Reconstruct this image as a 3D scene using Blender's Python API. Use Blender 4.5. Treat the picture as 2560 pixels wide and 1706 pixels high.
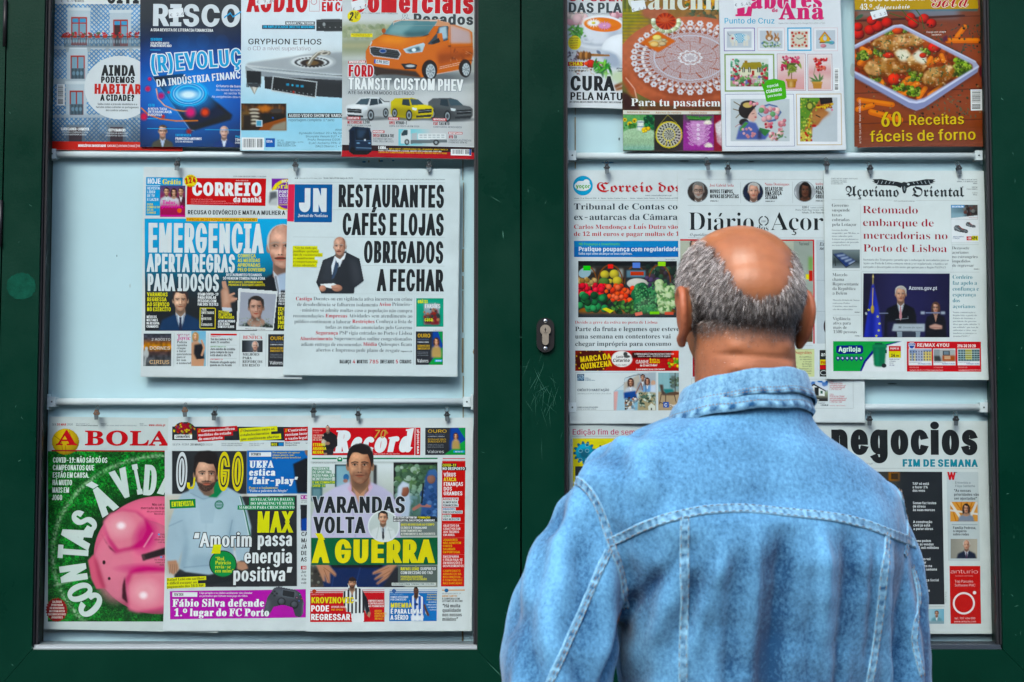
import bpy,bmesh,math,random,os,unicodedata
import numpy as np
from mathutils import Vector,Matrix
from mathutils.bvhtree import BVHTree
from mathutils.geometry import delaunay_2d_cdt
for o in list(bpy.data.objects):
 bpy.data.objects.remove(o)
SC=bpy.context.scene
COL=SC.collection
R=math.radians
# ---------------------------------------------------------------- camera
CAM=Vector((0.0,-2.46,1.45))
PITCH=R(3.5)
LENS=50.0
FPX=2560*LENS/36.0
cd=bpy.data.cameras.new('camera')
cam=bpy.data.objects.new('camera',cd)
COL.objects.link(cam)
cam.location=CAM
cam.rotation_euler=(math.pi/2+PITCH,0,0)
cd.lens=LENS
cd.sensor_width=36.0
cd.clip_end=500
cd.clip_start=0.05
cd.dof.use_dof=True
cd.dof.focus_distance=2.46
cd.dof.aperture_fstop=6.3
SC.camera=cam
# ---------------------------------------------------------------- light
SUN_EL,SUN_AZ=R(47),R(-22)
w=bpy.data.worlds.new('World')
SC.world=w
w.use_nodes=True
nt=w.node_tree
bg=nt.nodes['Background']
sky=nt.nodes.new('ShaderNodeTexSky')
sky.sky_type='NISHITA'
sky.sun_disc=False
sky.sun_elevation=SUN_EL
sky.sun_rotation=math.pi+SUN_AZ*-1
sky.air_density=1.0
sky.dust_density=3.0
sky.ozone_density=1.0
nt.links.new(sky.outputs[0],bg.inputs[0])
bg.inputs[1].default_value=0.15
sd=bpy.data.lights.new('sun','SUN')
sd.energy=1.1
sd.angle=R(28)
sd.color=(1.0,0.95,0.88)
sun=bpy.data.objects.new('sun',sd)
COL.objects.link(sun)
sdir=Vector((math.sin(SUN_AZ)*math.cos(SUN_EL),-math.cos(SUN_AZ)*math.cos(SUN_EL),math.sin(SUN_EL)))
sun.rotation_euler=sdir.to_track_quat('Z','Y').to_euler()
sun.location=sdir*20
SC.view_settings.view_transform='Standard'
SC.view_settings.look='None'
SC.view_settings.exposure=1.5
SC.view_settings.gamma=1.0
SC.cycles.max_bounces=6
SC.cycles.diffuse_bounces=3
SC.cycles.glossy_bounces=3
SC.cycles.transparent_max_bounces=8
SC.cycles.caustics_reflective=False
SC.cycles.caustics_refractive=False
SC.cycles.use_denoising=True
# ---------------------------------------------------------------- helpers
def lin(c):
 if isinstance(c,str):
  c=tuple(int(c[i:i+2],16)for i in(0,2,4))
 v=np.asarray(c,float)/255.0
 return np.where(v<=0.04045,v/12.92,((v+0.055)/1.055)**2.4)
def W(px,py,Y=0.0):
 """a point of the 2560 x 1706 photograph carried onto the upright plane y = Y"""
 px=np.asarray(px,float);py=np.asarray(py,float)
 a=(px-1280.0)/FPX
 b=-(py-853.0)/FPX
 dy=math.cos(PITCH)-b*math.sin(PITCH)
 dz=math.sin(PITCH)+b*math.cos(PITCH)
 t=(Y-CAM.y)/dy
 return CAM.x+a*t,CAM.z+dz*t
def link(name,me,parent=None,mat=None):
 o=bpy.data.objects.new(name,me)
 COL.objects.link(o)
 if parent is not None:
  o.parent=parent
  o.matrix_parent_inverse=Matrix.Identity(4)
  o.location=-root_loc(parent)
 if mat is not None and me is not None:
  me.materials.append(mat)
 return o
def root_loc(p):
 v=Vector((0,0,0))
 while p is not None:
  v+=p.location
  p=p.parent
 return v
def thing(name,label,cat,loc=(0,0,0),group=None):
 o=bpy.data.objects.new(name,None)
 o.empty_display_size=0.05
 COL.objects.link(o)
 o.location=loc
 o['label']=label
 o['category']=cat
 if group:
  o['group']=group
 return o
def mesh_np(name,V,F,cols=None,smooth=False):
 """V (n,3); F list of index tuples or an (m,k) array; cols (n,3) linear"""
 me=bpy.data.meshes.new(name)
 V=np.asarray(V,np.float32)
 me.vertices.add(len(V))
 me.vertices.foreach_set('co',V.ravel())
 if isinstance(F,np.ndarray):
  F=[F]
 tot,loops,starts=0,[],[]
 for f in F:
  f=np.asarray(f,np.int32)
  k=f.shape[1]
  loops.append(f.ravel())
  starts.append(tot+np.arange(len(f),dtype=np.int32)*k)
  tot+=f.size
 L=np.concatenate(loops);S=np.concatenate(starts)
 me.loops.add(len(L));me.loops.foreach_set('vertex_index',L)
 me.polygons.add(len(S));me.polygons.foreach_set('loop_start',S)
 if smooth:
  me.polygons.foreach_set('use_smooth',np.ones(len(S),bool))
 me.update(calc_edges=True)
 me.validate()
 if cols is not None:
  at=me.color_attributes.new('Col','FLOAT_COLOR','POINT')
  c4=np.ones((len(V),4),np.float32);c4[:,:3]=cols
  at.data.foreach_set('color',c4.ravel())
 return me
def bm_mesh(name,bm,smooth=False,bevel=0.0,seg=2):
 if bevel:
  bmesh.ops.bevel(bm,geom=[e for e in bm.edges if e.calc_face_angle(0)>0.5],offset=bevel,segments=seg,
   affect='EDGES',profile=0.6)
 bmesh.ops.recalc_face_normals(bm,faces=bm.faces)
 me=bpy.data.meshes.new(name)
 bm.to_mesh(me);bm.free()
 if smooth:
  for p in me.polygons:
   p.use_smooth=True
 return me
def add_box(bm,x0,y0,z0,x1,y1,z1):
 vs=[bm.verts.new(p)for p in((x0,y0,z0),(x1,y0,z0),(x1,y1,z0),(x0,y1,z0),
  (x0,y0,z1),(x1,y0,z1),(x1,y1,z1),(x0,y1,z1))]
 for f in((0,1,2,3),(4,7,6,5),(0,4,5,1),(1,5,6,2),(2,6,7,3),(3,7,4,0)):
  bm.faces.new([vs[i]for i in f])
 return vs
def add_tube(bm,pts,rad,n=12,cap=True):
 """swept round tube through pts; rad a number or a list"""
 pts=[Vector(p)for p in pts]
 rads=rad if hasattr(rad,'__len__')else[rad]*len(pts)
 rings=[]
 for i,p in enumerate(pts):
  t=(pts[min(i+1,len(pts)-1)]-pts[max(i-1,0)]).normalized()
  a=t.orthogonal().normalized()if i==0 else(a-t*a.dot(t)).normalized()
  b=t.cross(a)
  rings.append([bm.verts.new(p+(a*math.cos(k*2*math.pi/n)+b*math.sin(k*2*math.pi/n))*rads[i])
   for k in range(n)])
 for i in range(len(rings)-1):
  for k in range(n):
   bm.faces.new((rings[i][k],rings[i][(k+1)%n],rings[i+1][(k+1)%n],rings[i+1][k]))
 if cap:
  bm.faces.new(rings[0][::-1]);bm.faces.new(rings[-1])
 return rings
def add_prism(bm,pts,y0,y1):
 """pts: (x,z) outline extruded from y0 to y1"""
 a=[bm.verts.new((p[0],y0,p[1]))for p in pts]
 b=[bm.verts.new((p[0],y1,p[1]))for p in pts]
 n=len(pts)
 bm.faces.new(a);bm.faces.new(b[::-1])
 for i in range(n):
  bm.faces.new((a[i],b[i],b[(i+1)%n],a[(i+1)%n]))
  # ---------------------------------------------------------------- materials
def mat(name,col=(200,200,200),rough=0.5,metal=0.0,spec=0.5,coat=0.0):
 m=bpy.data.materials.new(name)
 m.use_nodes=True
 b=m.node_tree.nodes['Principled BSDF']
 l=lin(col)
 b.inputs['Base Color'].default_value=(*l,1)
 b.inputs['Roughness'].default_value=rough
 b.inputs['Metallic'].default_value=metal
 b.inputs['Specular IOR Level'].default_value=spec
 b.inputs['Coat Weight'].default_value=coat
 return m
def nd(m,t,**kw):
 n=m.node_tree.nodes.new(t)
 for k,v in kw.items():
  if k in n.inputs:
   n.inputs[k].default_value=v
  else:
   setattr(n,k,v)
 return n
def lk(m,a,b):
 m.node_tree.links.new(a,b)
def bsdf(m):
 return m.node_tree.nodes['Principled BSDF']
def mottle(m,col,amt=0.15,scale=8.0,detail=6.0,bump=0.0,bscale=120.0,stretch=(1,1,1),tint=None):
 """uneven version of a flat colour: noise between two tones, plus fine bump"""
 b=bsdf(m)
 tc=nd(m,'ShaderNodeTexCoord')
 mp=nd(m,'ShaderNodeMapping');mp.inputs['Scale'].default_value=stretch
 lk(m,tc.outputs['Object'],mp.inputs[0])
 nz=nd(m,'ShaderNodeTexNoise',Scale=scale,Detail=detail,Roughness=0.6)
 lk(m,mp.outputs[0],nz.inputs['Vector'])
 rp=nd(m,'ShaderNodeValToRGB')
 l=lin(col)
 d=lin(tint)if tint is not None else l*(1-amt)
 rp.color_ramp.elements[0].position=0.3;rp.color_ramp.elements[1].position=0.7
 rp.color_ramp.elements[0].color=(*d,1)
 rp.color_ramp.elements[1].color=(*np.minimum(l*(1+amt*0.5),1),1)
 lk(m,nz.outputs['Fac'],rp.inputs[0])
 lk(m,rp.outputs[0],b.inputs['Base Color'])
 if bump:
  n2=nd(m,'ShaderNodeTexNoise',Scale=bscale,Detail=4.0)
  lk(m,tc.outputs['Object'],n2.inputs['Vector'])
  bp=nd(m,'ShaderNodeBump',Strength=bump,Distance=0.002)
  lk(m,n2.outputs['Fac'],bp.inputs['Height'])
  lk(m,bp.outputs[0],b.inputs['Normal'])
 return m
def print_mat(name,rough,spec,bump):
 m=mat(name,rough=rough,spec=spec)
 b=bsdf(m)
 at=nd(m,'ShaderNodeAttribute',attribute_name='Col')
 tc=nd(m,'ShaderNodeTexCoord')
 nz=nd(m,'ShaderNodeTexNoise',Scale=14.0,Detail=8.0,Roughness=0.7)
 lk(m,tc.outputs['Object'],nz.inputs['Vector'])
 mr=nd(m,'ShaderNodeMapRange');mr.inputs[1].default_value=0.3;mr.inputs[2].default_value=0.7
 mr.inputs[3].default_value=0.75;mr.inputs[4].default_value=0.85
 lk(m,nz.outputs['Fac'],mr.inputs[0])
 hs=nd(m,'ShaderNodeHueSaturation',Saturation=1.12);lk(m,at.outputs['Color'],hs.inputs['Color'])
 mx=nd(m,'ShaderNodeMix',data_type='RGBA',blend_type='MULTIPLY');mx.inputs[0].default_value=1.0
 lk(m,hs.outputs[0],mx.inputs[6]);lk(m,mr.outputs[0],mx.inputs[7])
 lk(m,mx.outputs[2],b.inputs['Base Color'])
 n2=nd(m,'ShaderNodeTexNoise',Scale=9.0,Detail=3.0)
 lk(m,tc.outputs['Object'],n2.inputs['Vector'])
 bp=nd(m,'ShaderNodeBump',Strength=bump,Distance=0.01)
 lk(m,n2.outputs['Fac'],bp.inputs['Height']);lk(m,bp.outputs[0],b.inputs['Normal'])
 return m
NEWS=print_mat('newsprint',0.85,0.15,0.5)
GLOSS=print_mat('cover_paper',0.36,0.14,0.12)
# ---------------------------------------------------------------- lettering
FONTDIR=os.path.join(bpy.utils.resource_path('LOCAL'),'datafiles','fonts')
def load_font(f):
 try:
  return bpy.data.fonts.load(os.path.join(FONTDIR,f))
 except Exception:
  return None
F_SANS=load_font('Inter.woff2')
F_MATH=load_font('NotoSansMath-Regular.woff2')
ALPH={'M':(0x1D400,0x1D41A,0x1D7CE),'F':(0x1D56C,0x1D586,0x1D7CE),'C':(0x1D4D0,0x1D4EA,0x1D7CE),
 'T':(0x1D468,0x1D482,0x1D7CE)}
_out,_gl={},{}
def _loops(font,ch):
 c=bpy.data.curves.new('t','FONT')
 if font is not None:
  c.font=font
 c.size=1;c.resolution_u=3;c.fill_mode='NONE'
 o=bpy.data.objects.new('t',c);COL.objects.link(o)
 res=[]
 for body in(ch,'H'+ch+'H','HH'):
  c.body=body
  bpy.context.view_layer.update()
  ev=o.evaluated_get(bpy.context.evaluated_depsgraph_get())
  me=ev.to_mesh()
  n=len(me.vertices)
  P=np.zeros(n*3,np.float32);me.vertices.foreach_get('co',P)
  E=[tuple(e.vertices)for e in me.edges]
  res.append((P.reshape(-1,3)[:,:2].astype(float),E))
  ev.to_mesh_clear()
 bpy.data.objects.remove(o);bpy.data.curves.remove(c)
 P,E=res[0]
 adv=(res[1][0][:,0].max()-res[2][0][:,0].max())if len(res[1][0])else 0.3
 adj={}
 for a,b in E:
  adj.setdefault(a,[]).append(b);adj.setdefault(b,[]).append(a)
 seen,loops=set(),[]
 for s in range(len(P)):
  if s in seen or s not in adj:
   continue
  lp,cur,prev=[s],s,None
  seen.add(s)
  while True:
   nx=[k for k in adj[cur]if k!=prev and k not in seen]
   if not nx:
    break
   prev,cur=cur,nx[0]
   seen.add(cur);lp.append(cur)
  if len(lp)>2:
   loops.append(P[lp])
 return loops,adv
def _area(l):
 x,y=l[:,0],l[:,1]
 return 0.5*np.sum(x*np.roll(y,-1)-np.roll(x,-1)*y)
def _inside(p,l):
 x,y=l[:,0],l[:,1]
 x2,y2=np.roll(x,-1),np.roll(y,-1)
 c=(y>p[1])!=(y2>p[1])
 with np.errstate(divide='ignore',invalid='ignore'):
  xi=(x2-x)*(p[1]-y)/(y2-y)+x
 return np.count_nonzero(c&(p[0]<xi))%2==1
ACC={'\u0301':[(-.04,0),(.03,.15),(.14,.15),(.05,0)],'\u0300':[(.04,0),(-.03,.15),(-.14,.15),(-.05,0)],
 '\u0302':[(-.15,0),(-.04,.14),(.04,.14),(.15,0),(.07,0),(0,.08),(-.07,0)],
 '\u0303':[(-.16,.02),(-.11,.11),(-.04,.12),(.05,.07),(.1,.07),(.13,.12),(.17,.1),(.12,.01),(.04,0),(-.05,.05),(-.1,.05),(-.13,0)]}
CED=[(-.02,.02),(.04,.02),(.02,-.03),(.08,-.05),(.09,-.13),(.02,-.18),(-.09,-.16),(-.08,-.12),(.0,-.13),(.03,-.1),(-.01,-.07),(-.05,-.06)]
def outline(font,ch):
 k=(font,ch)
 if k in _out:
  return _out[k]
 if font in ALPH and F_MATH is not None:
  d=unicodedata.normalize('NFD',ch)
  b,acc=d[0],d[1:]
  u,l,g=ALPH[font]
  m=None
  if 'A'<=b<='Z':
   m=chr(u+ord(b)-65)
  elif 'a'<=b<='z':
   m=chr(l+ord(b)-97)
  elif '0'<=b<='9':
   m=chr(g+ord(b)-48)
  if m is None:
   lo,adv=outline('S',ch)
   kk=capinfo(font)[0]/capinfo('S')[0]
   r=([q*kk for q in lo],adv*kk)
  else:
   lo,adv=_loops(F_MATH,m)
   lo=list(lo)
   if acc and lo:
    al=np.concatenate(lo)
    cx=(al[:,0].min()+al[:,0].max())/2
    top=al[:,1].max()
    for a in acc:
     if a in ACC:
      lo.append(np.array(ACC[a])*0.7+(cx,top+.025))
     elif a=='\u0327':
      lo.append(np.array(CED)*0.75+(cx,0.0))
   r=(lo,adv)
 else:
  r=_loops(F_SANS,ch)
 _out[k]=r
 return r
_cap={}
def capinfo(font):
 if font not in _cap:
  _cap[font]=(0.5,0.07)
  lo,_=outline(font,'H')
  cap=max(l[:,1].max()for l in lo)
  st=0.127*cap if font=='S' else 0.17*cap
  _cap[font]=(cap,st)
 return _cap[font]
def glyph(font,ch,b,c):
 """-> verts (n,2), tris (m,3), advance; b, c thicken the strokes sideways and upwards"""
 k=(font,ch,round(b,3),round(c,3))
 if k in _gl:
  return _gl[k]
 loops,adv=outline(font,ch)
 new=[]
 if loops:
  big=max(loops,key=lambda l:abs(_area(l)))
  sg=1 if _area(big)>0 else-1
 for i,l in enumerate(loops):
  keep=np.linalg.norm(l-np.roll(l,1,0),axis=1)>1e-5
  q=l[keep]
  if len(q)<3:
   continue
  if sg<0:
   q=q[::-1]
  solid=_area(q)>0
  if b or c:
   e=np.roll(q,-1,0)-q
   e/=np.linalg.norm(e,axis=1)[:,None]+1e-12
   n1=np.stack([e[:,1],-e[:,0]],1)
   n0=np.roll(n1,1,0)
   s=n0+n1
   s/=np.maximum(np.sum(s*n1,1),0.35)[:,None]
   s=np.clip(s,-1.6,1.6)
   q2=q+s*(b,c)
   if _area(q2)*_area(q)<0 or(not solid and abs(_area(q2))<1e-5):
    continue
   q=q2
  new.append((q,solid,l))
 if not new:
  r=(np.zeros((0,2)),np.zeros((0,3),int),adv+2*b)
 else:
  ls=[x[0]for x in new]
  P=np.concatenate(ls)*100
  ed,n=[],0
  for l in ls:
   m=len(l)
   ed+=[(n+i,n+(i+1)%m)for i in range(m)]
   n+=m
  v,_,f,*_r=delaunay_2d_cdt([Vector(p)for p in P],ed,[],0,1e-4)
  V=np.array([tuple(p)for p in v])/100
  T=np.array(f,int).reshape(-1,3)
  ct=V[T].mean(1)
  wn=np.zeros(len(ct),int)
  for l in ls:
   x,y=l[:,0][None],l[:,1][None]
   x2,y2=np.roll(x,-1,1),np.roll(y,-1,1)
   py=ct[:,1:2];px=ct[:,0:1]
   cr=(x2-x)*(py-y)-(px-x)*(y2-y)
   wn+=np.sum((y<=py)&(y2>py)&(cr>0),1)-np.sum((y>py)&(y2<=py)&(cr<0),1)
  r=(V+(b,0),T[wn>0],adv+2*b)
 _gl[k]=r
 return r
def layout(text,font,h,w,xs,wt,sp):
 """glyph list in px (x right, y up) for a cap height h and total width w"""
 cap,st=capinfo(font)
 sy=h/cap
 sx=sy*xs
 b=c=0.0
 for _ in range(3):
  if wt is not None:
   b=(wt*h/sx-st)/2
   c=(wt*h*0.78/sy-st)/2
   q=.35 if font=="S" else.1
   b=max(min(b,0.17*cap),-st*q);c=max(min(c,0.13*cap),-st*q)
  tot=0.0
  for ch in text:
   tot+=(outline('S','n')[1]*.45*(capinfo(font)[0]/capinfo('S')[0])if ch==' ' else glyph(font,ch,b,c)[2])+sp*cap
  if w is None:
   break
  sx=w/max(tot-sp*cap,1e-6)
 out,x=[],0.0
 for ch in text:
  if ch==' ':
   x+=outline('S','n')[1]*.45*(capinfo(font)[0]/capinfo('S')[0])+sp*cap
   continue
  V,T,adv=glyph(font,ch,b,c)
  if len(V):
   out.append((np.stack([(V[:,0]+x)*sx,V[:,1]*sy],1),T))
  x+=adv+sp*cap
 return out,x*sx,(b,c,sx,sy)
 # ================================================================ printed matter
STEP=0.00005
K='1b1d20';WH='f2f4f4';PAPER='d2dddf';RED='d0323a';YEL='e8de1e'
def tri_split(V,T,mx):
 P=V[T]
 out=[]
 for _ in range(14):
  e=np.stack([np.linalg.norm(P[:,1]-P[:,0],axis=1),np.linalg.norm(P[:,2]-P[:,1],axis=1),
   np.linalg.norm(P[:,0]-P[:,2],axis=1)],1)
  big=e.max(1)>mx
  out.append(P[~big])
  P=P[big]
  if not len(P):
   break
  k=e[big].argmax(1)
  i=np.arange(len(P))
  a,b,c=P[i,k],P[i,(k+1)%3],P[i,(k+2)%3]
  m=(a+b)/2
  P=np.concatenate([np.stack([a,m,c],1),np.stack([m,b,c],1)])
 else:
  out.append(P)
 P=np.concatenate(out)
 return P.reshape(-1,2),np.arange(len(P)*3).reshape(-1,3)
class Canvas:
 """a printed picture: a fine grid of inked dots, drawn with soft shapes"""
 def __init__(s,pub,x0,y0,x1,y1,res=2.0,seed=1):
  s.pub,s.b=pub,(x0,y0,x1,y1)
  f=pub.s
  s.w=max(2,int(round((x1-x0)*f/res)));s.h=max(2,int(round((y1-y0)*f/res)))
  s.X,s.Y=np.meshgrid(np.linspace(x0,x1,s.w),np.linspace(y0,y1,s.h))
  s.px=(x1-x0)/(s.w-1)
  s.A=np.full((s.h,s.w,3),200.0)
  s.M=np.ones((s.h,s.w))
  s.rng=np.random.RandomState(seed)
 def c(s,c):
  return np.array(tuple(int(c[i:i+2],16)for i in(0,2,4))if isinstance(c,str)else c,float)
 def put(s,m,c,a=1.0):
  m=np.clip(m,0,1)[...,None]*a
  s.A=s.A*(1-m)+(s.c(c)if not isinstance(c,np.ndarray)or c.ndim==1 else c)*m
  return s
 def fill(s,c):
  s.A[:]=s.c(c);return s
 def vgrad(s,*cs):
  t=np.linspace(0,len(cs)-1,s.h)
  q=np.array([s.c(c)for c in cs])
  for k in range(3):
   s.A[:,:,k]=np.interp(t,np.arange(len(cs)),q[:,k])[:,None]
  return s
 def hgrad(s,*cs):
  t=np.linspace(0,len(cs)-1,s.w)
  q=np.array([s.c(c)for c in cs])
  for k in range(3):
   s.A[:,:,k]=np.interp(t,np.arange(len(cs)),q[:,k])[None]
  return s
 def ell(s,cx,cy,rx,ry=None,c='ffffff',soft=None,a=1.0,rot=0,shade=0.0,lx=-.5,ly=-.6):
  ry=ry or rx
  dx,dy=s.X-cx,s.Y-cy
  if rot:
   t=R(rot);dx,dy=dx*math.cos(t)+dy*math.sin(t),-dx*math.sin(t)+dy*math.cos(t)
  r=np.sqrt((dx/rx)**2+(dy/ry)**2)
  sf=soft if soft is not None else s.px*1.2
  m=np.clip((1-r)*min(rx,ry)/sf+.5,0,1)
  if shade:
   nz=np.sqrt(np.clip(1-r*r,0,1))
   l=nz*.62-(dx/rx*-lx+dy/ry*-ly)*.55
   col=np.clip(s.c(c)[None,None]*(1+shade*(l[...,None]-.45))+np.clip(l-.85,0,1)[...,None]*300*shade,0,255)
   return s.put(m,col,a)
  return s.put(m,c,a)
 def pmask(s,pts,soft=None):
  p=np.array(pts,float)
  m=np.zeros((s.h,s.w))
  dd=s.px/4
  x2,y2=np.roll(p[:,0],-1),np.roll(p[:,1],-1)
  for ox,oy in((-dd,-dd),(dd,-dd),(-dd,dd),(dd,dd)):
   X,Y=s.X+ox,s.Y+oy
   ins=np.zeros((s.h,s.w),bool)
   for(xa,ya,xb,yb)in zip(p[:,0],p[:,1],x2,y2):
    if ya==yb:
     continue
    ins^=((ya>Y)!=(yb>Y))&(X<(xb-xa)*(Y-ya)/(yb-ya)+xa)
   m+=ins/4.0
  if soft:
   m=s.blur(m,soft)
  return m
 def blur(s,m,rad):
  k=max(1,int(round(rad/s.px)))
  for ax in(0,1):
   for _ in range(2):
    q=np.pad(m,[(k,k)if a==ax else(0,0)for a in range(m.ndim)],mode='edge')
    cs=np.cumsum(q,axis=ax)
    z=np.zeros_like(np.take(cs,[0],ax))
    cs=np.concatenate([z,cs],ax)
    n=m.shape[ax]
    m=(np.take(cs,range(2*k+1,2*k+1+n),ax)-np.take(cs,range(n),ax))/(2*k+1)
  return m
 def poly(s,pts,c,soft=None,a=1.0):
  return s.put(s.pmask(pts,soft),c,a)
 def rect(s,x0,y0,x1,y1,c,a=1.0,soft=None):
  return s.poly([(x0,y0),(x1,y0),(x1,y1),(x0,y1)],c,soft,a)
 def line(s,pts,w,c,a=1.0,soft=None):
  d=np.full((s.h,s.w),1e9)
  for(xa,ya),(xb,yb)in zip(pts[:-1],pts[1:]):
   vx,vy=xb-xa,yb-ya
   t=np.clip(((s.X-xa)*vx+(s.Y-ya)*vy)/(vx*vx+vy*vy+1e-9),0,1)
   d=np.minimum(d,np.hypot(s.X-xa-t*vx,s.Y-ya-t*vy))
  return s.put((w/2-d)/(soft or s.px)+.5,c,a)
 def nz(s,scale):
  gh,gw=max(2,int((s.b[3]-s.b[1])/scale)+2),max(2,int((s.b[2]-s.b[0])/scale)+2)
  g=s.rng.rand(gh,gw)
  y=np.linspace(0,gh-1.001,s.h);x=np.linspace(0,gw-1.001,s.w)
  yi,xi=y.astype(int),x.astype(int)
  fy,fx=(y-yi)[:,None],(x-xi)[None]
  fy,fx=fy*fy*(3-2*fy),fx*fx*(3-2*fx)
  return(g[yi][:,xi]*(1-fy)*(1-fx)+g[yi][:,np.minimum(xi+1,gw-1)]*(1-fy)*fx
   +g[np.minimum(yi+1,gh-1)][:,xi]*fy*(1-fx)+g[np.minimum(yi+1,gh-1)][:,np.minimum(xi+1,gw-1)]*fy*fx)
 def noise(s,scale,amp):
  s.A=np.clip(s.A*(1+amp*(s.nz(scale)[...,None]-.5)*2),0,255);return s
 def patch(s,scale,c,lo=.5,a=1.0,mask=None):
  m=np.clip((s.nz(scale)-lo)*6,0,1)
  return s.put(m*(mask if mask is not None else 1),c,a)
 def blobs(s,n,box,r,cols,shade=.6,flat=1.0,a=1.0):
  for i in range(n):
   x=s.rng.uniform(box[0],box[2]);y=s.rng.uniform(box[1],box[3]);q=s.rng.uniform(*r)
   s.ell(x,y,q,q*flat,cols[s.rng.randint(len(cols))],shade=shade,a=a,rot=s.rng.uniform(0,180)if flat!=1 else 0)
  return s
 def bust(s,cx,cy,h,skin='c99878',hair='3a2c24',suit='2a3140',shirt='e6e8ea',tie=None,bald=False,beard=None,
  glasses=False,long=False,sw=1.0,bot=None,turn=0.0,open_=False,dress=False):
  """head of height h centred on (cx, cy), shoulders below"""
  bot=bot if bot is not None else cy+h*2
  w=h*.335
  sk=s.c(skin)
  hs=h*1.02*sw
  if long:
   s.ell(cx,cy+h*.12,w*1.35,h*.72,hair,soft=h*.04)
  ny=cy+h*.5
  s.poly([(cx-hs*.42,ny+h*.22),(cx-hs*.2,ny+h*.1),(cx+hs*.2,ny+h*.1),(cx+hs*.42,ny+h*.2),(cx+hs*.86,ny+h*.42),
   (cx+hs*1.0,ny+h*.9),(cx+hs*1.05,bot),(cx-hs*1.05,bot),(cx-hs*1.0,ny+h*.9),(cx-hs*.86,ny+h*.42)],suit,soft=s.px)
  s.poly([(cx-w*.62,cy),(cx+w*.62,cy),(cx+w*.7,ny+h*.2),(cx,ny+h*.42),(cx-w*.7,ny+h*.2)],sk*.78)
  if dress:
   s.ell(cx,ny+h*.2,hs*.4,h*.22,sk*.95)
  else:
   q=.5 if sw<.1 else 1.0
   s.poly([(cx-w*.68,ny+h*.06),(cx,ny+h*.3),(cx+w*.68,ny+h*.06),(cx+w*(.2+.26*q),ny+h*(.2+.26*q)),(cx,ny+h*(.3+.7*q)),(cx-w*(.2+.26*q),ny+h*(.2+.26*q))],shirt)
   s.line([(cx-w*.5,ny+h*.2),(cx-w*.05,ny+h*(.3+.7*q))],h*.03,s.c(suit)*.7,.6,h*.04)
   s.line([(cx+w*.5,ny+h*.2),(cx+w*.05,ny+h*(.3+.7*q))],h*.03,s.c(suit)*.7,.6,h*.04)
  if tie:
   s.poly([(cx-w*.18,ny+h*.3),(cx+w*.18,ny+h*.3),(cx+w*.13,ny+h*.42),(cx+w*.26,ny+h*1.0),(cx,ny+h*1.2),(cx-w*.26,ny+h*1.0),(cx-w*.13,ny+h*.42)],tie)
  s.ell(cx-w*.98,cy+h*.04,w*.16,h*.12,sk*.85);s.ell(cx+w*1.0,cy+h*.04,w*.16,h*.12,sk*.8)
  s.poly([(cx-w*.7,cy+h*.4),(cx+w*.7,cy+h*.4),(cx+w*.45,ny+h*.16),(cx-w*.45,ny+h*.16)],sk*.5,soft=h*.05,a=.7)
  hc=s.c(hair);tx=turn*w
  if not bald:
   s.ell(cx,cy-h*.17,w*1.1,h*.36,hair,soft=h*.025);s.ell(cx-w*.2,cy-h*.38,w*.6,h*.1,np.clip(hc*1.5+12,0,255),soft=h*.1,a=.5)
  else:
   s.ell(cx,cy-h*.11,w*1.1,h*.4,hair,soft=h*.03)
  X,Y=(s.X-cx)/w,(s.Y-cy)/h
  # outline of the face: round brow, straight cheeks, narrowing jaw
  hw=np.interp(Y,[-.5,-.45,-.38,-.25,0,.2,.34,.43,.49,.515],[0,.5,.74,.93,.97,.9,.75,.56,.3,0])
  fm=np.clip((hw-np.abs(X))*w/(s.px*1.2),0,1)*(np.abs(Y)<.52)
  ee=np.abs(X)/np.maximum(hw,.01)
  L=1.04-.2*X-.42*np.clip(ee,0,1)**4-.28*np.clip((Y-.36)/.15,0,1)
  g=lambda x,y,a_,b_:np.exp(-((X-x)/a_)**2-((Y-y)/b_)**2)
  L+=.16*g(-.15+turn,-.24,.5,.1)+.16*g(-.5+turn,.1,.26,.09)+.1*g(.42+turn,.1,.24,.08)+.2*g(.0+turn*1.3,.08,.09,.12)+.12*g(turn,.42,.25,.04)
  for sg in(-1,1):
   L-=.3*g(sg*.4+turn,-.02,.25,.05)+.12*g(sg*.42+turn,.055,.2,.022)+.18*g(sg*.5+turn,.25,.12,.1)
  L-=.26*g(.2+turn*1.3,.08,.1,.12)+.3*g(turn*1.3,.205,.26,.018)+.16*g(turn,.345,.3,.022)
  L+=(s.nz(h*.05)-.5)*.12+(s.nz(h*.14)-.5)*.12
  wm=np.clip(1.12-L,0,.6)[...,None]
  colr=np.clip(sk[None,None]*np.clip(L,.2,1.4)[...,None]*(1+wm*np.array([.22,-.05,-.12])),0,255)
  s.put(fm,colr)
  if beard:
   bm_=np.clip((Y-.17-.12*(1-np.abs(X)))/.05,0,1)*fm;bm_=np.maximum(bm_,fm*np.clip((np.abs(X)-.68)/.2,0,1)*np.clip(Y*9,0,1));bm_=np.maximum(bm_,np.exp(-((Y-.225)/.028)**4)*np.clip((.5-np.abs(X-turn))*6,0,1)*fm*.8)
   s.put(bm_*(.72+.4*s.nz(h*.02)),beard,.92)
  else:
   s.put(fm*np.clip((Y-.18)/.1,0,1)*(.3 if not(long or dress)else 0),hc*.35+sk*.4,.6)
  if not bald:
   hl_=-.31+.06*X+.012*np.sin(X*7)+.5*np.clip(np.abs(X)-.62,0,1)**1.2*2.2
   s.put(fm*np.clip((hl_-Y)/.025,0,1),hc*.95)
   s.put(np.clip(((.99+.1)-np.abs(X))*12,0,1)*np.clip((np.abs(X)-.88)*14,0,1)*np.clip((.07-Y)*14,0,1)*np.clip((Y+.4)*14,0,1),hc,.9)
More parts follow.
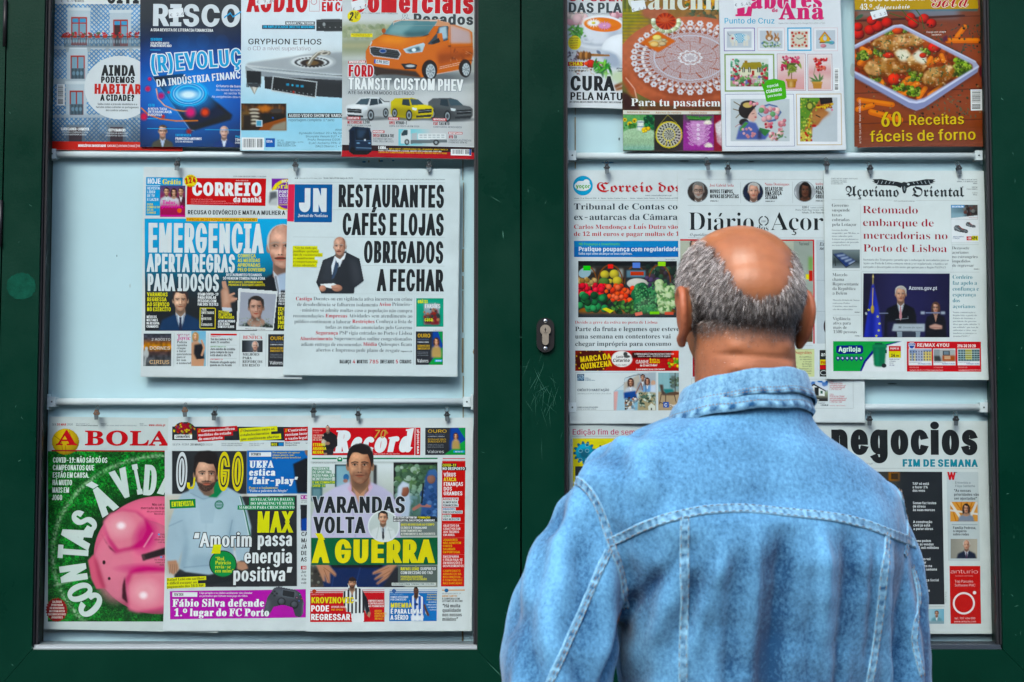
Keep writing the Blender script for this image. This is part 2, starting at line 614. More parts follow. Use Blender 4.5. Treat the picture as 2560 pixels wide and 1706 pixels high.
  for sg in(-1,1):
   ex,ey=cx+sg*w*.4+tx,cy-h*.008
   s.ell(ex,ey,w*.2,h*.03,np.clip(sk*.7+55,0,225),soft=h*.015)
   s.ell(ex+tx*.3,ey-h*.002,h*.026,h*.028,'2a211f',soft=h*.012)
   s.line([(ex-w*.21,ey-h*.004),(ex-w*.05,ey-h*.032),(ex+w*.1,ey-h*.03),(ex+w*.21,ey)],h*.014,sk*.28,.9,h*.015)
   s.line([(ex-sg*w*.24,cy-h*.076),(ex,cy-h*.09),(ex+sg*w*.28,cy-h*.06)],h*.03,hc*.75+sk*.08,.85,h*.022)
   if glasses:
    s.line([(ex-w*.32,cy-h*.05),(ex+w*.32,cy-h*.05),(ex+w*.3,cy+h*.06),(ex-w*.3,cy+h*.06),(ex-w*.32,cy-h*.05)],h*.022,'302a2a')
   s.ell(cx+tx*1.3+sg*w*.1,cy+h*.192,w*.055,h*.012,sk*.35,soft=h*.014)
  mx_,my=cx+tx*1.2,cy+h*.275
  s.ell(mx_,my,w*.36,h*(.04 if open_ else.02),sk*(.78,.52,.52),soft=h*.016);s.ell(mx_,my+h*.028,w*.28,h*.022,sk*(.98,.72,.7),soft=h*.02)
  s.line([(mx_-w*.36,my+h*.002),(mx_,my+h*.006),(mx_+w*.36,my+h*.002)],h*(.03 if open_ else.011),sk*.32,.9,h*.012)
  if long:
   s.poly([(cx-w*1.15,cy-h*.3),(cx-w*.7,cy-h*.36),(cx-w*.84,cy+h*.45),(cx-w*1.3,cy+h*.8)],hair,soft=h*.04)
   s.poly([(cx+w*1.15,cy-h*.3),(cx+w*.7,cy-h*.36),(cx+w*.84,cy+h*.45),(cx+w*1.3,cy+h*.8)],hair,soft=h*.04)
  return s
 def done(s,part='photo',mask=None):
  X,Y=s.pub.xy(s.X,s.Y)
  V=np.stack([X.ravel(),Y.ravel()],1)
  i=np.arange(s.h*s.w).reshape(s.h,s.w)
  F=np.stack([i[:-1,:-1],i[:-1,1:],i[1:,1:],i[1:,:-1]],-1)
  if mask is not None:
   ok=np.minimum(np.minimum(mask[:-1,:-1],mask[:-1,1:]),np.minimum(mask[1:,1:],mask[1:,:-1]))>.45
   F=F[ok]
  s.pub.emit(part,V,F.reshape(-1,4),lin(s.A.reshape(-1,3)))
class Pub:
 def __init__(s,name,label,cat,mat_,Y,crop,corners,slope=0.0,slant=0.0,group=None,paper=PAPER,wave=1.0,seed=0,sheets=2,thick=.0012,glossy=False):
  """crop = (ox, oy, scale): pieces are placed in the pixels of that enlargement; corners tl, tr, br, bl"""
  s.ox,s.oy,s.s=crop
  s.slope,s.slant,s.Y,s.mat=slope,slant,Y,mat_
  s.parts,s.boxes={},[]
  s.C=np.array([s.xy(*c)for c in corners],float)
  s.ref=s.C[0]
  x,z=W(*s.C[3],Y)
  s.root=thing(name,label,cat,(float(x),Y,float(z)),group)
  rg=np.random.RandomState(seed+7)
  s.ph=rg.rand(6)*6.28;s.wave=wave;s.rg=rg
  s.thick,s.sheets=thick,sheets
  s.paper=paper
  s.quad(s.C,paper,'page',lay=0)
 def frame(s,crop):
  s.ox,s.oy,s.s=crop
 def xy(s,x,y):
  return s.ox+np.asarray(x,float)*s.s,s.oy+np.asarray(y,float)*s.s
 def disp(s,px,py):
  x0,y0=s.C[:,0].min(),s.C[:,1].min()
  u=(px-x0)/(np.ptp(s.C[:,0])+1e-6);v=(py-y0)/(np.ptp(s.C[:,1])+1e-6)
  p=s.ph
  d=.0006*np.sin(u*5+p[0]+v*1.5)+.0005*np.sin(v*7+p[1])+.0004*np.sin(u*9-v*6+p[2])
  d-=.0004*np.exp(-((v-.5)/.07)**2)
  d-=.0035*np.clip(v-.8,0,1)**2*8*(0.4+.6*u)
  return d*s.wave*1.9
 def emit(s,part,V,F,col,lay=None,zoff=0.0):
  if not len(F):
   return
  bb=(V[:,0].min(),V[:,1].min(),V[:,0].max(),V[:,1].max())
  if lay is None:
   lay=0
   for b,l in s.boxes:
    if l>=lay and b[0]<bb[2]and b[2]>bb[0]and b[1]<bb[3]and b[3]>bb[1]:
     lay=l+1
  s.boxes.append((bb,lay))
  col=np.asarray(col,float)
  if col.ndim==1:
   col=np.tile(col,(len(V),1))
  s.parts.setdefault(part,[]).append((V,np.asarray(F),col,lay,zoff))
 def quad(s,C,col,part,lay=None,zoff=0.0,wob=0.0):
  C=np.array(C,float)
  n=max(1,int(np.linalg.norm(C[1]-C[0])/14));m=max(1,int(np.linalg.norm(C[3]-C[0])/14))
  u,v=np.meshgrid(np.linspace(0,1,n+1),np.linspace(0,1,m+1))
  u,v=u[...,None],v[...,None]
  P=(C[0]*(1-u)+C[1]*u)*(1-v)+(C[3]*(1-u)+C[2]*u)*v
  i=np.arange((n+1)*(m+1)).reshape(m+1,n+1)
  F=np.stack([i[:-1,:-1],i[:-1,1:],i[1:,1:],i[1:,:-1]],-1).reshape(-1,4)
  s.emit(part,P.reshape(-1,2),F,lin(col)if isinstance(col,(str,tuple))else col,lay,zoff)
 def pt(s,x,y,x0,y0):
  """shear a point about (x0, y0) with the lean of the page"""
  dx,dy=x-x0,y-y0
  return s.xy(x0+dx+dy*s.slant,y0+dy+dx*s.slope)
 def rect(s,x0,y0,x1,y1,col,part='page',rot=None):
  if rot is not None:
   t=R(rot)
   pts=[(x0+(a-x0)*math.cos(t)-(b-y0)*math.sin(t),y0+(a-x0)*math.sin(t)+(b-y0)*math.cos(t))for a,b in((x0,y0),(x1,y0),(x1,y1),(x0,y1))]
   s.quad([s.xy(*p)for p in pts],col,part)
  else:
   s.quad([s.pt(a,b,x0,y0)for a,b in((x0,y0),(x1,y0),(x1,y1),(x0,y1))],col,part)
 def hl(s,x0,y,x1,w=1.2,col='8a9094',part='page'):
  s.rect(x0,y,x1,y+w,col,part)
 def vl(s,x,y0,y1,w=1.2,col='8a9094',part='page'):
  s.rect(x,y0,x+w,y1,col,part)
 def box(s,x0,y0,x1,y1,w=2,col='8a9094',part='page'):
  s.hl(x0,y0,x1,w,col,part);s.hl(x0,y1,x1+w,w,col,part);s.vl(x0,y0+w,y1,w,col,part);s.vl(x1,y0+w,y1,w,col,part)
 def poly(s,pts,col,part='page'):
  v,_,f,*_r=delaunay_2d_cdt([Vector(p)for p in pts],[(i,(i+1)%len(pts))for i in range(len(pts))],[],1,1e-4)
  V=np.array([tuple(p)for p in v]);T=np.array([t for t in f if len(t)==3],int).reshape(-1,3)
  V=np.stack(s.xy(V[:,0],V[:,1]),1)
  V,T=tri_split(V,T,18)
  s.emit(part,V,T,lin(col))
 def disc(s,cx,cy,rx,ry=None,col=WH,part='page',spikes=0,depth=.12):
  ry=ry or rx
  n=spikes*2 if spikes else 44
  s.poly([(cx+rx*(1-(depth if spikes and k%2 else 0))*math.cos(k*2*math.pi/n),
   cy+ry*(1-(depth if spikes and k%2 else 0))*math.sin(k*2*math.pi/n))for k in range(n)],col,part)
 def ring(s,cx,cy,rx,ry,w,col,part='page'):
  n=48
  V,F=[],[]
  for k in range(n):
   a=k*2*math.pi/n
   V+=[(cx+rx*math.cos(a),cy+ry*math.sin(a)),(cx+(rx-w)*math.cos(a),cy+(ry-w)*math.sin(a))]
   F.append((2*k,(2*k+2)%(2*n),(2*k+3)%(2*n),2*k+1))
  V=np.array(V)
  s.emit(part,np.stack(s.xy(V[:,0],V[:,1]),1),np.array(F),lin(col))
 def T(s,text,x,y,h,w=None,col=K,wt=None,font='S',al='l',part='page',xs=1.0,sp=0.0,rot=None,sk=0.0,ol=None,sh=None,arc=None):
  """one line of lettering: (x, y) baseline, cap height h, total width w"""
  G,tw,bc=layout(text,font,h,w,xs,wt,sp)
  if al=='c':x-=tw/2
  if al=='r':x-=tw
  runs=[]
  if sh:runs.append((sh[2],0.0,sh[0],sh[1]))
  if ol:runs.append((ol[0],ol[1],0.0,0.0))
  runs.append((col,0.0,0.0,0.0))
  for c,grow,ox,oy in runs:
   GG=G
   if grow:
    b,cc,sx,sy=bc
    GG=layout_b(text,font,sp,b+grow*h/sx,cc+grow*h/sy,sx,sy,2*grow*h/sx)
   for par in((0,1)if grow else(None,)):
    V,F,n=[],[],0
    for gi,(v,t)in enumerate(GG):
     if par is None or gi%2==par:
      V.append(v);F.append(t+n);n+=len(v)
    if not V:
     continue
    V=np.concatenate(V);F=np.concatenate(F)
    P=np.stack([V[:,0]+V[:,1]*sk,-V[:,1]],1)
    if arc:
     ra,a0=arc
     th=R(a0)+P[:,0]/ra
     rr=ra-P[:,1]
     P=np.stack([rr*np.sin(th),-rr*np.cos(th)],1)
    elif rot is not None:
     t=R(rot);P=np.stack([P[:,0]*math.cos(t)-P[:,1]*math.sin(t),P[:,0]*math.sin(t)+P[:,1]*math.cos(t)],1)
    else:
     P=np.stack([P[:,0]+P[:,1]*s.slant,P[:,1]+P[:,0]*s.slope],1)
    PX=np.stack(s.xy(x+P[:,0]+ox,y+P[:,1]+oy),1)
    if h*s.s>16:
     PX,F=tri_split(PX,F,18)
    s.emit(part,PX,F,lin(c))
  return tw
 def TL(s,lines,x,y,h,dy,col=K,**kw):
  """several lines; a line is text or (text, width)"""
  for i,l in enumerate(lines):
   t,w=l if isinstance(l,tuple)else(l,None)
   s.T(t,x+i*dy*s.slant,y+i*dy,h,w,col,**kw)
 def canvas(s,x0,y0,x1,y1,res=2.0,seed=1):
  return Canvas(s,x0,y0,x1,y1,res,seed)
 def barcode(s,x0,y0,x1,y1,vert=False,part='barcode',seed=3):
  s.rect(x0,y0,x1,y1,'eef0f0',part)
  rg=random.Random(seed)
  L=(y1-y0)if vert else(x1-x0)
  p=L*.06
  while p<L*.94:
   q=L*rg.choice((.012,.012,.024,.03))
   if p+q>L*.95:break
   if not(L*.62<p<L*.68):
    if vert:s.rect(x0+(x1-x0)*.12,y0+p,x0+(x1-x0)*.78,y0+p+q,'23272b',part)
    else:s.rect(x0+p,y0+(y1-y0)*.1,x0+p+q,y0+(y1-y0)*.78,'23272b',part)
   p+=q+L*rg.choice((.012,.02,.028))
 def sticker(s,pts,lines,rot=-8):
  """a price label stuck on a cover"""
  s.poly(pts,'e6eaee','price_sticker')
  for t,x,y,h in lines:
   s.T(t,x,y,h,None,'4a5566',part='price_sticker',rot=rot,wt=.14,sp=.15)
 def build(s):
 # the sheets behind the front one: a little shifted, closing the stack's thickness
  n=s.sheets
  for k in range(1,n+1):
   o=s.rg.uniform(-1.2,2.2,2)*(1 if k<n else.6)
   d=np.array([[0,0],[o[0],0],[o[0],o[1]*.9],[0,o[1]]])
   s.quad(s.C+d,lin(s.paper)*(.93-.03*k),'page',lay=0,zoff=s.thick*k/n)
  L=s.C
  for part,ps in s.parts.items():
   V,F4,F3,Cc,n=[],[],[],[],0
   for v,f,c,lay,zo in ps:
    Yv=s.Y+s.disp(v[:,0],v[:,1])-lay*STEP+zo
    x,z=W(v[:,0],v[:,1],s.Y)
    V.append(np.stack([x,Yv,z],1));Cc.append(c)
    (F4 if f.shape[1]==4 else F3).append(f[:,::-1]*0+f+n)
    n+=len(v)
   if part=='page':
    for a in range(4):
     p=np.linspace(L[a],L[(a+1)%4],24)
     x,z=W(p[:,0],p[:,1],s.Y)
     y=s.Y+s.disp(p[:,0],p[:,1])
     V.append(np.concatenate([np.stack([x,y,z],1),np.stack([x,y+s.thick,z],1)]))
     i=np.arange(23)
     F4.append(np.stack([i,i+1,i+25,i+24],1)+n)
     Cc.append(np.tile(lin('c2c8c8'),(48,1)));n+=48
   Fs=([np.concatenate(F4)]if F4 else[])+([np.concatenate(F3)]if F3 else[])
   me=mesh_np(part,np.concatenate(V),Fs,np.concatenate(Cc))
   link(part,me,s.root,s.mat)
  return s.root
def layout_b(text,font,sp,b,c,sx,sy,extra):
 cap,st=capinfo(font)
 x,out=0.0,[]
 for ch in text:
  if ch==' ':
   x+=outline('S','n')[1]*.45*(capinfo(font)[0]/capinfo('S')[0])+sp*cap
   continue
  V,T,adv=glyph(font,ch,b,c)
  if len(V):
   out.append((np.stack([(V[:,0]+x-extra/2)*sx,V[:,1]*sy],1),T))
  x+=adv-extra+sp*cap
 return out
 # ================================================================ the kiosk front
def paint(name,col,rough=0.3):
 m=mat(name,col,rough,spec=0.09)
 b=bsdf(m)
 tc=nd(m,'ShaderNodeTexCoord')
 n1=nd(m,'ShaderNodeTexNoise',Scale=260.0,Detail=3.0)
 n2=nd(m,'ShaderNodeTexNoise',Scale=3.5,Detail=7.0,Roughness=0.65)
 lk(m,tc.outputs['Object'],n1.inputs['Vector']);lk(m,tc.outputs['Object'],n2.inputs['Vector'])
 bp=nd(m,'ShaderNodeBump',Strength=0.16,Distance=0.001)
 lk(m,n1.outputs['Fac'],bp.inputs['Height']);lk(m,bp.outputs[0],b.inputs['Normal'])
 rp=nd(m,'ShaderNodeMapRange');rp.inputs[1].default_value=.35;rp.inputs[2].default_value=.7
 rp.inputs[3].default_value=rough-.06;rp.inputs[4].default_value=rough+.16
 lk(m,n2.outputs['Fac'],rp.inputs[0]);lk(m,rp.outputs[0],b.inputs['Roughness'])
 cr=nd(m,'ShaderNodeValToRGB');l=lin(col)
 cr.color_ramp.elements[0].position=.35;cr.color_ramp.elements[1].position=.7
 cr.color_ramp.elements[0].color=(*(l*.85),1);cr.color_ramp.elements[1].color=(*(l*1.2),1)
 lk(m,n2.outputs['Fac'],cr.inputs[0]);lk(m,cr.outputs[0],b.inputs['Base Color'])
 return m
GREEN=paint('green_paint','002319')
DARK=mat('black_gap','07090a',0.8)
RUBBER=mat('rubber_gasket','14171d',0.6,spec=.3)
ALU=mat('aluminium','b9c6cc',0.35,metal=0.75)
WHITEPL=mottle(mat('white_enamel','cfd8db',0.35),'ced8dc',.08,12,bump=.05)
BACK=mottle(mat('backing_board','a8c5cc',0.5),'abc8cf',.07,3.0,8.0,bump=.06,bscale=30)
BRASS=mat('lock_metal','b9b1a0',0.3,metal=0.9)
BLACKPL=mat('black_plastic','0b0c0f',0.45,spec=.25)
STEEL=mat('steel','aab0b2',0.28,metal=1.0)
STAIN=mottle(mat('rust_stain','8a7a5c',0.8),'8f8060',.4,40,bump=.1)
SCR=mat('bare_scratch','2c6656',0.7)
GLUE=mottle(mat('glue_residue','07392c',0.9,spec=.05),'083c2f',.35,60,bump=.2,bscale=200)
GLASS=bpy.data.materials.new('glass');GLASS.use_nodes=True
_n=GLASS.node_tree;_n.nodes.remove(_n.nodes['Principled BSDF'])
_tr=_n.nodes.new('ShaderNodeBsdfTransparent');_tr.inputs[0].default_value=(.955,.99,1.0,1)
_gl2=_n.nodes.new('ShaderNodeBsdfGlossy');_gl2.inputs['Roughness'].default_value=0.02
_fr=_n.nodes.new('ShaderNodeFresnel');_fr.inputs[0].default_value=1.22
_mx=_n.nodes.new('ShaderNodeMixShader')
_n.links.new(_fr.outputs[0],_mx.inputs[0]);_n.links.new(_tr.outputs[0],_mx.inputs[1]);_n.links.new(_gl2.outputs[0],_mx.inputs[2])
_n.links.new(_mx.outputs[0],_n.nodes['Material Output'].inputs[0])
YF=-0.05
YB=0.022
def wx(px,py=800,Y=YF):return float(W(px,py,Y)[0])
def wz(py,px=1280,Y=YF):return float(W(px,py,Y)[1])
kiosk=thing('kiosk','dark green newsstand kiosk front with two glazed doors full of newspapers and magazines','kiosk',(0,0,0))
DOORS=[dict(x0=wx(2),x1=wx(1300),gl=wx(112,0),gr=wx(1196,0)),
 dict(x0=wx(1304.5),x1=wx(2600),gl=wx(1408,0),gr=wx(2474,0))]
ZB,ZT=wz(1625),wz(-120)
ZDB,ZDT=wz(1738),wz(-235)
def member(pts,y0=YF,y1=0.004,bev=.0022):
 bm=bmesh.new();add_prism(bm,pts,y0,y1)
 return bm_mesh('frame',bm,bevel=bev,seg=3)
for di,d in enumerate(DOORS):
 door=bpy.data.objects.new('door',None);COL.objects.link(door);door.parent=kiosk
 x0,x1,gl,gr=d['x0'],d['x1'],d['gl'],d['gr']
 g=.0004
 link('stile',member([(x0,ZDB+g),(gl,ZB+g),(gl,ZT-g),(x0,ZDT-g)]),door,GREEN)
 link('stile',member([(x1,ZDB+g),(gr,ZB+g),(gr,ZT-g),(x1,ZDT-g)]),door,GREEN)
 link('door_rail',member([(x0+g,ZDB),(x1-g,ZDB),(gr-g,ZB),(gl+g,ZB)]),door,GREEN)
 link('door_rail',member([(x0+g,ZDT),(x1-g,ZDT),(gr-g,ZT),(gl+g,ZT)]),door,GREEN)
 # gasket: two lips and a groove at each side, an aluminium bead at the bottom
 gwl,gwr=(.0066,.0072)if di==0 else(.0075,.0066)
 bm=bmesh.new()
 for a,b,sg in((gl,gl+gwl,1),(gr,gr-gwr,-1)):
  w_=abs(b-a)
  for f0,f1,yy in((0,.34,-.044),(.34,.5,-.036),(.5,1.0,-.040)):
   xa,xb=a+sg*w_*f0,a+sg*w_*f1
   add_box(bm,min(xa,xb),yy,ZB+.0075,max(xa,xb),-.0285,ZT-.004)
 add_box(bm,gl+gwl+.0002,-.040,ZT-.012,gr-gwr-.0002,-.004,ZT-.004)
 link('gasket',bm_mesh('gasket',bm,bevel=.0006,seg=1),door,RUBBER)
 bm=bmesh.new()
 add_box(bm,gl+.001,-.0455,ZB+.0002,gr-.001,-.002,ZB+.0028)
 add_box(bm,gl+.001,-.0425,ZB+.003,gr-.001,-.002,ZB+.0072)
 link('glazing_bead',bm_mesh('glazing_bead',bm,bevel=.0006,seg=2),door,ALU if di==0 else mat('bead_blue','39444f',.4,metal=.5))
 bm=bmesh.new();add_box(bm,gl+.003,-.0345,ZB+.004,gr-.003,-.0305,ZT-.003)
 link('glass_pane',bm_mesh('glass_pane',bm),door,GLASS)
 d['o']=door
 # backing boards, their joint strips and rust
for di,(a,b)in enumerate(((90,1215),(1392,2515))):
 bm=bmesh.new()
 add_box(bm,wx(a),YB,ZB-.03,wx(b),YB+.012,ZT+.02)
 link('back_panel',bm_mesh('back_panel',bm),kiosk,BACK)
 # raised side strip on the right of the left case; a joint in the right case
bm=bmesh.new();add_box(bm,float(W(1162,800,.018)[0]),.016,ZB-.02,wx(1212),YB-.0005,ZT)
link('side_strip',bm_mesh('side_strip',bm,bevel=.001),kiosk,BACK)
bm=bmesh.new()
rs=random.Random(5)
z=ZB-.01
while z<ZT:
 h_=rs.uniform(.02,.08);xc=float(W(1158,800,.03)[0])+rs.uniform(-.0008,.0008);ww=rs.uniform(.0012,.0034)
 add_box(bm,xc-ww/2,.0208-rs.uniform(0,.0004),z,xc+ww/2,YB-.0003,z+h_);z+=h_+rs.uniform(.0005,.01)
link('rust_streak',bm_mesh('rust_streak',bm),kiosk,STAIN)
bm=bmesh.new()
z=ZB-.01
while z<ZT:
 h_=rs.uniform(.03,.12);xc=float(W(1439,800,.03)[0])+rs.uniform(-.0004,.0004);ww=rs.uniform(.001,.0022)
 add_box(bm,xc-ww/2,.0214-rs.uniform(0,.0004),z,xc+ww/2,YB-.0003,z+h_);z+=h_+rs.uniform(.0005,.006)
link('rust_streak',bm_mesh('rust_streak',bm),kiosk,STAIN)
# chips and marks on the boards
def spot(name,px,py,rx,ry,m,Y=YB-.0006,n=14,seed=1,par=None,th=.0004,j=.75):
 rg=random.Random(seed);cx,cz=W(px,py,Y)
 bm=bmesh.new()
 add_prism(bm,[(float(cx)+rx*rg.uniform(j,1.06)*math.cos(k*2*math.pi/n),float(cz)+ry*rg.uniform(j,1.06)*math.sin(k*2*math.pi/n))for k in range(n)],Y,Y+th)
 return link(name,bm_mesh(name,bm),par or kiosk,m)
GREYM=mat('grey_scuff','9fb0b2',.7);DKM=mat('dark_chip','4c5a5e',.8);BLUEM=mat('blue_ink_stain','2d6f9a',.7)
for i,(px,py,rx,ry,m)in enumerate(((2133,175,.006,.013,GREYM),(1548,348,.0016,.003,DKM),(325,715,.0012,.004,GREYM),(292,640,.0008,.002,DKM),(910,405,.004,.0016,BLUEM),
 (953,403,.004,.0016,BLUEM),(983,402,.0025,.0012,BLUEM),(922,404,.0016,.0025,STAIN),(948,402,.0016,.003,STAIN),(1520,407,.012,.0014,BLUEM),(1710,403,.01,.0012,DKM),
 (1878,404,.006,.001,DKM),(2230,960,.01,.0012,DKM),(1192,900,.002,.006,STAIN),(1186,880,.003,.006,STAIN),(1190,770,.002,.008,STAIN))):
 spot('scuff',px,py,rx,ry,m,seed=i,Y=YB-.0006 if not 1164<px<1212 else.0156)
 # kiosk body round the doors
bm=bmesh.new()
X0,X1=DOORS[0]['x0']-.004,DOORS[1]['x1']+.004
add_box(bm,X0-.16,YF+.004,0.02,X0,.5,ZDT+.30)
add_box(bm,X1,YF+.004,0.02,X1+.16,.5,ZDT+.30)
add_box(bm,X0+.0002,YF+.004,0.02,X1-.0002,.4,ZDB-.006)
add_box(bm,X0+.0002,YF+.004,ZDT+.006,X1-.0002,.5,ZDT+.30)
link('surround',bm_mesh('surround',bm,bevel=.003),kiosk,GREEN)
bm=bmesh.new();add_box(bm,X0+.001,.016,ZDB-.005,wx(89),.3,ZDT+.005);add_box(bm,wx(1216),.016,ZDB-.005,wx(1391),.3,ZDT+.005)
add_box(bm,wx(2516),.016,ZDB-.005,X1-.001,.3,ZDT+.005)
add_box(bm,X0+.002,YB+.014,ZDB-.005,X1-.002,YB+.03,ZDT+.005)
link('inner_carcass',bm_mesh('inner_carcass',bm),kiosk,DARK)
# hinges at the far left edge
for py in(560,1500,60):
 bm=bmesh.new();zz=wz(py)
 add_tube(bm,[(DOORS[0]['x0']-.003,YF-.003,zz-.04),(DOORS[0]['x0']-.003,YF-.003,zz+.04)],.0032,14)
 link('hinge',bm_mesh('hinge',bm,smooth=True),DOORS[0]['o'],BLACKPL)
 # lock on the right-hand door
def capsule(cx,cz,hw,hh,n=10):
 p=[]
 for k in range(n+1):
  a=math.pi*k/n;p.append((cx+hw*math.cos(a),cz+hh-hw+hw*math.sin(a)))
 for k in range(n+1):
  a=math.pi+math.pi*k/n;p.append((cx+hw*math.cos(a),cz-hh+hw+hw*math.sin(a)))
 return p
lx,lz=W(1363.5,838,YF-.006);lx,lz=float(lx),float(lz)
MM=.000665
lock=DOORS[1]['o']
bm=bmesh.new();add_prism(bm,capsule(lx,lz,22.5*MM,44*MM,14),YF-.006,YF)
link('lock_plate',bm_mesh('lock_plate',bm,bevel=.0016,seg=3),lock,BLACKPL)
bm=bmesh.new()
r1,r2=13.5*MM,8.2*MM
zc=lz+12.5*MM;zb=lz-26*MM
pts=[]
for k in range(25):
 a=R(-52)+(math.pi+R(104))*k/24;pts.append((lx+r1*math.cos(a),zc+r1*math.sin(a)))
for k in range(11):
 a=math.pi+math.pi*k/10;pts.append((lx+r2*math.cos(a),zb+r2+r2*math.sin(a)))
add_prism(bm,pts,YF-.011,YF-.005)
link('lock_cylinder',bm_mesh('lock_cylinder',bm,bevel=.0006,seg=2),lock,BRASS)
bm=bmesh.new()
add_prism(bm,capsule(lx,zc,7.2*MM,7.3*MM,12),YF-.0122,YF-.0108)
link('lock_barrel',bm_mesh('lock_barrel',bm,bevel=.0003,seg=1),lock,BRASS)
bm=bmesh.new()
add_box(bm,lx-.0007,YF-.0128,zc-.0035,lx+.0006,YF-.012,zc+.0035);add_box(bm,lx-.0016,YF-.0127,zc-.0008,lx+.0014,YF-.0119,zc+.001)
link('keyhole',bm_mesh('keyhole',bm),lock,DARK)
for zs in(lz+36*MM,lz-34*MM):
 bm=bmesh.new()
 bmesh.ops.create_uvsphere(bm,u_segments=14,v_segments=8,radius=5.2*MM)
 for v in bm.verts:v.co=Vector((v.co.x+lx,v.co.y*.5+YF-.006,v.co.z+zs))
 link('screw',bm_mesh('screw',bm,smooth=True),lock,STEEL)
 bm=bmesh.new();add_box(bm,lx-.0022,YF-.0081,zs-.0003,lx+.0022,YF-.0074,zs+.0003);add_box(bm,lx-.0003,YF-.0080,zs-.0022,lx+.0003,YF-.0073,zs+.0022)
 link('screw_slot',bm_mesh('screw_slot',bm),lock,DARK)
 # glue disc, scratches and chips in the paint
spot('glue_mark',53,716,.0245,.0225,GLUE,Y=YF-.0003,n=44,seed=4,j=.97,par=DOORS[0]['o'],th=.00028)
rs=random.Random(11)
bm=bmesh.new()
def scratch(x0,y0,x1,y1,w_):
 a=W(x0,y0,YF);b=W(x1,y1,YF)
 ax,az,bx,bz=map(float,(*a,*b))
 L_=math.hypot(bx-ax,bz-az)+1e-9;nx,nz_=-(bz-az)/L_*w_/2,(bx-ax)/L_*w_/2
 mx_,mz_=(ax+bx)/2+rs.uniform(-.001,.001),(az+bz)/2
 yy=YF-.00025-rs.uniform(0,.0002)
 v=[bm.verts.new(p)for p in((ax,yy,az),(mx_+nx,yy,mz_+nz_),(bx,yy,bz),(mx_-nx,yy,mz_-nz_))]
 bm.faces.new(v)
for i in range(42):
 cx,cy=rs.gauss(1358,20),rs.gauss(985,42)
 a=rs.gauss(math.pi/2,.42);l=rs.uniform(15,65)
 scratch(cx-math.cos(a)*l/2,cy-math.sin(a)*l/2,cx+math.cos(a)*l/2,cy+math.sin(a)*l/2,rs.uniform(.00012,.0004))
for i in range(30):
 cx=rs.choice((rs.uniform(1200,1400),rs.uniform(10,90),rs.uniform(2490,2555)));cy=rs.uniform(200,1700)
 a=rs.uniform(0,3.14);l=rs.uniform(3,14)
 scratch(cx,cy,cx+math.cos(a)*l,cy+math.sin(a)*l,rs.uniform(.0004,.0009))
scratch(1257,575,1259,598,.0012);scratch(1225,490,1255,508,.0006);scratch(1218,1655,1262,1700,.0009)
link('scratched_paint',bm_mesh('scratched_paint',bm),DOORS[1]['o'],SCR)
# rails that carry the papers
def rail(xa,xb,py,hh=9.5,y=.012,la=True,lb=True):
 bm=bmesh.new()
 xa_,z_=map(float,W(xa,py,y));xb_=float(W(xb,py,y)[0])
 r_=hh*MM
 add_tube(bm,[(xa_,y,z_),(xb_,y,z_)],r_,20)
 for v in bm.verts:v.co.z=z_+(v.co.z-z_)*1.0
 o=link('hanging_rail',bm_mesh('hanging_rail',bm,smooth=True),kiosk,WHITEPL)
 for e,on,sg in((xa_,la,1),(xb_,lb,-1)):
  if on:
   bm=bmesh.new()
   add_box(bm,min(e-sg*.002,e+sg*.011),y-r_*1.45,z_-r_*1.35,max(e-sg*.002,e+sg*.011),YB,z_+r_*1.35)
   add_box(bm,min(e-sg*.006,e-sg*.0022),y-r_*1.1,z_-r_*2.1,max(e-sg*.006,e-sg*.0022),YB,z_+r_*2.1)
   link('bracket',bm_mesh('bracket',bm,bevel=.0012,seg=2),o,WHITEPL)
   bm=bmesh.new();bmesh.ops.create_uvsphere(bm,u_segments=10,v_segments=6,radius=.0016)
   for v in bm.verts:v.co+=Vector((e+sg*.0045,y-r_*1.45,z_))
   link('screw',bm_mesh('screw',bm,smooth=True),o,DKM)
 return o
rail(128,1158,387,lb=False)
rail(127,1174,1005)
rail(1424,2450,391)
rail(1424,2462,1019)
# clips hanging from the rails
CLIPB=mat('clip_black','1c1d20',.4,spec=.6);CLIPM=mat('clip_tin','6a7174',.42,metal=.9);CLIPR=mottle(mat('clip_rust','6b4a38',.6),'70503c',.5,300)
def make_clip():
 t=thing('paper_clip','x','clip')
 bm=bmesh.new()
 add_tube(bm,[(math.cos(a)*.0045,math.sin(a)*.003+.004,math.sin(a)*.006+.013)for a in[k*2*math.pi/14 for k in range(15)]],.0008,6,cap=False)
 link('wire_loop',bm_mesh('wire_loop',bm,smooth=True),t,CLIPM)
 bm=bmesh.new()
 add_prism(bm,[(-.0052,.0),(.0052,.0),(.0058,.0035),(.0036,.0082),(.0028,.0105),(-.0028,.0105),(-.0036,.0082),(-.0058,.0035)],-.0045,.003)
 add_box(bm,-.0075,-.0025,.0022,.0075,.0005,.0048)
 link('clip_body',bm_mesh('clip_body',bm,bevel=.0007,seg=2),t,CLIPB)
 bm=bmesh.new()
 add_prism(bm,[(-.0042,-.0092),(.0042,-.0092),(.0047,-.004),(.0049,-.0002),(-.0049,-.0002),(-.0047,-.004)],-.0038,-.0022)
 link('jaw',bm_mesh('jaw',bm,bevel=.0004,seg=1),t,CLIPM)
 bm=bmesh.new();bmesh.ops.create_uvsphere(bm,u_segments=10,v_segments=6,radius=.0017)
 for v in bm.verts:v.co+=Vector((0,-.0048,.0045))
 link('rivet',bm_mesh('rivet',bm,smooth=True),t,CLIPM)
 return t
_clip=make_clip();_used=[False]
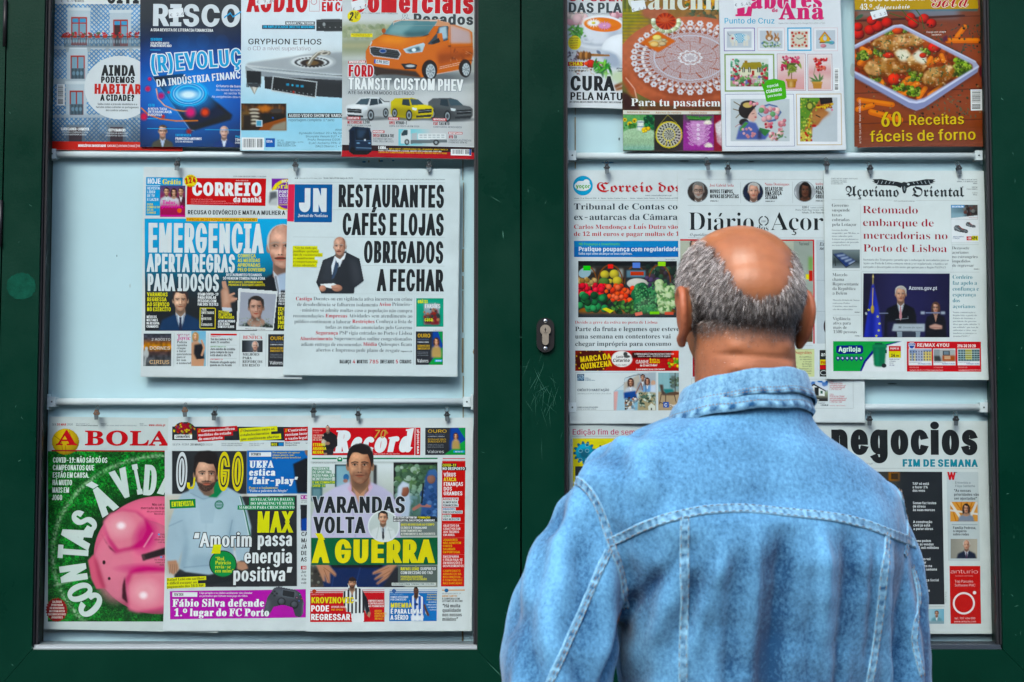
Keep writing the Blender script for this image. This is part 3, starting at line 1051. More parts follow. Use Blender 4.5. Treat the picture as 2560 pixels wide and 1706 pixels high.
def clip(px,py,label,Y=-.004,rusty=False,tilt=0.0):
 if not _used[0]:
  t=_clip;_used[0]=True
 else:
  t=_clip.copy();COL.objects.link(t)
  for ch in _clip.children:
   c=ch.copy();COL.objects.link(c);c.parent=t
   if rusty and ch.name.split('.')[0]=='clip_body':
    c.data=ch.data.copy();c.data.materials[0]=CLIPR
 x,z=W(px,py,Y)
 t.location=(float(x),Y,float(z));t.rotation_euler=(0,tilt,0)
 t.scale=(.74,1,.86)
 t['label']=label;t['group']='clips hanging from the rails';t['category']='clip'
 return t
 # ---------------------------------------------------------------- street behind the photographer
def structure(name,me,m):
 o=link(name,me,None,m);o['kind']='structure';return o
PAVE=mottle(mat('paving','6d6b66',.85),'6f6d68',.25,6,bump=.3,bscale=60)
bm=bmesh.new()
v=[bm.verts.new(p)for p in((-150,-150,0),(150,-150,0),(150,150,0),(-150,150,0))];bm.faces.new(v)
structure('pavement',bm_mesh('pavement',bm),PAVE)
FAC=mottle(mat('plaster','4a4640',.9),'4a4640',.25,2,bump=.2)
bld=thing('building','long plastered building across the street seen only in the reflections','building',(0,-17,0))
bm=bmesh.new();add_box(bm,-40,-24,0,40,-17,7.6)
link('wall',bm_mesh('wall',bm),bld,FAC)
WIN=mat('dark_window','1a2024',.1)
for k in range(12):
 bm=bmesh.new();add_box(bm,-33+k*6,-16.99,1.2,-31.6+k*6,-16.9,3.4)
 link('window',bm_mesh('window',bm),bld,WIN)
 # ================================================================ the man reading the front pages
ORG=Vector((0.312,-0.55,0.0));YAW=R(15)
CY_,SY_=math.cos(YAW),math.sin(YAW)
def to_world(P):
 P=np.asarray(P,float)
 return np.stack([ORG.x+P[:,0]*CY_-P[:,1]*SY_,ORG.y+P[:,0]*SY_+P[:,1]*CY_,P[:,2]],1)
def project(Q):
 """world points -> pixels of the photograph"""
 d=Q-np.array(CAM)
 f=d[:,1]*math.cos(PITCH)+d[:,2]*math.sin(PITCH)
 u=-d[:,1]*math.sin(PITCH)+d[:,2]*math.cos(PITCH)
 return 1280+FPX*d[:,0]/f,853-FPX*u/f
def ray(px,py):
 a,b=(px-1280)/FPX,-(py-853)/FPX
 return Vector((a,math.cos(PITCH)-b*math.sin(PITCH),math.sin(PITCH)+b*math.cos(PITCH))).normalized()
def blob(bm,c,r,seg=20):
 g=bmesh.ops.create_uvsphere(bm,u_segments=seg,v_segments=seg//2+2,radius=1)
 for v in g['verts']:
  v.co=Vector((v.co.x*r[0]+c[0],v.co.y*r[1]+c[1],v.co.z*r[2]+c[2]))
def limb(bm,pts,rads,n=18):
 add_tube(bm,pts,rads,n)
 for p,r_ in zip(pts,rads):
  blob(bm,p,(r_,r_,r_),16)
def loft(bm,secs,n=48,e=2.3):
 """level slices (z, cx, cy, half width, half depth)"""
 rings=[]
 for z,cx,cy,a,b in secs:
  ring=[]
  for k in range(n):
   t=2*math.pi*k/n;c,s_=math.cos(t),math.sin(t)
   ring.append(bm.verts.new((cx+a*math.copysign(abs(c)**(2/e),c),cy+b*math.copysign(abs(s_)**(2/e),s_),z)))
  rings.append(ring)
 for i in range(len(rings)-1):
  for k in range(n):
   bm.faces.new((rings[i][k],rings[i][(k+1)%n],rings[i+1][(k+1)%n],rings[i+1][k]))
 bm.faces.new(rings[0][::-1]);bm.faces.new(rings[-1])
def fuse(bm,voxel,smooth):
 """weld overlapping solids into one skin -> verts, quads"""
 bmesh.ops.recalc_face_normals(bm,faces=bm.faces)
 me=bpy.data.meshes.new('tmp');bm.to_mesh(me);bm.free()
 o=bpy.data.objects.new('tmp',me);COL.objects.link(o)
 m=o.modifiers.new('r','REMESH');m.mode='VOXEL';m.voxel_size=voxel
 m=o.modifiers.new('s','SMOOTH');m.factor=.5;m.iterations=smooth
 bpy.context.view_layer.update()
 ev=o.evaluated_get(bpy.context.evaluated_depsgraph_get());q=ev.to_mesh()
 V=np.zeros(len(q.vertices)*3);q.vertices.foreach_get('co',V);V=V.reshape(-1,3)
 F=np.array([tuple(p.vertices)for p in q.polygons if len(p.vertices)==4])
 N=np.zeros(len(q.vertices)*3);q.vertices.foreach_get('normal',N)
 ev.to_mesh_clear();bpy.data.objects.remove(o);bpy.data.meshes.remove(me)
 return V,F,N.reshape(-1,3)
def in_poly(px,py,poly):
 p=np.array(poly,float);ins=np.zeros(len(px),bool)
 for(xa,ya),(xb,yb)in zip(p,np.roll(p,-1,0)):
  if ya!=yb:
   ins^=((ya>py)!=(yb>py))&(px<(xb-xa)*(py-ya)/(yb-ya)+xa)
 return ins
HC=lambda pts:[(1650+x/3.0152,540+y/3.0152)for x,y in pts]
JC=lambda pts:[(1240+x*.51402,900+y*.51402)for x,y in pts]
man=thing('person','bald man with short grey hair in a faded blue denim jacket, seen from behind','person',tuple(ORG))
# ---- body: one skin from crown to soles
SHL,SHR=(-.160,.0,1.345),(.150,.015,1.322)
ELL,ELR=(-.284,-.035,1.085),(.191,-.02,1.06)
WRL,WRR=(-.235,.14,.905),(.175,.19,.90)
bm=bmesh.new()
blob(bm,(0,.016,1.648),(.0795,.098,.0765),32)
blob(bm,(0,.052,1.598),(.060,.062,.086),24);blob(bm,(0,-.03,1.63),(.068,.062,.058),24)
loft(bm,[(1.40,0,-.012,.085,.075),(1.47,0,-.008,.071,.066),(1.53,0,-.004,.068,.065),(1.59,0,.0,.066,.066)],32,2)
blob(bm,(0,-.055,1.528),(.048,.016,.014));blob(bm,(0,-.053,1.556),(.046,.014,.014))
blob(bm,(0,.122,1.622),(.011,.016,.02));blob(bm,(0,.128,1.612),(.015,.012,.010));blob(bm,(0,.106,1.578),(.022,.012,.006));blob(bm,(0,.105,1.568),(.02,.012,.006));blob(bm,(0,.1,1.535),(.022,.018,.016))
for sg in(-1,1):
 blob(bm,(sg*.031,.1,1.672),(.022,.012,.006));blob(bm,(sg*.031,.096,1.652),(.013,.010,.009))
 # ear: a tilted shell with rim, hollow and lobe
 for k in range(25):
  a=R(-105+k*10.5);c_=Vector((sg*(.0835+.0105*(1-abs(k-12)/18)),.004-.020*math.cos(a)-.004*math.sin(a),1.601+.033*math.sin(a)))
  blob(bm,c_,(.0062,.0065,.0065),10)
 blob(bm,(sg*.083,.005,1.602),(.010,.0185,.031),14);blob(bm,(sg*.086,.008,1.567),(.0062,.010,.012),12);blob(bm,(sg*.078,.012,1.60),(.012,.012,.024),12)
loft(bm,[(.84,.01,.012,.14,.085),(.95,.01,.012,.132,.082),(1.1,.012,.012,.132,.08),(1.25,.008,.004,.145,.09),(1.34,0,0,.145,.09),(1.40,0,-.005,.10,.075)],36)
for sh,el,wr in((SHL,ELL,WRL),(SHR,ELR,WRR)):
 limb(bm,[sh,el],[.036,.036]);limb(bm,[el,wr],[.036,.027])
 w0=Vector(wr);d=(w0-Vector(el)).normalized();sd_=1 if wr[0]>0 else-1
 s_=Vector((0,0,-1)).cross(d).normalized()*sd_;u_=d.cross(s_)
 limb(bm,[w0,w0+d*.05,w0+d*.085],[.026,.03,.026])
 for k,(off,ln_)in enumerate(((.028,.062),(.010,.072),(-.010,.068),(-.027,.052))):
  b0=w0+d*.085+s_*off*1.15;k1=b0+d*ln_*.5+Vector((0,0,-.006));k2=k1+d*ln_*.3+Vector((0,0,-.016));k3=k2+d*ln_*.18+Vector((0,0,-.014))
  limb(bm,[b0,k1,k2,k3],[.0095,.009,.0083,.0072],10)
 t0=w0+d*.03+s_*.026;limb(bm,[t0,t0+d*.03+s_*.018,t0+d*.058+s_*.022+Vector((0,0,-.008))],[.013,.011,.0085],10)
for sg in(-1,1):
 limb(bm,[(sg*.085,0,.86),(sg*.09,.012,.48),(sg*.095,-.012,.09)],[.078,.055,.04]);limb(bm,[(sg*.095,-.03,.045),(sg*.1,.08,.04),(sg*.103,.15,.03)],[.034,.034,.024])
V,F,N=fuse(bm,.0036,5)
# folds of the nape and brow of the skull
gr=np.exp(-((V[:,2]-1.543+V[:,0]*.05)/.0026)**2)*np.clip((.062-np.abs(V[:,0]))/.02,0,1)*(V[:,1]<0)
V-=N*(gr*.0034)[:,None]
gr2=np.exp(-((V[:,2]-1.572)/.004)**2)*np.clip((.045-np.abs(V[:,0]-.01))/.02,0,1)*(V[:,1]<0);V-=N*(gr2*.0009)[:,None]
WV=to_world(V);px,py=project(WV)
HAIR=HC([(330,190),(230,260),(160,400),(120,540),(130,600),(200,690),(240,790),(262,880),(340,945),(430,905),(520,885),(590,925),(700,938),(850,940),(1000,935),(1060,960),(1090,1000),(1130,850),(1150,640),(1145,480),(1110,330),(1070,240),(1008,190),(998,235),(1010,310),(988,430),(948,530),(880,598),(760,622),(650,588),(580,528),(520,430),(450,310),(390,235)])
rg=np.random.RandomState(3)
back=(N[:,0]*SY_+N[:,1]*CY_)<.25
side=(V[:,2]>1.60)&(V[:,2]<1.708-.3*np.maximum(V[:,1]-.02,0))&(V[:,1]<.062)&(np.abs(V[:,0])>.055)
hm=(np.where(back,in_poly(px+rg.normal(0,6,len(px)),py+rg.normal(0,6,len(px)),HAIR),side))&(V[:,2]>1.55)&(np.abs(V[:,0])<.0885+0*V[:,0])&~((np.abs(V[:,0])>.079)&(V[:,2]<1.642)&(V[:,1]>-.022))
hs=hm.astype(float)
for _ in range(5):
 s_=np.zeros(len(V));k_=np.zeros(len(V));fa=hs[F].mean(1)
 for j in range(4):np.add.at(s_,F[:,j],fa);np.add.at(k_,F[:,j],1)
 hs=s_/np.maximum(k_,1)
col=np.tile(lin('8b5634'),(len(V),1))
col=col*(1-.75*hs[:,None])+lin('3a322e')*.75*hs[:,None]
ear=np.clip((np.abs(V[:,0])-.082)/.006,0,1)*(V[:,2]>1.54)*(V[:,2]<1.65)
col=col*(1-.5*ear[:,None])+lin('8a4630')*.5*ear[:,None]
nape=np.clip((1.585-V[:,2])/.05,0,1)*(V[:,1]<.02)*(V[:,2]>1.3)
col=col*(1-.45*nape[:,None])+lin('83503a')*.45*nape[:,None]
SKIN=mat('skin','c98a63',.42,spec=.36)
b_=bsdf(SKIN);at=nd(SKIN,'ShaderNodeAttribute',attribute_name='Col');tc=nd(SKIN,'ShaderNodeTexCoord')
n1=nd(SKIN,'ShaderNodeTexNoise',Scale=38.0,Detail=6.0);lk(SKIN,tc.outputs['Object'],n1.inputs['Vector'])
r1=nd(SKIN,'ShaderNodeMapRange');r1.inputs[1].default_value=.3;r1.inputs[2].default_value=.7;r1.inputs[3].default_value=.84;r1.inputs[4].default_value=1.1;lk(SKIN,n1.outputs['Fac'],r1.inputs[0])
mx=nd(SKIN,'ShaderNodeMix',data_type='RGBA',blend_type='MULTIPLY');mx.inputs[0].default_value=1;lk(SKIN,at.outputs['Color'],mx.inputs[6]);lk(SKIN,r1.outputs[0],mx.inputs[7]);lk(SKIN,mx.outputs[2],b_.inputs['Base Color'])
n2=nd(SKIN,'ShaderNodeTexNoise',Scale=420.0,Detail=3.0);lk(SKIN,tc.outputs['Object'],n2.inputs['Vector'])
bp=nd(SKIN,'ShaderNodeBump',Strength=.22,Distance=.001);lk(SKIN,n2.outputs['Fac'],bp.inputs['Height']);lk(SKIN,bp.outputs[0],b_.inputs['Normal'])
sx_=nd(SKIN,'ShaderNodeSeparateXYZ');lk(SKIN,tc.outputs['Object'],sx_.inputs[0]);rr_=nd(SKIN,'ShaderNodeMapRange');rr_.inputs[1].default_value=1.58;rr_.inputs[2].default_value=1.68;rr_.inputs[3].default_value=.62;rr_.inputs[4].default_value=.36;lk(SKIN,sx_.outputs[2],rr_.inputs[0]);lk(SKIN,rr_.outputs[0],b_.inputs['Roughness'])
b_.inputs['Subsurface Weight'].default_value=.12;b_.inputs['Subsurface Radius'].default_value=(.012,.005,.003);b_.inputs['Subsurface Scale'].default_value=.6
link('body',mesh_np('body',WV,F,col,True),man,SKIN)
# ---- hair: short tapering strands rooted in the scalp
def strands(idx,n,lo,hi,wid,dark,seed):
 rg=np.random.RandomState(seed)
 i=rg.choice(idx,n);P=V[i]+rg.normal(0,.0014,(n,3));Nn=N[i]
 cen=np.array([.018,-.05,1.70])
 fl=P-cen;fl-=Nn*np.sum(fl*Nn,1)[:,None];fl/=np.linalg.norm(fl,axis=1)[:,None]+1e-6
 fl=fl*.9+np.array([0,.1,-.7])+rg.normal(0,.2,(n,3))
 cd_=np.stack([np.sin(P[:,2]*210+5*np.sin(P[:,0]*120)),np.sin(P[:,0]*190+P[:,2]*150),np.sin(P[:,1]*230+P[:,0]*140)],1)*.1
 D=Nn*rg.uniform(.35,.95,n)[:,None]+fl*.8+cd_;D/=np.linalg.norm(D,axis=1)[:,None]
 low=np.clip((P[:,2]-1.565)/.04,.25,1)
 L_=rg.uniform(lo,hi,n)*low
 sdv=np.cross(D,rg.normal(0,1,(n,3)));sdv/=np.linalg.norm(sdv,axis=1)[:,None]
 a=P-Nn*.001;m_=a+D*(L_*.55)[:,None];D2=D+np.array([0,0,-.35]);t=m_+D2*(L_*.45)[:,None]
 w_=wid*rg.uniform(.7,1.2,n)[:,None]
 X=np.stack([a-sdv*w_,a+sdv*w_,m_-sdv*w_*.8,m_+sdv*w_*.8,t],1)
 base=np.arange(n)[:,None]*5
 q=base+np.array([0,1,3,2]);tr=base+np.array([2,3,4])
 k=rg.rand(n);zt=np.clip((P[:,2]-1.575)/.08,0,1)
 pw=.04+.27*zt*dark
 g=np.where(k<pw,rg.uniform(.5,.85,n),np.where(k<pw+.34,rg.uniform(.17,.34,n),rg.uniform(.018,.07,n)))
 cl=np.sin(P[:,0]*310+3*np.sin(P[:,2]*160))*np.sin(P[:,2]*240+P[:,1]*330+2*np.sin(P[:,0]*170))+.5*np.sin(P[:,0]*700+P[:,2]*520)
 g=np.clip(g*(1+.55*cl)*(.5+.5*zt),.012,.8)
 c=g[:,None]*np.array([1.0,.97,.96]);c[g<.1]*=np.array([1.1,.95,.85])
 return X.reshape(-1,3),q,tr,np.repeat(c,5,0)
idx=np.where(hm)[0]
fz=np.where((V[:,2]>1.515)&(V[:,2]<1.585)&(V[:,1]<.03)&~hm&(np.abs(V[:,0])<.078)&((np.abs(V[:,0]-.012)>.05)|(rg.rand(len(V))<.12)))[0]
X1,q1,t1,c1=strands(idx,70000,.005,.0105,.00018,1.0,1)
X2,q2,t2,c2=strands(fz,1500,.004,.008,.00022,1.6,2)
X=np.concatenate([X1,X2]);o2=len(X1)
HM=mat('grey_hair','808080',.5,spec=.4);at=nd(HM,'ShaderNodeAttribute',attribute_name='Col');lk(HM,at.outputs['Color'],bsdf(HM).inputs['Base Color'])
link('hair',mesh_np('hair',to_world(X),[np.concatenate([q1,q2+o2]),np.concatenate([t1,t2+o2])],np.concatenate([c1,c2])),man,HM)
# eyes
for sg in(-1,1):
 bm=bmesh.new();blob(bm,(sg*.031,.1035,1.652),(.0095,.006,.0065),14);me=bm_mesh('eye',bm,True)
 for v in me.vertices:v.co=Vector(to_world([v.co])[0])
 link('eye',me,man,mat('eye_white','e4e2de',.2)if sg<0 else bpy.data.materials['eye_white'])
 bm=bmesh.new();blob(bm,(sg*.031,.1085,1.652),(.0045,.0025,.0045),12);me=bm_mesh('iris',bm,True)
 for v in me.vertices:v.co=Vector(to_world([v.co])[0])
 link('iris',me,man,DARK)
 # ---- denim
def denim(name,lo,hi,attr=True):
 m=mat(name,'6f9cc4',.88,spec=.15);b=bsdf(m);tc=nd(m,'ShaderNodeTexCoord')
 def noise(sc,det,st=(1,1,1)):
  mp=nd(m,'ShaderNodeMapping');mp.inputs['Scale'].default_value=st;lk(m,tc.outputs['Object'],mp.inputs[0])
  n_=nd(m,'ShaderNodeTexNoise',Scale=sc,Detail=det,Roughness=.65);lk(m,mp.outputs[0],n_.inputs['Vector']);return n_.outputs['Fac']
 def mth(op,a,b_):
  q=nd(m,'ShaderNodeMath',operation=op)
  for k,x in enumerate((a,b_)):
   if isinstance(x,(int,float)):q.inputs[k].default_value=x
   else:lk(m,x,q.inputs[k])
  return q.outputs[0]
 f=mth('ADD',mth('MULTIPLY',noise(230,4,(1,1,.75)),.68),mth('MULTIPLY',noise(9,5,(1.4,1.4,.6)),.42))
 f=mth('ADD',f,mth('MULTIPLY',noise(620,2,(1,1,1)),.3))
 if attr:
  at=nd(m,'ShaderNodeAttribute',attribute_name='Col');sp=nd(m,'ShaderNodeSeparateColor');lk(m,at.outputs['Color'],sp.inputs[0])
  f=mth('ADD',f,mth('SUBTRACT',sp.outputs[0],.5))
 rp=nd(m,'ShaderNodeValToRGB');lk(m,f,rp.inputs[0])
 e=rp.color_ramp.elements;e[0].position=.46;e[1].position=1.12;e[0].color=(*lin(lo),1);e[1].color=(*lin(hi),1)
 lk(m,rp.outputs[0],b.inputs['Base Color'])
 wv=nd(m,'ShaderNodeTexWave',Scale=420.0,Distortion=1.5);mp=nd(m,'ShaderNodeMapping');mp.inputs['Rotation'].default_value=(0,R(50),0);lk(m,tc.outputs['Object'],mp.inputs[0]);lk(m,mp.outputs[0],wv.inputs['Vector'])
 h_=mth('ADD',mth('MULTIPLY',wv.outputs['Fac'],.25),mth('MULTIPLY',noise(260,4),1.0))
 bp=nd(m,'ShaderNodeBump',Strength=.35,Distance=.0012);lk(m,h_,bp.inputs['Height']);lk(m,bp.outputs[0],b.inputs['Normal'])
 b.inputs['Sheen Weight'].default_value=.15
 return m
DENIM=denim('faded_denim','0d3a60','5c98c0')
bm=bmesh.new()
loft(bm,[(.78,.0,.0,.175,.125),(.9,.01,.012,.172,.115),(1.05,.012,.008,.176,.118),(1.18,.012,.0,.187,.130),(1.28,.002,-.012,.204,.138),(1.335,-.012,-.014,.216,.132),(1.362,-.018,-.010,.222,.118),(1.386,-.028,-.010,.212,.112),(1.410,-.031,-.008,.186,.104),(1.431,-.032,-.006,.152,.098),(1.451,-.024,-.004,.116,.090),(1.468,-.006,-.004,.086,.080),(1.484,0,-.004,.078,.076)],56,2.35)
limb(bm,[(-.186,-.004,1.356),(-.238,-.012,1.27),(-.268,-.026,1.17),ELL],[.058,.068,.071,.066]);limb(bm,[ELL,(-.255,.05,.99),WRL],[.066,.056,.046])
limb(bm,[(.180,.012,1.322),(.199,.012,1.26),(.199,.0,1.16),ELR],[.060,.067,.066,.062]);limb(bm,[ELR,(.195,.08,.98),WRR],[.062,.054,.045])
V,F,N=fuse(bm,.0052,7)
rg=np.random.RandomState(8)
def wob(n,kx,ky,kz,seed):
 r_=np.random.RandomState(seed);s_=np.zeros(len(V))
 for _ in range(n):
  s_+=np.sin(V[:,0]*r_.normal(0,kx)+V[:,1]*r_.normal(0,ky)+V[:,2]*r_.normal(0,kz)+r_.uniform(0,6.28))
 return s_/math.sqrt(n)
below=np.clip((1.335-V[:,2]-.9*V[:,0]**2)/.05,0,1)
armL=np.clip((-.135-V[:,0]-.35*np.clip(1.36-V[:,2],0,.3))/.03,0,1);armR=np.clip((V[:,0]-.165)/.03,0,1)
disp=below*(1-armL)*(1-armR)*(.0046*wob(5,62,10,6,1)+.0022*wob(5,125,20,16,2))
# pleats falling from the yoke and the drag lines towards the armpits
for x0,sl,wd,am in((-.085,.25,.013,.009),(-.02,.05,.016,-.006),(.035,-.1,.011,.008),(.075,-.12,.014,-.007),(.115,-.2,.012,.008),(-.125,.55,.011,-.009),(-.11,.35,.012,.006)):
 disp+=am*below*np.exp(-((V[:,0]-x0+sl*(1.33-V[:,2])*(1 if x0<0 else 1))/wd)**2)*(V[:,1]<0)
disp+=(armL+armR)*(.0050*wob(6,55,55,14,3)+.0030*wob(6,95,95,45,4))
disp+=.0011*wob(8,60,60,60,5)
V=V+N*disp[:,None]
WVj=to_world(V)
bvh=BVHTree.FromPolygons([Vector(p)for p in WVj],[tuple(f)for f in F])
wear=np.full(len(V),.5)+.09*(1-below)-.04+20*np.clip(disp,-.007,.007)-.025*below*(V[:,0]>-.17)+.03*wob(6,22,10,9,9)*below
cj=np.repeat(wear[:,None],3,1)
jk=link('jacket',mesh_np('jacket',WVj,F,cj,True),man,DENIM)
SEAM=denim('seam_denim','0d4068','78abc8')
THREAD=mat('stitch_thread','6f5f50',.8)
def surf(pts,step=.004):
 """photo pixels -> evenly spaced points on the jacket, with normals"""
 out=[]
 for(xa,ya),(xb,yb)in zip(pts[:-1],pts[1:]):
  for k in range(12):
   t=k/12;h=bvh.ray_cast(CAM,ray(xa+(xb-xa)*t,ya+(yb-ya)*t))
   if h[0]is not None:out.append(h[0])
 if len(out)<6:return[]
 res,acc=[out[0]],0.0
 for a,b in zip(out[:-1],out[1:]):
  d=(b-a).length
  if d>.05:break
  acc+=d
  if acc>=step:res.append(b);acc=0
 return res
def smooth_pts(P,n=3):
 for _ in range(n):
  P=[P[0]]+[(P[i-1]+P[i]*2+P[i+1])/4 for i in range(1,len(P)-1)]+[P[-1]]
 return P
def seam(name,pts,wd,hgt=.0016,rows=(-.32,.32),name2='stitching',seed=1,parent=None,P=None,nrm=None):
 P=P or surf(pts)
 if len(P)<4:return
 P=smooth_pts(P);parent=parent or jk
 rs_=random.Random(seed);prof=[(-.5,-.001),(-.47,.9),(-.36,1.15),(-.2,.75),(0,.9),(.2,.75),(.36,1.15),(.47,.9),(.5,-.001)]
 Vs,Cs,Fs,st,n=[],[],[],[],len(prof)
 ph=0.0
 for i,p in enumerate(P):
  t=(P[min(i+1,len(P)-1)]-P[max(i-1,0)]).normalized()
  nn=nrm[i]if nrm else(bvh.find_nearest(p)[1]or Vector((0,-1,0)))
  s_=t.cross(nn).normalized();ph+=rs_.uniform(1.0,2.1)
  pk=.5+.5*math.sin(ph*1.5)
  row=[]
  for a,h_ in prof:
   q=p+s_*a*wd;r_=bvh.find_nearest(q)if not nrm else None
   b0=r_[0]if r_ and r_[0]is not None else q;n0=r_[1]if r_ and r_[1]is not None else nn
   hh=hgt*h_*(1+.35*(pk-.5))+(.0004 if h_>0 else-.002)
   row.append(b0+n0*hh);Vs.append(row[-1])
   ed=.16 if abs(a)>.33 else-.14+.3*pk
   Cs.append([.5+ed*(1 if abs(a)<.49 else.2)]*3)
  for r0 in rows:
   j=min(range(n),key=lambda k:abs(prof[k][0]-r0))
   if i%2==0:st.append((row[j]+nn*.0004,t,s_,nn))
  if i:
   b=(i-1)*n
   Fs+=[(b+k,b+k+1,b+n+k+1,b+n+k)for k in range(n-1)]
 o=link(name,mesh_np(name,[tuple(v)for v in Vs],np.array(Fs),np.array(Cs),True),parent,SEAM)
 bm=bmesh.new()
 for p,t,s_,nn in st:
  vs=[bm.verts.new(p+t*a*.0026+s_*b*.00042+nn*c)for a,b,c in((-1,-1,0),(1,-1,0),(1,1,0),(-1,1,0),(-.6,0,.0006),(.6,0,.0006))]
  for f in((0,1,5,4),(1,2,5),(2,3,4,5),(3,0,4)):bm.faces.new([vs[k]for k in f])
 link(name2,bm_mesh(name2,bm),parent,THREAD)
 return o
seam('yoke_seam',JC([(548,892),(620,858),(700,815),(800,780),(900,753),(1000,733),(1100,724),(1200,722),(1300,730),(1400,742),(1500,750),(1600,760),(1700,775),(1800,800),(1900,838),(1965,862),(2010,880),(2050,905)]),.0125,seed=2)
seam('armhole_seam',JC([(372,578),(420,600),(460,640),(495,700),(522,770),(545,850),(565,920),(590,980),(612,1060),(622,1140),(628,1225)]),.0115,seed=3)
seam('armhole_seam',JC([(1958,640),(1985,720),(2000,800),(2000,880),(1985,960)]),.010,seed=4)
seam('back_seam',JC([(918,775),(917,900),(916,1050),(915,1200),(913,1350),(911,1480),(909,1640)]),.0125,seed=5,rows=(-.36,.36))
seam('back_seam',JC([(1902,850),(1896,950),(1886,1060),(1872,1200),(1856,1320),(1840,1430),(1820,1540),(1810,1630)]),.0105,seed=6,rows=(-.36,.36))
seam('sleeve_seam',JC([(545,930),(520,985),(480,1080),(440,1170),(395,1270),(350,1370),(305,1470),(262,1570),(240,1630)]),.0105,seed=7,rows=(-.4,.1))
seam('sleeve_seam',JC([(2022,1010),(2050,1100),(2055,1180),(2040,1280),(2030,1360),(2050,1450),(2072,1540)]),.0085,seed=8)
# ---- collar: a folded leaf round the neck and the band under it
def collar_ring(name,prof,tilt,seed,a0=-158,a1=158,cx=.0,cy=-.006,rowstitch=(),drop=.062):
 """prof: (radius, height) from the inside bottom over the fold to the leaf edge, at the nape"""
 n=110;m_=len(prof);Vs,Cs,Fs=[],[],[]
 rs_=random.Random(seed);ph=0
 for i in range(n):
  a=R(a0+(a1-a0)*i/(n-1));ph+=rs_.uniform(.9,1.9);pk=.5+.5*math.sin(ph)
  for j,(r_,z)in enumerate(prof):
   f=abs(a)/math.pi
   x=cx+math.sin(a)*(r_*(1.0+(.12 if drop>.05 else.10)*math.sin(abs(a))));y=cy-math.cos(a)*r_*(.98+.25*f*f)
   zz=z-(drop+.05*j/m_)*f*f+tilt*math.sin(a)+.0008*math.sin(a*9+seed)
   Vs.append((x,y,zz));e_=j in(m_-2,m_-3)
   Cs.append([.5+(.16 if j==m_-1 else 0)+(-.26+.5*pk if e_ else 0.06*pk)]*3)
  if i:
   b=(i-1)*m_
   Fs+=[(b+k,b+k+1,b+m_+k+1,b+m_+k)for k in range(m_-1)]
 o=link(name,mesh_np(name,to_world(Vs),np.array(Fs),np.array(Cs),True),jk,SEAM)
 sb=bmesh.new();W_=to_world(Vs)
 for j,lift in rowstitch:
  for i in range(2,n-2,1):
   p=Vector(W_[i*m_+j]);q=Vector(W_[(i+1)*m_+j]);t=(q-p);out=(p-Vector(to_world([(cx,cy,Vs[i*m_+j][2])])[0])).normalized()
   p0,q0=p+t*.15+out*lift,p+t*.75+out*lift;up=Vector((0,0,.0005))
   vs=[sb.verts.new(v)for v in(p0-up,q0-up,q0+up,p0+up)];sb.faces.new(vs)
 if rowstitch:link('stitching',bm_mesh('stitching',sb),jk,THREAD)
 return o
collar_ring('collar',[(.0695,1.462),(.0700,1.495),(.0712,1.522),(.0730,1.5275),(.0755,1.528),(.0780,1.525),(.0810,1.515),(.0835,1.508),(.0855,1.503),(.0872,1.499),(.0884,1.4955),(.0862,1.4945)],.006,4,rowstitch=((8,.0006),(9,.0006)),cx=-.004)
collar_ring('collar_band',[(.076,1.498),(.0835,1.497),(.0862,1.493),(.0878,1.4895),(.0892,1.486),(.0906,1.4825),(.0918,1.4795),(.089,1.476)],.004,9,rowstitch=((4,.0006),),drop=.045,cx=-.009)
# ---- trousers and shoes, below the frame
bm=bmesh.new()
loft(bm,[(.80,0,0,.165,.115),(.88,0,0,.165,.115),(.97,0,0,.162,.112)],36)
for sg in(-1,1):limb(bm,[(sg*.082,0,.82),(sg*.09,.012,.48),(sg*.095,-.012,.10)],[.092,.075,.062])
V2,F2,_n=fuse(bm,.009,5)
link('trousers',mesh_np('trousers',to_world(V2),F2,None,True),man,mottle(mat('dark_cloth','2a3040',.9),'2a3040',.3,60,bump=.2))
for sg in(-1,1):
 bm=bmesh.new();loft(bm,[(.0,sg*.1,.05,.052,.15),(.03,sg*.1,.05,.052,.15),(.055,sg*.1,.03,.048,.12),(.085,sg*.098,-.02,.044,.06)],28)
 me=bm_mesh('shoe',bm,True)
 for v in me.vertices:v.co=Vector(to_world([v.co])[0])
 link('shoe',me,man,mat('shoe_leather','241d1a',.4))
 # ================================================================ clips
for a in((443,416,'clip holding the blue front page with the word EMERGÊNCIA'),(739,418,'clip at the left corner of the paper headed RESTAURANTES'),(1073,420,'clip at the right corner of the paper headed RESTAURANTES'),
 (242,1038,'rusty clip holding the sports paper with the pink pig',True),(463,1031,'clip between the pig paper and the hooded footballer paper',True),(536,1040,'clip holding the paper with the hooded footballer'),(784,1033,'clip just left of the paper with the man in a pale shirt'),
 (896,1041,'clip above the head of the man in a pale shirt'),(1118,1042,'clip above the gold advert of the lower right paper'),(1517,424,'clip holding the paper with the vegetable stall photograph'),(1769,415,'clip left of two above the page of round portraits'),
 (1819,426,'clip on the left round portrait page, right of its neighbour'),(2066,416,'clip at the join of the portrait page and the eagle page'),(2175,426,'clip left of the spread eagle'),(2397,426,'clip right of the spread eagle'),
 (2173,1053,'clip nearer the shoulder above the heavy lowercase black title'),(2389,1053,'clip near the right frame above the heavy lowercase black title')):
 clip(a[0],a[1],a[2],Y=-.0075,rusty=len(a)>3,tilt=random.Random(a[0]).uniform(-.12,.12))
 # ================================================================ magazines, left case
CA=(100,0,540/2016)
CB=(580,0,640/2353)
MG='magazines standing on the top rails'
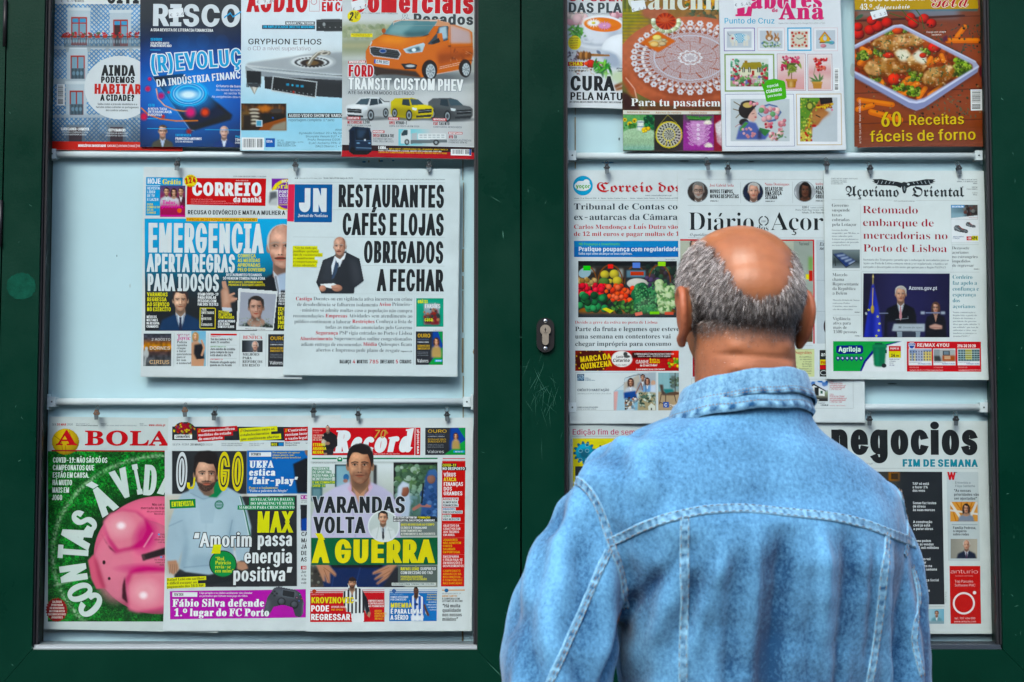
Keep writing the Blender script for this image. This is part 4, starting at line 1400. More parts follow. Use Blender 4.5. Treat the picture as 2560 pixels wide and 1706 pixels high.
# ---- city magazine with the tiled facade
p=Pub('magazine','magazine with a blue tiled house front and red flowered balcony on its cover','magazine',GLOSS,.0065,CA,
 [(124,-230),(1352,-235),(1330,1415),(95,1400)],.009,-.012,MG,'e3e6e6',.5,1,1,.003)
p.T('CITIES',615,26,130,480,'23282a',wt=.3,part='masthead');p.T('NTÁVEIS',325,20,20,85,'333a3e',wt=.2)
p.sticker([(180,-60),(330,-60),(325,24),(185,28)],[('€  6.60',195,24,26)],-4)
c=p.canvas(105,38,1000,1330,1.25,3)
c.fill('a9bccb')
X,Y=c.X,c.Y
u=(X+Y)/42;v=(X-Y)/42
ln=np.minimum(np.abs(u%1-.5),np.abs(v%1-.5))
c.put(np.clip((.5-np.abs(((u%1)-.5)))*0+(ln<.15),0,1),'4b80b2',.85)
c.put(((np.hypot(u%1-0,v%1-0)<.2)|(np.hypot(u%1-1,v%1-1)<.2))*1.0,'8c7a58',.8)
c.put(((np.abs((u+.5)%1-.5)<.2)&(np.abs((v+.5)%1-.5)<.2))*1.0,'d4d4c6',.7)
c.noise(60,.12)
for y0,y1 in((428,462),(738,790),(1072,1100)):
 c.rect(105,y0,1000,y1,'aebac2')
def win(x0,y0,x1,y1,open_=False,low=False):
 c.rect(x0-34,y0-85,x1+30,y1,'b6c3cc');c.rect(x0-40,y0-90,x1+36,y0-62,'c9d3d8')
 c.rect(x0,y0,x1,y1,'a33f38');m=(x0+x1)/2
 for a,b in((x0+12,m-6),(m+6,x1-10)):
  if not low:c.rect(a,y0+14,b,y0+52,'4f95bd')
  c.rect(a,y0+(62 if not low else 14),b,y1-30,'7d9fb0' if not open_ else '3a2c2c')
  c.rect(a,(y0+y1)/2+28,b,(y0+y1)/2+34,'a33f38')
win(290,160,437,425);win(682,182,820,435)
c.rect(692,232,745,430,'3a2524')
for x0,y0,x1,y1 in((285,520,418,738),(275,848,405,1072)):
 win(x0,y0,x1,y1,low=True)
 c.rect(x0+4,y1-98,x1-4,y1,'2b3942')
 for k in range(12):c.line([(x0+8+k*11,y1-98),(x0+8+k*11,y1)],3,'8098a8')
 for k in range(3):c.ell(x0+30+k*36,y1-52,14,20,'7fa0b4',a=.7)
c.rect(225,432,1000,446,'7d8a92');c.rect(225,335,1000,345,'24323a');c.rect(225,345,1000,432,'5a7180',a=.45)
for k in range(62):c.line([(228+k*12.4,340),(228+k*12.4,430)],3.2,'22303a')
for k in range(30):c.ell(240+k*25,388,8,18,'a6bcc8',a=.55)
for xx in(260,462,632,850):c.poly([(xx-25,446),(xx+15,446),(xx+5,490),(xx-15,490)],'98a4aa')
for k,xx in enumerate((222,265,325,397,465,532,604,690,752,826,900)):
 c.blobs(9,(xx-22,305,xx+22,345),(5,11),['b2313a','cf4a4e','8f2a30','4a5a3a'],.3)
 c.rect(xx-18,332,xx+18,354,'a2443a')
dk=np.clip((Y-1040)/260,0,1)
for x0,x1 in((270,392),(655,775)):
 c.rect(x0-25,1165,x1+25,1330,'8795a0');c.rect(x0,1190,x1,1330,'4d2c2c')
c.put(dk,'26303e',.55)
c.done('cover_photo')
p.disc(745,820,330,297,'d3d9dc','headline')
for t,y,h,x0,x1,cc in(('AINDA',705,92,575,888,K),('PODEMOS',772,54,566,884,K),('HABITAR',874,86,503,945,'c4322c'),('A CIDADE?',940,54,563,882,K)):
 p.T(t,x0,y,h,x1-x0,cc,wt=.3,part='headline')
for t,y,x0,x1 in(('Saiba como a pressão imobiliária e o',982,537,908),('turismo estão a afastar os portugueses',1010,522,922),('dos centros urbanos.',1040,614,828)):
 p.T(t,x0,y,19,x1-x0,'2a2e32',wt=.17)
p.T('KARIN ZAUNER-LOHMEYER',195,1216,24,262,WH,wt=.26);p.T('Em Viena, a habitação é uma',205,1240,17,240,'d5dce0');p.T('responsabilidade pública',212,1262,17,222,'d5dce0')
p.T('CITY CHANGERS',640,1228,24,160,WH,wt=.26);p.T('Histórias de quem está',622,1252,17,195,'d5dce0');p.T('a transformar as cidades.',612,1274,17,210,'d5dce0')
p.quad([p.xy(*q)for q in((97,1320),(1335,1332),(1330,1414),(95,1399))],'c8362f','masthead')
p.T('MUNICÍPIOS EM DESTAQUE',355,1370,20,262,WH,wt=.28);p.T('CASCAIS | LOUSADA | LOULÉ | TORRES VEDRAS',628,1373,20,432,WH,wt=.14)
p.barcode(158,788,232,985,True)
p.build()
# ---- finance magazine
p=Pub('magazine','dark blue finance magazine with a glowing blue ring rising from a phone','magazine',GLOSS,.0015,CA,
 [(972,-230),(1985,-225),(1960,1388),(935,1362)],.012,-.018,MG,'1d2a44',.5,2,1,.004)
c=p.canvas(935,-20,1960,1374,1.6,5)
c.vgrad('34373c','2c3138','1a2a4e','12307a','1b4aa0','16398a','12275c','182a50')
c.ell(1385,870,480,420,'1d7fe0',soft=400,a=.75)
for k in range(9):c.ell(1340+(k%3)*180,390+(k//3)*150,60,66,'4a7ec8',soft=4,a=.10)
c.poly([(1050,720),(1330,690),(1795,1075),(1780,1120),(1420,1225)],'15171c',soft=3)
c.poly([(1100,745),(1320,715),(1740,1065),(1420,1180)],'101c3a',soft=10,a=.9)
c.line([(1050,722),(1400,1215),(1440,1222)],5,'9db0c4')
c.ell(1385,870,240,150,'1f8fe8',soft=140,a=.9)
for rx,ry,w_,cc in((165,110,10,'5fd0ff'),(140,92,6,'bfeaff'),(112,70,12,'7fdcff'),(185,124,3,'4ab0f0')):
 r=np.hypot((c.X-1385)/rx,(c.Y-875)/ry)
 c.put(np.exp(-((r-1)*rx/w_)**2),cc,.85)
c.ell(1385,885,95,42,'e8fbff',soft=45,a=.95)
for q,w_,cc in(([(1085,830),(1100,920),(1160,985),(1250,1025),(1330,1038),(1415,1038)],11,'f0a05a'),([(945,1010),(1010,1070),(1120,1110),(1270,1130),(1470,1128)],12,'f08a3a'),
 ([(1080,835),(1100,920),(1160,985)],5,'e8c8c8')):
 c.line(q,w_,cc,.9,6)
for x,y,r_,cc in((1005,830,26,'d03a58'),(1130,895,30,'c0306a'),(1540,1050,38,'e84a28'),(1405,1050,45,'e0407a'),(968,1090,34,'d8304a'),(1022,738,18,'c03a60'),(1148,1088,18,'d04030'),(1215,1048,18,'38a0f0'),(1390,1230,26,'8a2a2a'),(1200,862,12,'d04060')):
 c.ell(x,y,r_,r_,cc,soft=r_,a=.95)
c.bust(1145,1225,115,'c4a08c','4a4038','4a4638','b8c8e0',glasses=True,sw=.9,bot=1400)
c.bust(1720,1235,112,'c8a698','9aa0a4','243a72','d8e0ee',sw=.9,bot=1400,bald=True)
c.done('cover_photo')
p.T('RISCO',1035,236,190,845,'d6dde2',wt=.27,part='masthead',sp=-.02)
for a,b in(((1718,168),(1778,124)),((1778,124),(1802,160)),((1802,160),(1880,112))):
 p.poly([(a[0],a[1]-7),(b[0],b[1]-7),(b[0],b[1]+8),(a[0],a[1]+8)],'2fa0d8','masthead')
p.sticker([(1198,92),(1335,75),(1345,158),(1205,172)],[('€  2.65',1215,158,28)],-6)
p.T('A SUA REVISTA DE LITERACIA FINANCEIRA',1032,292,26,585,WH,wt=.2)
p.T('SEGUROS',1030,380,24,110,'2fa8e0',wt=.24);p.T('SOLUÇÕES AUTO',1030,414,22,175,WH,wt=.18);p.T('PARA O NOVO ANO',1030,438,22,198,WH,wt=.18)
p.rect(1026,464,1124,470,'2fa8e0');p.rect(1002,1106,1098,1112,'2fa8e0')
p.T('(R)EVOLUÇÃO',1025,672,150,1090,'2b9fd6',wt=.2,rot=-4.2,part='headline',ol=('dfeaf0',.065))
p.T('DA INDÚSTRIA FINANCEIRA',1085,810,66,960,'e4ebf0',wt=.2,rot=-5.6,part='headline')
for t,y in(('O futuro da banca',815),('As novas tecnologias',850),('ao sector financeiro',882),('As exigências dos novos',914)):
 p.T(t,{815:1645,850:1643,882:1717,914:1603}[y],y,21,None,WH,wt=.17 if y==815 else.12)
p.T('€STR',1008,994,24,62,'2fa8e0',wt=.24)
p.TL(['A NOVA TAXA','INTERBANCÁRIA','EUROPEIA'],1006,1026,22,28,WH,wt=.17,xs=.8)
p.rect(1000,1198,1365,1204,'2fa0d8');p.rect(1540,1210,1880,1216,'2fa0d8')
p.T('ENTREVISTA',1264,1274,22,148,'2fa8e0',wt=.2);p.T('FRANCISCO ANTUNES',1264,1306,22,246,WH,wt=.2);p.T('CFO DA NOVABASE',1264,1332,18,165,WH,wt=.12)
p.T('PAGAMENTOS',1824,1288,20,None,'2fa8e0',wt=.2,xs=.8);p.T('TIAGO',1822,1316,20,None,WH,wt=.2,xs=.8);p.T('DIRETOR',1822,1344,18,None,WH,wt=.12,xs=.8)
p.build()
# ---- audio magazine
p=Pub('magazine','pale blue hi-fi magazine with a silver disc player under a red title','magazine',GLOSS,-.002,CB,
 [(95,-230),(1165,-230),(1150,1394),(75,1388)],.002,-.010,MG,'cfe0e8',.5,3,1,.004)
c=p.canvas(84,-30,1150,1386,1.6,7)
c.vgrad('dfe8ee','dce6ec','d3e2ea','cfe2ec','b6dcec','9fd4ea','a9d8ea')
c.ell(700,560,420,160,'e8f0f2',soft=160,a=.8)
c.poly([(298,700),(1150,690),(1150,910),(800,890),(300,815)],'25282c')
c.poly([(130,610),(1150,715),(1150,760),(640,720),(130,650)],'3a3e42')
c.poly([(130,700),(140,612),(1150,720),(1150,745),(300,705)],'90989e');c.poly([(135,612),(270,640),(560,668),(1150,715),(1150,728),(560,690),(130,640)],'c3cacd')
c.poly([(128,598),(150,580),(760,495),(1030,480),(1150,490),(1150,700),(560,655),(135,612)],'a7aeb2',soft=4)
c.poly([(700,500),(1150,480),(1150,690),(720,660)],'878f94',soft=60,a=.6)
c.poly([(128,600),(135,615),(1150,708),(1150,700),(560,655)],'dfe4e6',soft=3)
c.ell(738,570,216,72,'c4cacd');c.ell(738,570,216,72,'6d7478',a=.25);c.ell(735,572,196,62,'aeb6ba');c.ell(735,572,190,58,'d7dcde')
for k in range(26):
 a=k*2*math.pi/26
 c.ell(735+150*math.cos(a),575+42*math.sin(a),11,6,'2a2d30')
c.ell(738,580,108,36,'2c2420');c.ell(740,580,60,20,'6a5030')
c.line([(705,595),(735,545),(780,500),(830,480),(890,488)],34,'7c7466',soft=8);c.line([(705,585),(735,535),(790,482),(840,468)],10,'e0ddd2',soft=6)
c.ell(855,490,42,18,'cfccc0',rot=-10);c.ell(855,490,26,9,'55504a',rot=-10)
c.poly([(122,610),(190,640),(185,730),(130,722)],'9aa2a6');c.poly([(135,650),(268,660),(268,770),(135,762)],'1f2225')
for k in range(9):c.line([(138+k*15,770),(138+k*15,800)],9,'15171a')
c.poly([(130,765),(268,770),(240,805),(165,800)],'3a3e42');c.poly([(165,800),(240,805),(205,872)],'9a9890');c.poly([(190,802),(225,805),(206,860)],'d8d4c8')
c.poly([(375,698),(785,752),(770,905),(358,838)],'c2c9cc');c.poly([(384,708),(776,760),(762,894),(368,828)],'1d2023')
for x,y in((512,778),(600,790),(645,794)):c.rect(x-12,y-10,x+14,y+12,'3f9fc8',a=.85)
c.ell(556,785,9,9,'58c0e8')
for k in range(10):c.ell(390+k*38,820+k*5.6,4,4,'b8bcbe')
c.ell(566,848,9,12,'b04038')
c.poly([(775,182),(840,176),(1150,180),(1150,292),(775,286)],'2b2e30');c.rect(775,192,1150,196,'4a4e50')
for k in range(6):c.ell(800+k*50,252,4,4,'a0a6a8')
c.ell(845,224,13,18,'8f9698')
c.rect(84,952,500,1200,'2a1c14')
for k in range(26):c.rect(100+k*15,960+(k*37%30),108+k*15,1005+(k*53%40),['b8743a','8a4a26','d09a58','6a3a20'][k%4],soft=3)
c.ell(300,1000,60,30,'d87a2a',soft=30,a=.8);c.rect(84,1020,170,1180,'7a5c30',soft=10,a=.8)
for k in range(5):c.ell(205,1010+k*32,46,12,'c0b8a8',soft=6);c.ell(205,1022+k*32,40,7,'4a4238')
c.rect(270,1050,480,1120,'17140f');c.ell(410,1020,60,20,'3a3430');c.poly([(290,1140),(498,1080),(498,1200),(240,1200)],'8a4a24');c.poly([(380,1150),(498,1110),(498,1200),(340,1200)],'8f8878',soft=8)
c.rect(220,1105,278,1165,'d8e0e4');c.rect(226,1112,272,1158,'5aa0c0');c.ell(375,1084,8,8,'3060c0')
c.rect(105,1060,175,1190,'241c16',soft=5)
c.done('cover_photo')
p.T('AUDIO',135,102,190,565,'c7252c',wt=.3,part='masthead');p.rect(710,-40,803,102,'dfe6ea','masthead');p.box(710,-40,803,102,2.5,'c03038','masthead');p.ring(752,15,28,28,4,'c03038','masthead')
p.T('CINEMA',820,6,74,330,'c7252c',wt=.28,part='masthead');p.T('EM CASA',820,102,80,330,'c7252c',wt=.28,part='masthead')
p.sticker([(210,-40),(350,-44),(356,34),(218,52)],[('€  9.20',228,36,30)],-6)
p.rect(490,196,760,228,'2b3136');p.T('MARANTZ PM7000N',498,224,24,252,'e8eef2',wt=.2)
p.rect(276,232,762,268,'23404f');p.T('UM AMPLIFICADOR (MUITO) MODERNO',284,258,22,470,'58c0ea',wt=.18)
p.T('GRYPHON ETHOS',145,408,50,680,'262b30',wt=.2,part='headline');p.T('o CD a nível superlativo',143,465,40,582,'7a5068',wt=.09,part='headline')
p.rect(512,1042,1020,1085,'20262a');p.T('AUDIO VIDEO SHOW DE VARSÓVIA',520,1078,28,560,'f0f4f4',wt=.17);p.T('reportagem completa',518,1116,25,306,'2e3a42',wt=.13);p.T('(2.ª parte)',834,1116,22,108,'2e3a42')
for t,y,x in(('Ainda',1204,948),('Dynaudio Contour 20 • My Sonic Lab',1234,614),('Shunyata Venom EU7 • Zu Audio',1265,676),('ProAc Response D20R • Gold',1295,695),('ELAC Alchemy PPA-2 • LG',1326,705),('DALI Oberon 1 • Marantz',1356,768)):
 p.T(t,x,y,19,None,'3a4a56',xs=1.08)
p.barcode(90,1266,294,1382)
p.rect(308,1272,394,1354,'1f5cae');p.T('EISA',316,1310,20,55,'e8eef4',wt=.25);p.TL(['N.º 281','ANO 31 • BIMESTRAL • 4,99 €','MARÇO/ABRIL 2020','WWW.AUDIOPT.COM'],416,1296,11,17,'3a4a56',wt=.2)
p.build()
# ---- van magazine
p=Pub('magazine','vans magazine with a large orange van driving across the cover','magazine',GLOSS,-.006,CB,
 [(1040,-230),(2246,-230),(2238,1466),(1005,1443)],.016,-.014,MG,'d6dcde',.5,4,1,.004)
c=p.canvas(1012,-30,2244,1346,1.4,9)
c.vgrad('c6ccd0','cdd3d6','d2d6d6','b9bfb8','b9bdb4','98a08e','b4bab8','c9cdce','c3c7c8','c5c9ca','c6cacc','c4c8ca')
c.rect(1012,210,1500,350,'9fa68a',soft=20,a=.8);c.blobs(130,(1020,240,1460,350),(8,26),['8f9a78','a9b08e','7a8a66','b8b898'],.1,a=.5)
c.rect(1012,360,1300,490,'8a9274',soft=25,a=.9);c.rect(1012,400,1280,440,'a9a886',soft=15);c.rect(1012,525,2244,560,'d0d4d4',soft=15,a=.7)
c.poly([(1012,560),(2244,520),(2244,850),(1012,900)],'b4babc',soft=25,a=.8)
c.ell(1720,715,480,60,'5b6266',soft=50,a=.9)
O1,O2,O3='cf6a26','a94d1c','e59253'
c.poly([(1230,470),(1265,410),(1290,375),(1400,310),(1490,195),(1560,182),(1900,182),(2010,215),(2180,275),(2208,300),(2215,480),(2205,570),(2195,610),(2130,640),(1900,680),(1740,715),(1560,690),(1350,660),(1240,590),(1228,530)],O1)
c.poly([(1880,195),(2010,218),(2190,285),(2205,400),(2000,410),(1990,240)],'d7a994',soft=12,a=.85)
c.poly([(2010,240),(2180,290),(2200,395),(2015,390)],'b9aab0',soft=8,a=.8);c.poly([(1990,420),(2212,440),(2212,520),(1900,640),(1880,480)],'b85a30',soft=20,a=.8)
c.poly([(1890,500),(2200,480),(2205,520),(1900,590)],'8c4426',soft=18,a=.7)
c.blobs(22,(2010,460,2205,560),(6,26),['6e3a28','d9a184','8f4a30'],.2,.35,a=.6)
c.poly([(1392,312),(1480,205),(1560,190),(1888,198),(1800,318),(1720,350),(1560,345)],'59858c');c.poly([(1500,215),(1700,205),(1560,320),(1430,300)],'8fb4b4',soft=14,a=.7);c.poly([(1580,300),(1820,280),(1780,335),(1600,342)],'35565c',soft=14,a=.7)
c.line([(1392,314),(1560,347),(1720,352),(1806,318)],7,'2a2c2e')
c.poly([(1290,380),(1400,318),(1600,348),(1790,335),(1770,380),(1610,455),(1420,430),(1270,420)],'d9762f',soft=5);c.poly([(1330,360),(1440,335),(1640,352),(1560,400),(1400,395)],'f0a568',soft=22,a=.75)
c.poly([(1797,408),(1878,310),(1900,250),(1975,232),(1990,250),(1985,370),(1840,412)],'34444e');c.poly([(1905,255),(1970,240),(1980,350),(1900,380)],'a7c0cc',soft=6);c.poly([(1888,310),(1930,305),(1942,380),(1916,396),(1888,380)],'c96b2c');c.poly([(1830,390),(1900,350),(1915,385),(1850,408)],'1c1e22')
c.poly([(1262,430),(1300,426),(1530,460),(1556,500),(1530,550),(1300,520),(1268,490)],'c8c9c8');c.poly([(1270,438),(1305,434),(1522,466),(1545,502),(1522,542),(1305,512),(1276,486)],'24272b')
for k in range(4):c.line([(1275,450+k*18),(1535,480+k*18)],3.5,'50565a')
c.ell(1387,471,32,20,'d8dce0');c.ell(1387,471,28,16,'2a4a8a')
c.poly([(1572,455),(1640,430),(1760,395),(1775,410),(1750,480),(1640,495),(1600,490)],'b8ccd4');c.poly([(1600,462),(1720,430),(1735,470),(1640,486)],'4d6a78',soft=6);c.ell(1672,462,20,16,'e8f4f8',soft=5);c.poly([(1262,420),(1280,380),(1290,385),(1272,425)],'c8d4d8')
c.poly([(1235,590),(1420,640),(1420,660),(1330,700),(1240,620)],'3b3330');c.poly([(1300,615),(1690,660),(1740,715),(1520,690),(1330,690)],'3a2c26',soft=6)
c.poly([(1552,590),(1640,585),(1705,600),(1690,640),(1590,640)],'23262a');c.ell(1640,610,42,12,'c0c8cc',soft=6)
c.line([(1880,685),(2110,640)],8,'d0b0a0');c.line([(1910,620),(2115,572)],5,'e4cfc4');c.line([(1905,636),(2110,590)],5,'e4cfc4')
for cx,cy,rx,ry in((1824,658,56,84),(2150,640,45,74)):
 c.ell(cx-8,cy-12,rx*1.28,ry*1.1,'2a1c16');c.ell(cx,cy,rx,ry,'1d1f22');c.ell(cx+2,cy,rx*.75,ry*.78,'b9c4cb');c.ell(cx+3,cy,rx*.6,ry*.64,'7c8890')
 for k in range(9):
  a=k*2*math.pi/9;c.line([(cx,cy),(cx+rx*.68*math.cos(a),cy+ry*.72*math.sin(a))],7,'d2dade')
 c.ell(cx,cy,12,17,'8a949a')
c.ell(1395,285,18,22,O2);c.line([(2003,215),(2015,600)],2.5,'8a4420');c.line([(1990,440),(2212,430)],3,'8f4a24');c.ell(2000,425,14,6,'5a3020')
def smallcar(x,y,w_,h_,col,kind):
 q=lambda*pts:[(x+a*w_,y+b*h_)for a,b in pts]
 c.ell(x+w_*.5,y+h_*.96,w_*.52,h_*.1,'4a5054',soft=14,a=.8)
 m=1 if kind!='rev' else-1
 f=(lambda*pts:q(*pts))if m==1 else(lambda*pts:q(*[(1-a,b)for a,b in pts]))
 if kind=='pick':
  body=f((0,.45),(.04,.36),(.2,.32),(.32,.04),(.6,0),(.78,.02),(.86,.2),(.98,.22),(1,.5),(.98,.75),(.6,.88),(.45,.98),(.05,.9),(0,.8))
 else:
  body=f((0,.5),(.06,.4),(.22,.34),(.36,.1),(.5,.02),(.9,.04),(1,.2),(1,.75),(.9,.88),(.5,.98),(.06,.95),(0,.8))
 c.poly(body,col)
 cc=c.c(col)
 c.poly(f((.3,.9),(.55,.5),(1,.45),(1,.75),(.9,.88),(.5,.98)),cc*.72,soft=14,a=.8)
 c.poly(f((.02,.44),(.24,.35),(.5,.42),(.46,.52),(.06,.5)),np.clip(cc*1.2,0,255),soft=8,a=.8)
 c.poly(f((.22,.33),(.35,.1),(.55,.06),(.5,.36)),'40545e');c.poly(f((.57,.08),(.72,.08),(.74,.34),(.54,.4)),'2c3a42')
 if kind=='pick':c.poly(f((.74,.1),(.78,.1),(.84,.3),(.75,.32)),'2c3a42');c.line(f((.78,.06),(.88,.22),(.99,.22)),7,'2c3034')
 c.poly(f((.03,.52),(.36,.56),(.36,.74),(.04,.7)),'1e2226');c.line(f((.04,.6),(.35,.64)),4,'aab0b4');c.poly(f((.38,.5),(.5,.46),(.49,.58),(.4,.6)),'dce6ea');c.poly(f((.03,.78),(.4,.84),(.4,.93),(.06,.9)),'2c3034')
 for wx_,wy_,s_ in((.57,.82,1),(.91,.72,.85)):
  a,b=f((wx_,wy_))[0]
  c.ell(a,b,w_*.075*s_,h_*.25*s_,'15171a');c.ell(a,b,w_*.052*s_,h_*.18*s_,'9aa4aa');c.ell(a,b,w_*.03*s_,h_*.1*s_,'3a4046')
smallcar(1045,892,405,205,'d3d9dc','pick');smallcar(1805,898,408,210,'54595c','rev');smallcar(1460,898,390,200,'c9b81c','rev')
c.poly([(1075,1200),(1110,1165),(1270,1178),(1285,1340),(1080,1346)],'16283c')
c.done('cover_photo')
p.quad([p.xy(*q)for q in((1012,1332),(2242,1356),(2239,1408),(1010,1388))],'2a1a1c','page');p.quad([p.xy(*q)for q in((1010,1386),(2240,1405),(2238,1465),(1006,1442))],'b3222a','page')
c=p.canvas(1070,1160,1330,1430,1.4,4)
c.fill('c6cacc');m=c.pmask([(1078,1215),(1100,1175),(1130,1163),(1262,1176),(1282,1215),(1284,1400),(1250,1425),(1110,1425),(1075,1400)])
c.fill('1a2c44');c.poly([(1132,1180),(1255,1188),(1268,1290),(1140,1290)],'0d1622');c.poly([(1150,1190),(1240,1196),(1200,1270),(1150,1270)],'3a5470',soft=12,a=.7);c.rect(1085,1200,1130,1400,'0f1a2a',soft=4)
c.line([(1140,1295),(1278,1295)],5,'5a7a98');c.ell(1160,1318,16,6,'8ab0d0',soft=5);c.ell(1264,1318,12,6,'8ab0d0',soft=5);c.line([(1145,1360),(1280,1365)],8,'6a88a0');c.rect(1110,1385,1282,1428,'0a0e14');c.ell(1110,1390,24,34,'0a0c10')
c.done('cover_photo',m)
p.T('N',1212,1298,18,20,'d8e0e8',wt=.28)
c=p.canvas(1530,1188,1980,1340,1.6,4);c.hgrad('7cc6d2','8fd0d8','c6cacc','c6cacc')
c.poly([(1552,1230),(1575,1195),(1640,1190),(1648,1330),(1552,1320)],'d2dadc');c.poly([(1556,1232),(1580,1198),(1615,1198),(1612,1245),(1556,1250)],'283c44');c.poly([(1650,1228),(1700,1222),(1700,1290),(1650,1290)],'b2babe')
c.poly([(1710,1230),(1966,1230),(1966,1282),(1710,1282)],'e4e8e8')
for k in range(6):c.rect(1722+k*40,1240,1752+k*40,1250,'9aa4a8');c.rect(1722+k*40,1260,1752+k*40,1270,'aab4b8')
c.poly([(1640,1290),(1975,1284),(1980,1312),(1640,1324)],'6a7478');c.ell(1608,1308,22,26,'24282c');c.ell(1608,1308,13,16,'aab2b6');c.ell(1876,1312,26,26,'24282c');c.ell(1876,1312,14,14,'9aa2a6')
c.done('cover_photo')
p.T('Comerciais',1095,104,190,1130,'c52a30',wt=.28,part='masthead',ol=(WH,.02));p.T('&',1556,204,76,74,'d0d5d6',wt=.2,part='masthead',ol=('555c60',.04));p.T('Pesados',1660,218,88,562,'3c4144',wt=.3,part='masthead')
# the van's roof stands in front of the second title line
c=p.canvas(1480,178,2010,240,1.4,2);c.fill('cdb9ae');m=c.pmask([(1480,205),(1540,184),(1660,180),(1890,184),(2000,210),(2010,240),(1480,240)])
c.poly([(1490,215),(1560,190),(1888,198),(1860,240),(1480,240)],'59858c');c.poly([(1500,215),(1700,205),(1640,240),(1490,240)],'8fb4b4',soft=14,a=.7);c.line([(1480,208),(1545,187),(1660,183),(1890,187),(2000,214)],8,'e0bfae')
c.put(c.pmask([(1890,190),(2010,215),(2010,240),(1870,240)]),'d09a78');c.done('cover_photo',m)
p.sticker([(1092,20),(1215,-12),(1228,76),(1110,106)],[('€  3.30',1112,100,28)],-10);p.T('N.º 7 • JAN/FEV/MAR 2020 • TRIMESTRAL',1192,128,14,338,'6a7478',wt=.14)
p.disc(1122,150,62,56,'e3d21a','price_flash');p.T('2',1068,188,76,46,K,wt=.22,part='price_flash',sk=.15);p.T('50',1124,138,28,38,K,wt=.16,part='price_flash',sk=.15);p.T('€',1124,176,38,34,K,wt=.16,part='price_flash')
p.rect(1092,306,1292,340,'e8d820');p.T('MOTOR ECOBLUE DE 130 CV',1098,320,11,188,'7a6a10',wt=.18);p.T('E ELÉTRICO DE 126 CV',1112,334,11,156,'7a6a10',wt=.18)
p.poly([(1308,546),(1448,562),(1446,602),(1306,584)],'dfe6ea','cover_photo');p.poly([(1308,546),(1322,548),(1320,586),(1306,584)],'2a5ab0','cover_photo');p.T('K:PH 1025',1326,580,28,114,'23303e',wt=.17,rot=6)
p.poly([(1070,562),(1228,556),(1230,578),(1066,586)],'c32a30');p.T('APRESENTAÇÃO',1074,580,18,148,WH,wt=.26,rot=-1)
p.T('FORD',1066,702,102,236,'c3262e',wt=.25,part='headline',ol=('dfe4e6',.07))
p.T('TRANSIT CUSTOM PHEV',1066,822,104,1058,'eef1f1',wt=.21,part='headline',ol=('707a80',.035))
p.T('ATÉ 56 KM EM MODO ELÉTRICO',1066,866,30,612,'333a40',wt=.15)
for x,y,tag_,x1,a,b,wa,wb,sub,wsub in((1060,1096,'CONTACTO',1180,'MITSUBISHI','L200',140,60,'PICK-UP PURA E DURA',220),(1444,1102,'ESTREIA',1538,'OPEL','VIVARO-E',56,104,'100% ELÉTRICO JÁ EM 2020',278),(1850,1110,'NOVIDADE',1972,'FIAT','TALENTO',46,98,'CONTEÚDOS RENOVADOS',262)):
 p.rect(x-4,y-22,x1,y+4,'c32a30');p.T(tag_,x+2,y-2,16,x1-x-12,WH,wt=.26)
 p.T(a,x,y+42,28,wa,'b32a30',wt=.2);p.T(b,x+wa+6,y+42,28,wb,'2c3236',wt=.2);p.T(sub,x,y+66,16,wsub,'3c444a',wt=.15)
p.rect(1294,1200,1402,1224,'c32a30');p.T('NOVIDADE',1298,1220,16,96,WH,wt=.26);p.T('IVECO',1294,1262,28,64,'b32a30',wt=.2);p.T('NIKOLA TRE',1364,1262,28,126,'2c3236',wt=.2);p.T('ELÉTRICO EM 2021',1296,1286,16,180,'3c444a',wt=.15);p.T('FUEL CELL EM 2023',1296,1308,16,190,'3c444a',wt=.15)
p.rect(1990,1214,2118,1236,'c32a30');p.T('REPORTAGEM',1994,1233,15,118,WH,wt=.26);p.T('BYD',1992,1274,28,42,'b32a30',wt=.2);p.T('T8',2040,1274,28,26,'2c3236',wt=.2);p.T('CAMIÕES ELÉTRICOS',1990,1298,16,210,'3c444a',wt=.15);p.T('CHINESES VÊM AÍ',1990,1318,16,172,'3c444a',wt=.15)
p.T('E AINDA...',1344,1372,26,90,WH,wt=.26)
for t,x,y,w_,cc in(('BMW X7 CONCEPT • CONVENÇÃO RENAULT PRO+ • NISSAN NV250 • RENAULT TRAFIC 2.0',1444,1376,540,'d8b83a'),('BLUEDCI • CITROËN BERLINGO VC 1.5 BLUEHDI • MERCEDES-BENZ CLASSE V 300D • FORD F-MAX',1346,1392,580,'e4e0d8'),('• IVECO S-WAY • SCANIA G320 HYBRID • SCANIA R540 • SCANIA AXL • MERCEDES-BENZ SAFETY TRUCKS',1346,1408,630,'d8b83a')):
 p.T(t,x,y,12,w_,cc,wt=.2)
p.barcode(2012,1372,2200,1430);p.rect(2182,1374,2198,1428,'2a4a9a')
p.build()
# ================================================================ magazines, right case
CC=(1380,0,540/2016)
CDD=(1780,0,780/2353)
